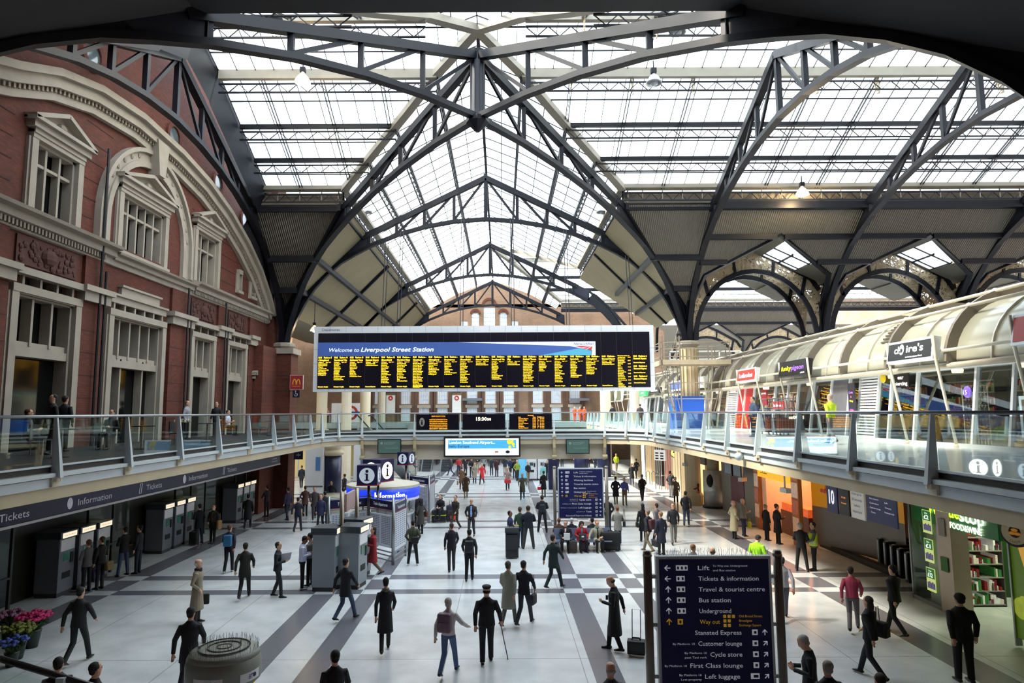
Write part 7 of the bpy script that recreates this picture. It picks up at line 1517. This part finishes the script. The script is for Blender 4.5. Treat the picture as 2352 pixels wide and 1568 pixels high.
# --- seated row
bx_ = [(2.72, 'woman with brown hair and pink top seated on the bench', '#14161e', '#e6c4ca', 'short', '#6a3f36', 0.1), (3.38, 'woman with dark curly hair and red coat seated in the middle', '#a01c26', '#3a7a98', 'curly', '#1c1416', .5), (4.05, 'woman in a beige coat and green scarf seated beside the big suitcase', '#9c9884', '#20242e', 'short', '#8a5a3a', .2)]
for x, lab, tc2, inn, hs_, hc, hd in bx_: person(lab, (x, 28.45, 0), 1.64, D(180+(-10 if x < 3 else 8)), 'sit', ('lap', 'lap') if x < 4 else ('out', 'lap'), ('coat' if x > 3 else 'jacket', tc2), '#14151c', (hs_, hc), head=hd, inner=inn, fat=1.12, scarf='#5a8a7a' if x > 4 else None)
t = thing('handbag', 'white handbag on the lap of the woman in pink', 'bag', (2.72, 27.95, .55)); b = MB(); b.box(-.12, .12, -.06, .06, 0, .26); o = b.build('body', M('#e6e6ea', .5), t); b = MB(); b.path([(-.08, 0, .26), (0, 0, .36), (.08, 0, .26)], .02, .02, up=(0, 1, 0)); b.build('strap', BLACK, t)
t = thing('handbag', 'dark grey bag on the lap of the woman in red', 'bag', (3.38, 27.98, .55)); b = MB(); b.box(-.16, .16, -.07, .07, 0, .22); b.build('body', M('#2c3036', .5), t); b = MB(); b.box(-.05, .05, -.08, -.07, .1, .16); b.build('tag', WHITE, t)
for x, lab, c1, hs_, hc in ((3.05, 'white haired person seated back to back behind the bench', '#14141a', 'short', '#c8c8ca'), (2.5, 'brown haired person seated back to back behind the woman in pink', '#5a4030', 'short', '#7a4a34'), (3.95, 'dark haired person seated back to back behind the beige coat', '#15161e', 'short', '#14121a')): person(lab, (x, 29.15, 0), 1.66, 0, 'sit', ('lap', 'lap'), ('jacket', c1), '#15161c', (hs_, hc))
# --- right of second sign
person('man in black jacket standing at the right post of the second sign', FT(1397, 1222), 1.74, D(-10), 'stand', ('pocket', 'pocket'), ('jacket', '#13151f'), '#1a2234', ('short', '#1c1a1c'))
p = person('ginger haired person in grey parka and jeans beside the second sign', FT(1420, 1252), 1.68, D(-10), 'step', ('lap', 'lap'), ('parka', '#8b8c88'), '#28385a', ('short', '#7a4a34'), shoes='#b8b8b8')
bag('shoulder_bag', 'black shoulder bag on the grey parka', p, .28, -.02, .82, .12, .26, .36, '#15161c', .5)
p = person('woman with long black hair and black coat right of the parka', FT(1478, 1243), 1.68, D(5), 'stand', ('lap', 'down'), ('coat', '#12131a'), '#121218', ('long', '#0f0e14'))
bag('handbag', 'black handbag hanging beside the long haired woman', p, -.27, 0, .62, .1, .24, .3, '#101116', .2)
p = person('man in khaki trousers walking left with a maroon backpack', FT(1490, 1268), 1.74, D(35), 'walk', ('fwd', 'back'), ('jacket', '#151825'), '#6a6350', ('short', '#6a625c'), shoes='#4a3a2c')
bag('backpack', 'grey and maroon backpack on the man in khaki trousers', p, .02, -.2, .95, .3, .42, .18, '#4a2630', 0)
p = person('person in dark navy knee length coat beside the maroon backpack', FT(1520, 1274), 1.74, D(20), 'stand', ('down', 'down'), ('coat', '#151b30'), '#14161f', ('short', '#7a5a40'))
bag('holdall', 'dark holdall carried low by the navy coated person', p, -.3, 0, .35, .14, .28, .4, '#15161e', .2)
p = person('figure in grey checked top behind the navy coat', FT(1510, 1245), 1.72, D(30), 'walk', ('fwd', 'back'), ('shirt', '#6d6a70'), '#2a2a32', ('short', '#241a18'))
person('figure in dark jacket and grey trousers walking on the right', FT(1548, 1248), 1.76, D(170), 'walk', ('fwd', 'back'), ('jacket', '#1d1e24'), '#6a6a66', ('short', '#2c2622'))
person('figure in navy and jeans walking near the dark shop panels', FT(1577, 1208), 1.76, D(-20), 'walk', ('back', 'fwd'), ('jacket', '#191b26'), '#3a4a66', ('short', '#1a1a1e'))
person('bald old man in a long cream raincoat on the right', FT(1687, 1237), 1.72, D(-80), 'stand', ('pocket', 'pocket'), ('long', '#a39c80'), '#16161a', ('bald', '#c0b8b0'), '#d0a090', fat=1.08)
p = person('white haired man in grey jacket and jeans beside the cream raincoat', FT(1709, 1231), 1.72, D(-85), 'stand', ('phone', 'pocket'), ('jacket', '#7a786c'), '#232c44', ('short', '#b8b4ac'))
bag('carrier_bag', 'yellow plastic bag held by the white haired man in jeans', p, .2, .2, .4, .22, .3, .12, '#b8b02a', .15)
person('grey haired woman in a black coat at the orange counter', FT(1762, 1241), 1.62, D(-75), 'stand', ('down', 'down'), ('coat', '#121216'), '#121216', ('short', '#8a8078'))
person('person in black reaching into the orange food counter', FT(1788, 1249), 1.74, D(-80), 'stand', ('phone', 'down'), ('coat', '#121014'), '#121216', ('short', '#5a3018'))
person('man in black jacket talking to the hi-vis guard', FT(1843, 1311), 1.74, D(-30), 'wide', ('lap', 'lap'), ('jacket', '#111116'), '#101014', ('short', '#9a948c'))
p = person('guard in a yellow hi-vis vest near the gates', FT(1872, 1310), 1.74, D(80), 'stand', ('lap', 'lap'), ('jacket', '#5a5c60'), '#0e0f14', ('short', '#171514'))
t = thing('hi_vis_vest', 'yellow hi-vis vest worn by the guard near the gates', 'vest', p.location, D(80)); b = MB(); b.rings([((0, 0, .9), .19, .155, Z_), ((0, 0, 1.1), .175, .14, Z_), ((0, .005, 1.28), .207, .152, Z_), ((0, 0, 1.36), .2, .13, Z_)], 14); b.build('body', M('#c8e02a', .7, 0, .05, 3), t, True); b = MB(); b.rings([((0, 0, .98), .19, .155, Z_), ((0, 0, 1.02), .188, .152, Z_)], 14); b.build('reflective_band', M('#d8dce0', .3), t)
person('boy with light brown hair behind the big sign', HD(1592, 1249, 1.62), 1.62, D(-60), 'stand', ('down', 'down'), ('shirt', '#5a5e6a'), '#22242c', ('short', '#7a5238'))
person('man with a bald crown seen above the big sign', HD(1636, 1257, 1.72), 1.72, D(0), 'stand', ('down', 'down'), ('jacket', '#3a3a44'), '#22242c', ('bald', '#1c1716'))
person('worker in a lime hi-vis jacket bending behind the big sign', HD(1738, 1236, 1.5), 1.62, D(-50), 'walk', ('phone', 'phone'), ('jacket', '#9ae01a'), '#1a1c26', ('short', '#1c1716'), head=.6, fat=1.25)
person('pale figure in a white shirt walking right of the big sign', FT(1802, 1424), 1.74, D(-15), 'walk', ('back', 'fwd'), ('shirt', '#c4c2cc'), '#5a5a62', ('short', '#4a4448'))
p = person('figure in a pink top walking away near the gates', FT(1962, 1450), 1.68, D(-30), 'walk', ('fwd', 'back'), ('shirt', '#b0405c'), '#6a6468', ('short', '#2c2022'))
person('dark figure striding in front of the food shop window', FT(2060, 1460), 1.8, D(20), 'walk', ('fwd', 'back'), ('jacket', '#121218'), '#14141a', ('short', '#1a1618'))
p = person('dark figure with a bulky shoulder bag at the lower right', FT(2005, 1560), 1.76, D(30), 'walk', ('fwd', 'back'), ('jacket', '#16161e'), '#1a1c26', ('long', '#2a2020'))
bag('shoulder_bag', 'bulky black bag on the dark figure at the lower right', p, .32, 0, .85, .18, .34, .42, '#121217', .3)
person('large dark figure in front of the food shop chiller', FT(2218, 1566), 1.86, D(-5), 'stand', ('down', 'back'), ('jacket', '#0f0f14'), '#121218', ('short', '#14100f'), fat=1.2)
# --- left side
p = person('man in white tracksuit top talking beside the grey machines', FT(693, 1353), 1.74, D(-70), 'stand', ('phone', 'phone'), ('shirt', '#d3d6ee'), '#12131c', ('short', '#14100f'), SK2, shoes='#c8ccd8', head=.4)
person('man in a checked shirt leaning behind the white tracksuit top', FT(712, 1345), 1.76, D(70), 'stand', ('phone', 'phone'), ('shirt', '#77706c'), '#14151c', ('short', '#241c1a'), '#a8785e', head=.3)
p = person('figure reading a newspaper while walking on the left', FT(636, 1371), 1.72, D(-85), 'step', ('phone', 'phone'), ('jacket', '#22242c'), '#22242c', ('short', '#221d1c'))
t = thing('newspaper', 'white folded newspaper held by the walking reader on the left', 'newspaper', tuple(PY(654, 1290, 21.6))); b = MB(); b.prism([(-.2, 0, 0), (.2, -.1, .1), (.25, -.1, .32), (-.15, 0, .25)], (0, .02, 0)); b.build('sheets', M('#c8cad0', .8), t)
person('dark green clad figure walking on the left floor bands', FT(560, 1375), 1.74, D(10), 'walk', ('fwd', 'back'), ('parka', '#22241f'), '#16171c', ('short', '#1c1a18'))
p = person('walker with a blue backpack on the left', FT(524, 1315), 1.74, D(5), 'step', ('back', 'fwd'), ('jacket', '#171a24'), '#15161f', ('short', '#5a3c30'), shoes='#a8acb4')
bag('backpack', 'bright blue backpack on the walker at the left', p, 0, -.2, .98, .3, .42, .16, '#2a6a98', 0)
p = person('person in grey jacket using the nearest ticket machine bank', FT(197, 1358), 1.68, D(60), 'stand', ('phone', 'phone'), ('jacket', '#5d5b5e'), '#14151a', ('short', '#5a3c2a'))
bag('carrier_bag', 'purple bag hanging from the grey jacketed ticket buyer', p, .3, 0, .35, .26, .3, .14, '#4a3468', .2)
p = person('person in black with yellow bag at the nearest ticket machines', FT(228, 1352), 1.72, D(75), 'stand', ('phone', 'down'), ('jacket', '#14141a'), '#20242c', ('short', '#4a3020'))
bag('shoulder_bag', 'mustard yellow bag on the ticket buyer in black', p, .1, -.25, .6, .3, .3, .14, '#6d5f2e', .4)
person('ticket buyer in black jacket and blue jeans, legs apart', FT(282, 1322), 1.74, D(60), 'wide', ('phone', 'phone'), ('jacket', '#101116'), '#3d4a66', ('short', '#18161a'))
person('dark companion standing right of the ticket buyer in jeans', FT(316, 1316), 1.74, D(90), 'stand', ('lap', 'down'), ('jacket', '#14151c'), '#1c2430', ('short', '#18161a'))
p = person('man in black coat and jeans at the second machine bank', FT(455, 1248), 1.76, D(50), 'wide', ('phone', 'phone'), ('parka', '#12141e'), '#2c3a58', ('short', '#18161a'))
x, y = g2(445, 1252); suitcase('black wheeled bag at the feet of the man at the second machines', x, y, .36, .3, .6, '#14151a')
p = person('person in black and brown waiting at the second machine bank', FT(488, 1247), 1.72, D(170), 'stand', ('pocket', 'down'), ('parka', '#1c1a1c'), '#16161c', ('short', '#4a3026'), inner='#5a3a34')
bag('shoulder_bag', 'tan bag hanging from the person waiting at the machines', p, -.28, -.02, .62, .14, .4, .3, '#8a6a42', .3)
person('dark coated figure walking away by the second machine bank', FT(568, 1215), 1.74, D(10), 'walk', ('down', 'fwd'), ('coat', '#15151b'), '#15151b', ('short', '#18161a'))
person('person in dark jacket near the last machine bank', FT(612, 1186), 1.74, D(60), 'stand', ('lap', 'lap'), ('jacket', '#2a1f22'), '#16161c', ('short', '#2a1c1a'))
for i, (px, py, tc2, lab) in enumerate(((683, 1222, '#151a2e', 'broad figure in navy in the left crowd before the pier'), (736, 1215, '#23284a', 'figure in dark blue in the left crowd near the posters'), (745, 1205, '#15171f', 'black clad figure half hidden in the left crowd'), (721, 1192, '#3a3034', 'figure in brown grey at the back of the left crowd'), (660, 1195, '#2a2440', 'figure in dark purple beside the brick pier'), (700, 1185, '#5a3834', 'figure in maroon grey at the back near the pier'), (760, 1170, '#17191f', 'small dark figure behind the train departures posters'), (692, 1120, '#15161c', 'figure in black by the white kiosk wall'), (731, 1125, '#1a1c2c', 'man in navy jacket in front of the navy column'), (790, 1150, '#191b24', 'dark figure passing the second navy column'))):
    person(lab, FT(px, py), 1.7+.02*(i % 5), D((0, 170, 30, 200, 60)[i % 5]), ('walk', 'step', 'stand')[i % 3], (('fwd', 'back'), ('down', 'down'), ('lap', 'pocket'))[i % 3], ('parka' if i % 2 else 'jacket', tc2), ('#20263a', '#15161c')[i % 2], ('short', ('#1c181a', '#4a3226')[i % 2]))
p = person('woman in a red coat at the freestanding ticket machines', FT(856, 1322), 1.72, D(110), 'walk', ('phone', 'phone'), ('coat', '#8a1a22'), '#6b5c46', ('long', '#2a1a1a'))
person('tall dark figure at the bottom left behind the phone kiosk', FT(430, 1600), 1.8, D(10), 'walk', ('fwd', 'back'), ('parka', '#1d1d25'), '#2a2d3c', ('short', '#1a181c'))
person('dim figure walking along the far left floor', FT(175, 1525), 1.76, D(0), 'walk', ('fwd', 'back'), ('jacket', '#1a1e20'), '#1c2426', ('short', '#15161a'))
person('dark head and shoulders at the bottom edge on the left', HD(220, 1520, 1.7), 1.7, D(-30), 'stand', ('down', 'down'), ('jacket', '#17161a'), '#17161a', ('short', '#1c1618'))
person('dark head at the bottom edge left of the handrail post', HD(135, 1508, 1.7), 1.7, D(30), 'stand', ('down', 'down'), ('jacket', '#151416'), '#151416', ('short', '#171214'))
# --- far crowd
FAR = [(1107, 1112, '#d02a30', 'coat', 'woman in a bright red coat in the far crowd', '#c8a080', 165), (1090, 1110, '#8f8a7c', 'coat', 'woman in a beige coat beside the bright red one', '#a8702a', 185), (1060, 1124, '#6a4c34', 'coat', 'person in a brown coat carrying bags in the far crowd', '#5a3a2a', 0), (1070, 1145, '#4a3426', 'coat', 'brown clad figure walking behind the man in the blue shirt', '#3a2c22', 5), (1083, 1097, '#171a24', 'jacket', 'man in black with crossed arms in the far crowd', '#1a1614', 180), (1053, 1090, '#b02a34', 'shirt', 'blonde person in a red top in the far crowd', '#e0c890', 180), (1069, 1095, '#1c1d2a', 'tee', 'person in a black tee shirt holding something pale', '#7a4a2c', 180), (1097, 1080, '#14151a', 'jacket', 'dark coated person behind the beige coat', '#8a6a5a', 190), (1111, 1086, '#7d8084', 'jacket', 'grey jacketed person behind the bright red coat', '#2a2220', 175), (1129, 1093, '#2a2f3a', 'jacket', 'person in blue grey jacket and dark trousers', '#6a4030', 0), (1141, 1095, '#3a1a22', 'parka', 'person in a dark maroon coat with a bag', '#1c1518', 10), (1160, 1088, '#1f2533', 'parka', 'dark navy figure left of the white machines', '#1c1a1c', 0), (1172, 1095, '#1f2c52', 'shirt', 'blonde person in a navy top near the A-board', '#d8b888', 200), (1182, 1098, '#15171c', 'jacket', 'man in black standing left of the A-board', '#3a2a24', 20), (1188, 1104, '#8aa03a', 'shirt', 'person in a lime green top beside the A-board', '#c8b098', 200), (1213, 1107, '#1b1820', 'jacket', 'man in black jacket and pale trousers reading at the machines', '#2a201c', 190), (1248, 1112, '#86cfcc', 'parka', 'person in a turquoise jacket at the white ticket machines', '#8a6a78', 20), (1258, 1103, '#1c1a22', 'jacket', 'man in dark glasses beside the turquoise jacket', '#241a1a', 180), (1200, 1147, '#5d5a4c', 'coat', 'blurred person in an olive coat and pale legs', '#8a6a58', 175), (1249, 1140, '#15161c', 'coat', 'person in black with a red bag left of the second sign', '#1a1618', 15), (1166, 1125, '#a08c88', 'coat', 'pale figure carrying a red basket in the far centre', '#c8a890', 180), (1036, 1092, '#3a3a44', 'jacket', 'dark figure beside the left post of the airline advert', '#3a2c28', 90), (1435, 1160, '#4a5298', 'shirt', 'man in a violet blue shirt and khaki trousers', '#8a7468', 185), (1415, 1158, '#17151c', 'coat', 'slim figure in black with a bag left of the violet shirt', '#3a2a28', 0), (1476, 1152, '#17151d', 'jacket', 'blurred figure in black leggings right of the violet shirt', '#5a4a44', 0), (1452, 1112, '#1a1820', 'coat', 'person in a long dark coat walking away on the right', '#9a6a4a', 0), (1462, 1098, '#14141a', 'parka', 'dark figure beyond the long dark coat', '#1a181c', 20), (1416, 1082, '#c4e030', 'jacket', 'worker in a bright yellow jacket in the far right', '#1c181a', 180), (1281, 1072, '#d89a22', 'shirt', 'figure in an orange yellow top at the far stairs', '#3a2c28', 180), (1322, 1075, '#7c8070', 'shirt', 'figure in a grey green top on the far walkway', '#8a6a50', 175), (1332, 1072, '#4a3c34', 'jacket', 'figure in brown beside the grey green top', '#6a4a38', 170), (1341, 1073, '#1c1a22', 'jacket', 'figure in black with white shirt on the far walkway', '#2a201e', 175), (1352, 1074, '#7a2230', 'jacket', 'figure in dark red on the far walkway', '#1c181a', 170), (1367, 1080, '#22283c', 'jacket', 'man in navy suit behind the top of the second sign', '#b09080', 180), (1291, 1072, '#4a4038', 'jacket', 'brown figure right of the orange yellow top', '#2c2422', 0), (1128, 1068, '#4a2c30', 'jacket', 'maroon figure at the back of the far crowd', '#2c2422', 180), (1145, 1067, '#2c3040', 'jacket', 'slate figure at the back of the far crowd', '#2c2422', 180), (1020, 1072, '#5a3a3a', 'jacket', 'small figure by the foot of the far escalator', '#2c2422', 170), (982, 1076, '#c8a890', 'shirt', 'pale pink figure sitting area left of the escalators', '#5a3a30', 180), (990, 1070, '#2a2c34', 'jacket', 'dark figure left of the far escalators', '#1c181a', 180), (1004, 1067, '#23252e', 'parka', 'black clad figure beneath the far escalator', '#1c181a', 180)]
for i, (px, py, tc2, kd, lab, hc, fa) in enumerate(FAR):
    p = person(lab, FT(px, py), 1.68+.02*(i % 5), D(fa), ('walk', 'stand', 'step')[i % 3], (('fwd', 'back'), ('lap', 'down'), ('pocket', 'pocket'))[i % 3], (kd, tc2), ('#1a1b24', '#24304a', '#2c2a2c', '#8a7a60')[i % 4] if 'khaki' not in lab else '#7a6a50', ('long' if 'woman' in lab else 'short', hc), inner='#e8e8ea' if 'white shirt' in lab else None)
    if 'red bag' in lab: bag('carrier_bag', 'small red bag held by the person in black', p, -.3, .05, .45, .28, .22, .1, '#d02028', .1)
    if 'basket' in lab: bag('shopping_bag', 'red basket shaped bag in the far centre', p, 0, .3, .55, .5, .25, .2, '#c02430', .1)
    if 'carrying bags' in lab: bag('shopping_bag', 'beige bag carried by the person in the brown coat', p, -.3, 0, .35, .12, .32, .3, '#8a7a5a', .15)
person('man in a grey blue jacket leaning on the dark shop panel', FT(1541, 1142), 1.78, D(-60), 'stand', ('ear', 'pocket'), ('jacket', '#2f343e'), '#8a8c92', ('short', '#2a201c'))
p = person('woman in a knee length grey beige coat by the dark shop panels', FT(1553, 1155), 1.64, D(170), 'stand', ('ear', 'down'), ('coat', '#6e6458'), '#101014', ('short', '#4a2c20'))
person('person in a red and pink outfit at the tie shop entrance', FT(1603, 1160), 1.68, D(100), 'stand', ('lap', 'lap'), ('shirt', '#6a1426'), 'skirt#c0607a', ('bun', '#c0405a'))
# --- mezzanine level
for (px, py, y, h, pz, tc2, hc, lab, fa) in ((525, 922, 33.5, 1.72, 'sit', '#c8cce4', '#3a2c28', 'man in a white shirt eating on the left balcony', -90), (68, 925, 18.5, 1.7, 'sit', '#1c1a1c', '#3a241c', 'man in black resting his chin on his hands on the left balcony', -60), (258, 938, 21.5, 1.7, 'sit', '#1a1a1f', '#1c181a', 'dark figure seated low in front of the stepped window', 180), (122, 920, 19.5, 1.72, 'stand', '#17171d', '#17151a', 'dark standing figure left on the balcony', 150), (150, 922, 20.2, 1.7, 'stand', '#191920', '#17151a', 'second dark standing figure left on the balcony', 0), (498, 930, 32, 1.7, 'stand', '#1c1c22', '#1c181a', 'dark figure beside the man in the white shirt', 180), (430, 930, 29, 1.7, 'stand', '#8f919c', '#5a4a42', 'grey figure bending near the fourth window bay', -90)):
    x = min(-11.2, PY(px, py, y).x); zt_ = 4.72
    person(lab, (x, y, zt_ - (.0 if pz == 'sit' else .25*0)), h, D(fa), pz, ('phone', 'phone') if pz == 'sit' else ('down', 'down'), ('jacket' if tc2 != '#c8cce4' else 'tee', tc2), '#14151c', ('short', hc), vox=.02)
for i, (px, py, y, tc2, lab) in enumerate(((1320, 941, 76, '#e04a1e', 'orange clad worker at the far brick wall, leftmost of three'), (1332, 944, 75.5, '#e8501e', 'orange clad worker in the middle of the far three'), (1342, 942, 76.5, '#e04a1e', 'orange clad worker at the far brick wall, rightmost of three'), (655, 940, 42.5, '#8a4a4a', 'small figure by the far left balcony rail'), (752, 940, 75, '#c88a8a', 'small pink figure behind the bridge on the left'), (1407, 935, 58, '#14161f', 'dark figure among the far upper shops'), (1470, 930, 52, '#3a3238', 'figure with a dark coat among the far upper shops'))):
    person(lab, (PY(px, py, y).x, y, 4.72), 1.72, D((180, 200, 160, 0, 170, 10, 0)[i]), ('stand', 'step')[i % 2], ('down', 'lap'), ('jacket', tc2), '#e04a1e' if i < 3 else '#1c1e26', ('short', '#2a2220'), vox=.025)
p = person('figure in a lime green top walking past the card shop upstairs', FT(1912, 1020, 4.72), 1.68, D(10), 'walk', ('fwd', 'back'), ('shirt', '#a8c01e'), '#6a6a70', ('short', '#8a7a70'))
p = person('grey blue figure standing by the red shop panels upstairs', FT(1732, 1003, 4.72), 1.74, D(100), 'stand', ('down', 'down'), ('jacket', '#4a5a70'), '#3a404a', ('short', '#3a3230'))
person('pinkish figure passing behind the blue hoarding upstairs', FT(1605, 985, 4.72), 1.7, D(180), 'walk', ('fwd', 'back'), ('jacket', '#5a3038'), '#2a2c34', ('short', '#3a3230'))
# balcony tables
for i, (y, lab) in enumerate(((17.4, 'nearest'), (21.3, 'second'), (26, 'third'), (33.2, 'farthest'))):
    t = thing('cafe_table', 'dark round cafe table on the left balcony, %s along the rail' % lab, 'table', (-11.6, y, MZ)); b = MB(); b.lathe([(.35, .72), (.38, .75)], n=18); b.build('table_top', DARK, t); b = MB(); b.tube([(0, 0, 0), (0, 0, .72)], .04, 8); b.build('pedestal', STEEL, t); b = MB(); b.lathe([(.22, 0), (.22, .03)], n=14); b.build('base', DARK, t)
for i, (x, y, lab) in enumerate(((-12.1, 33.5, 'under the man in the white shirt'), (-12.9, 18.5, 'under the man resting his chin'), (-13.0, 21.5, 'in front of the stepped window'), (-11.9, 24.2, 'empty beside the rail'))):
    t = thing('cafe_chair', 'dark cafe chair on the left balcony, '+lab, 'chair', (x, y, MZ)); b = MB(); b.box(-.2, .2, -.2, .2, .4, .44); b.build('seat', DARK, t); b = MB(); b.box(-.22, -.18, -.2, .2, .44, .85); b.build('backrest', DARK, t)
    for sx in (-.17, .17):
        for sy in (-.17, .17): b = MB(); b.box(sx-.015, sx+.015, sy-.015, sy+.015, 0, .4); b.build('leg', STEEL, t)
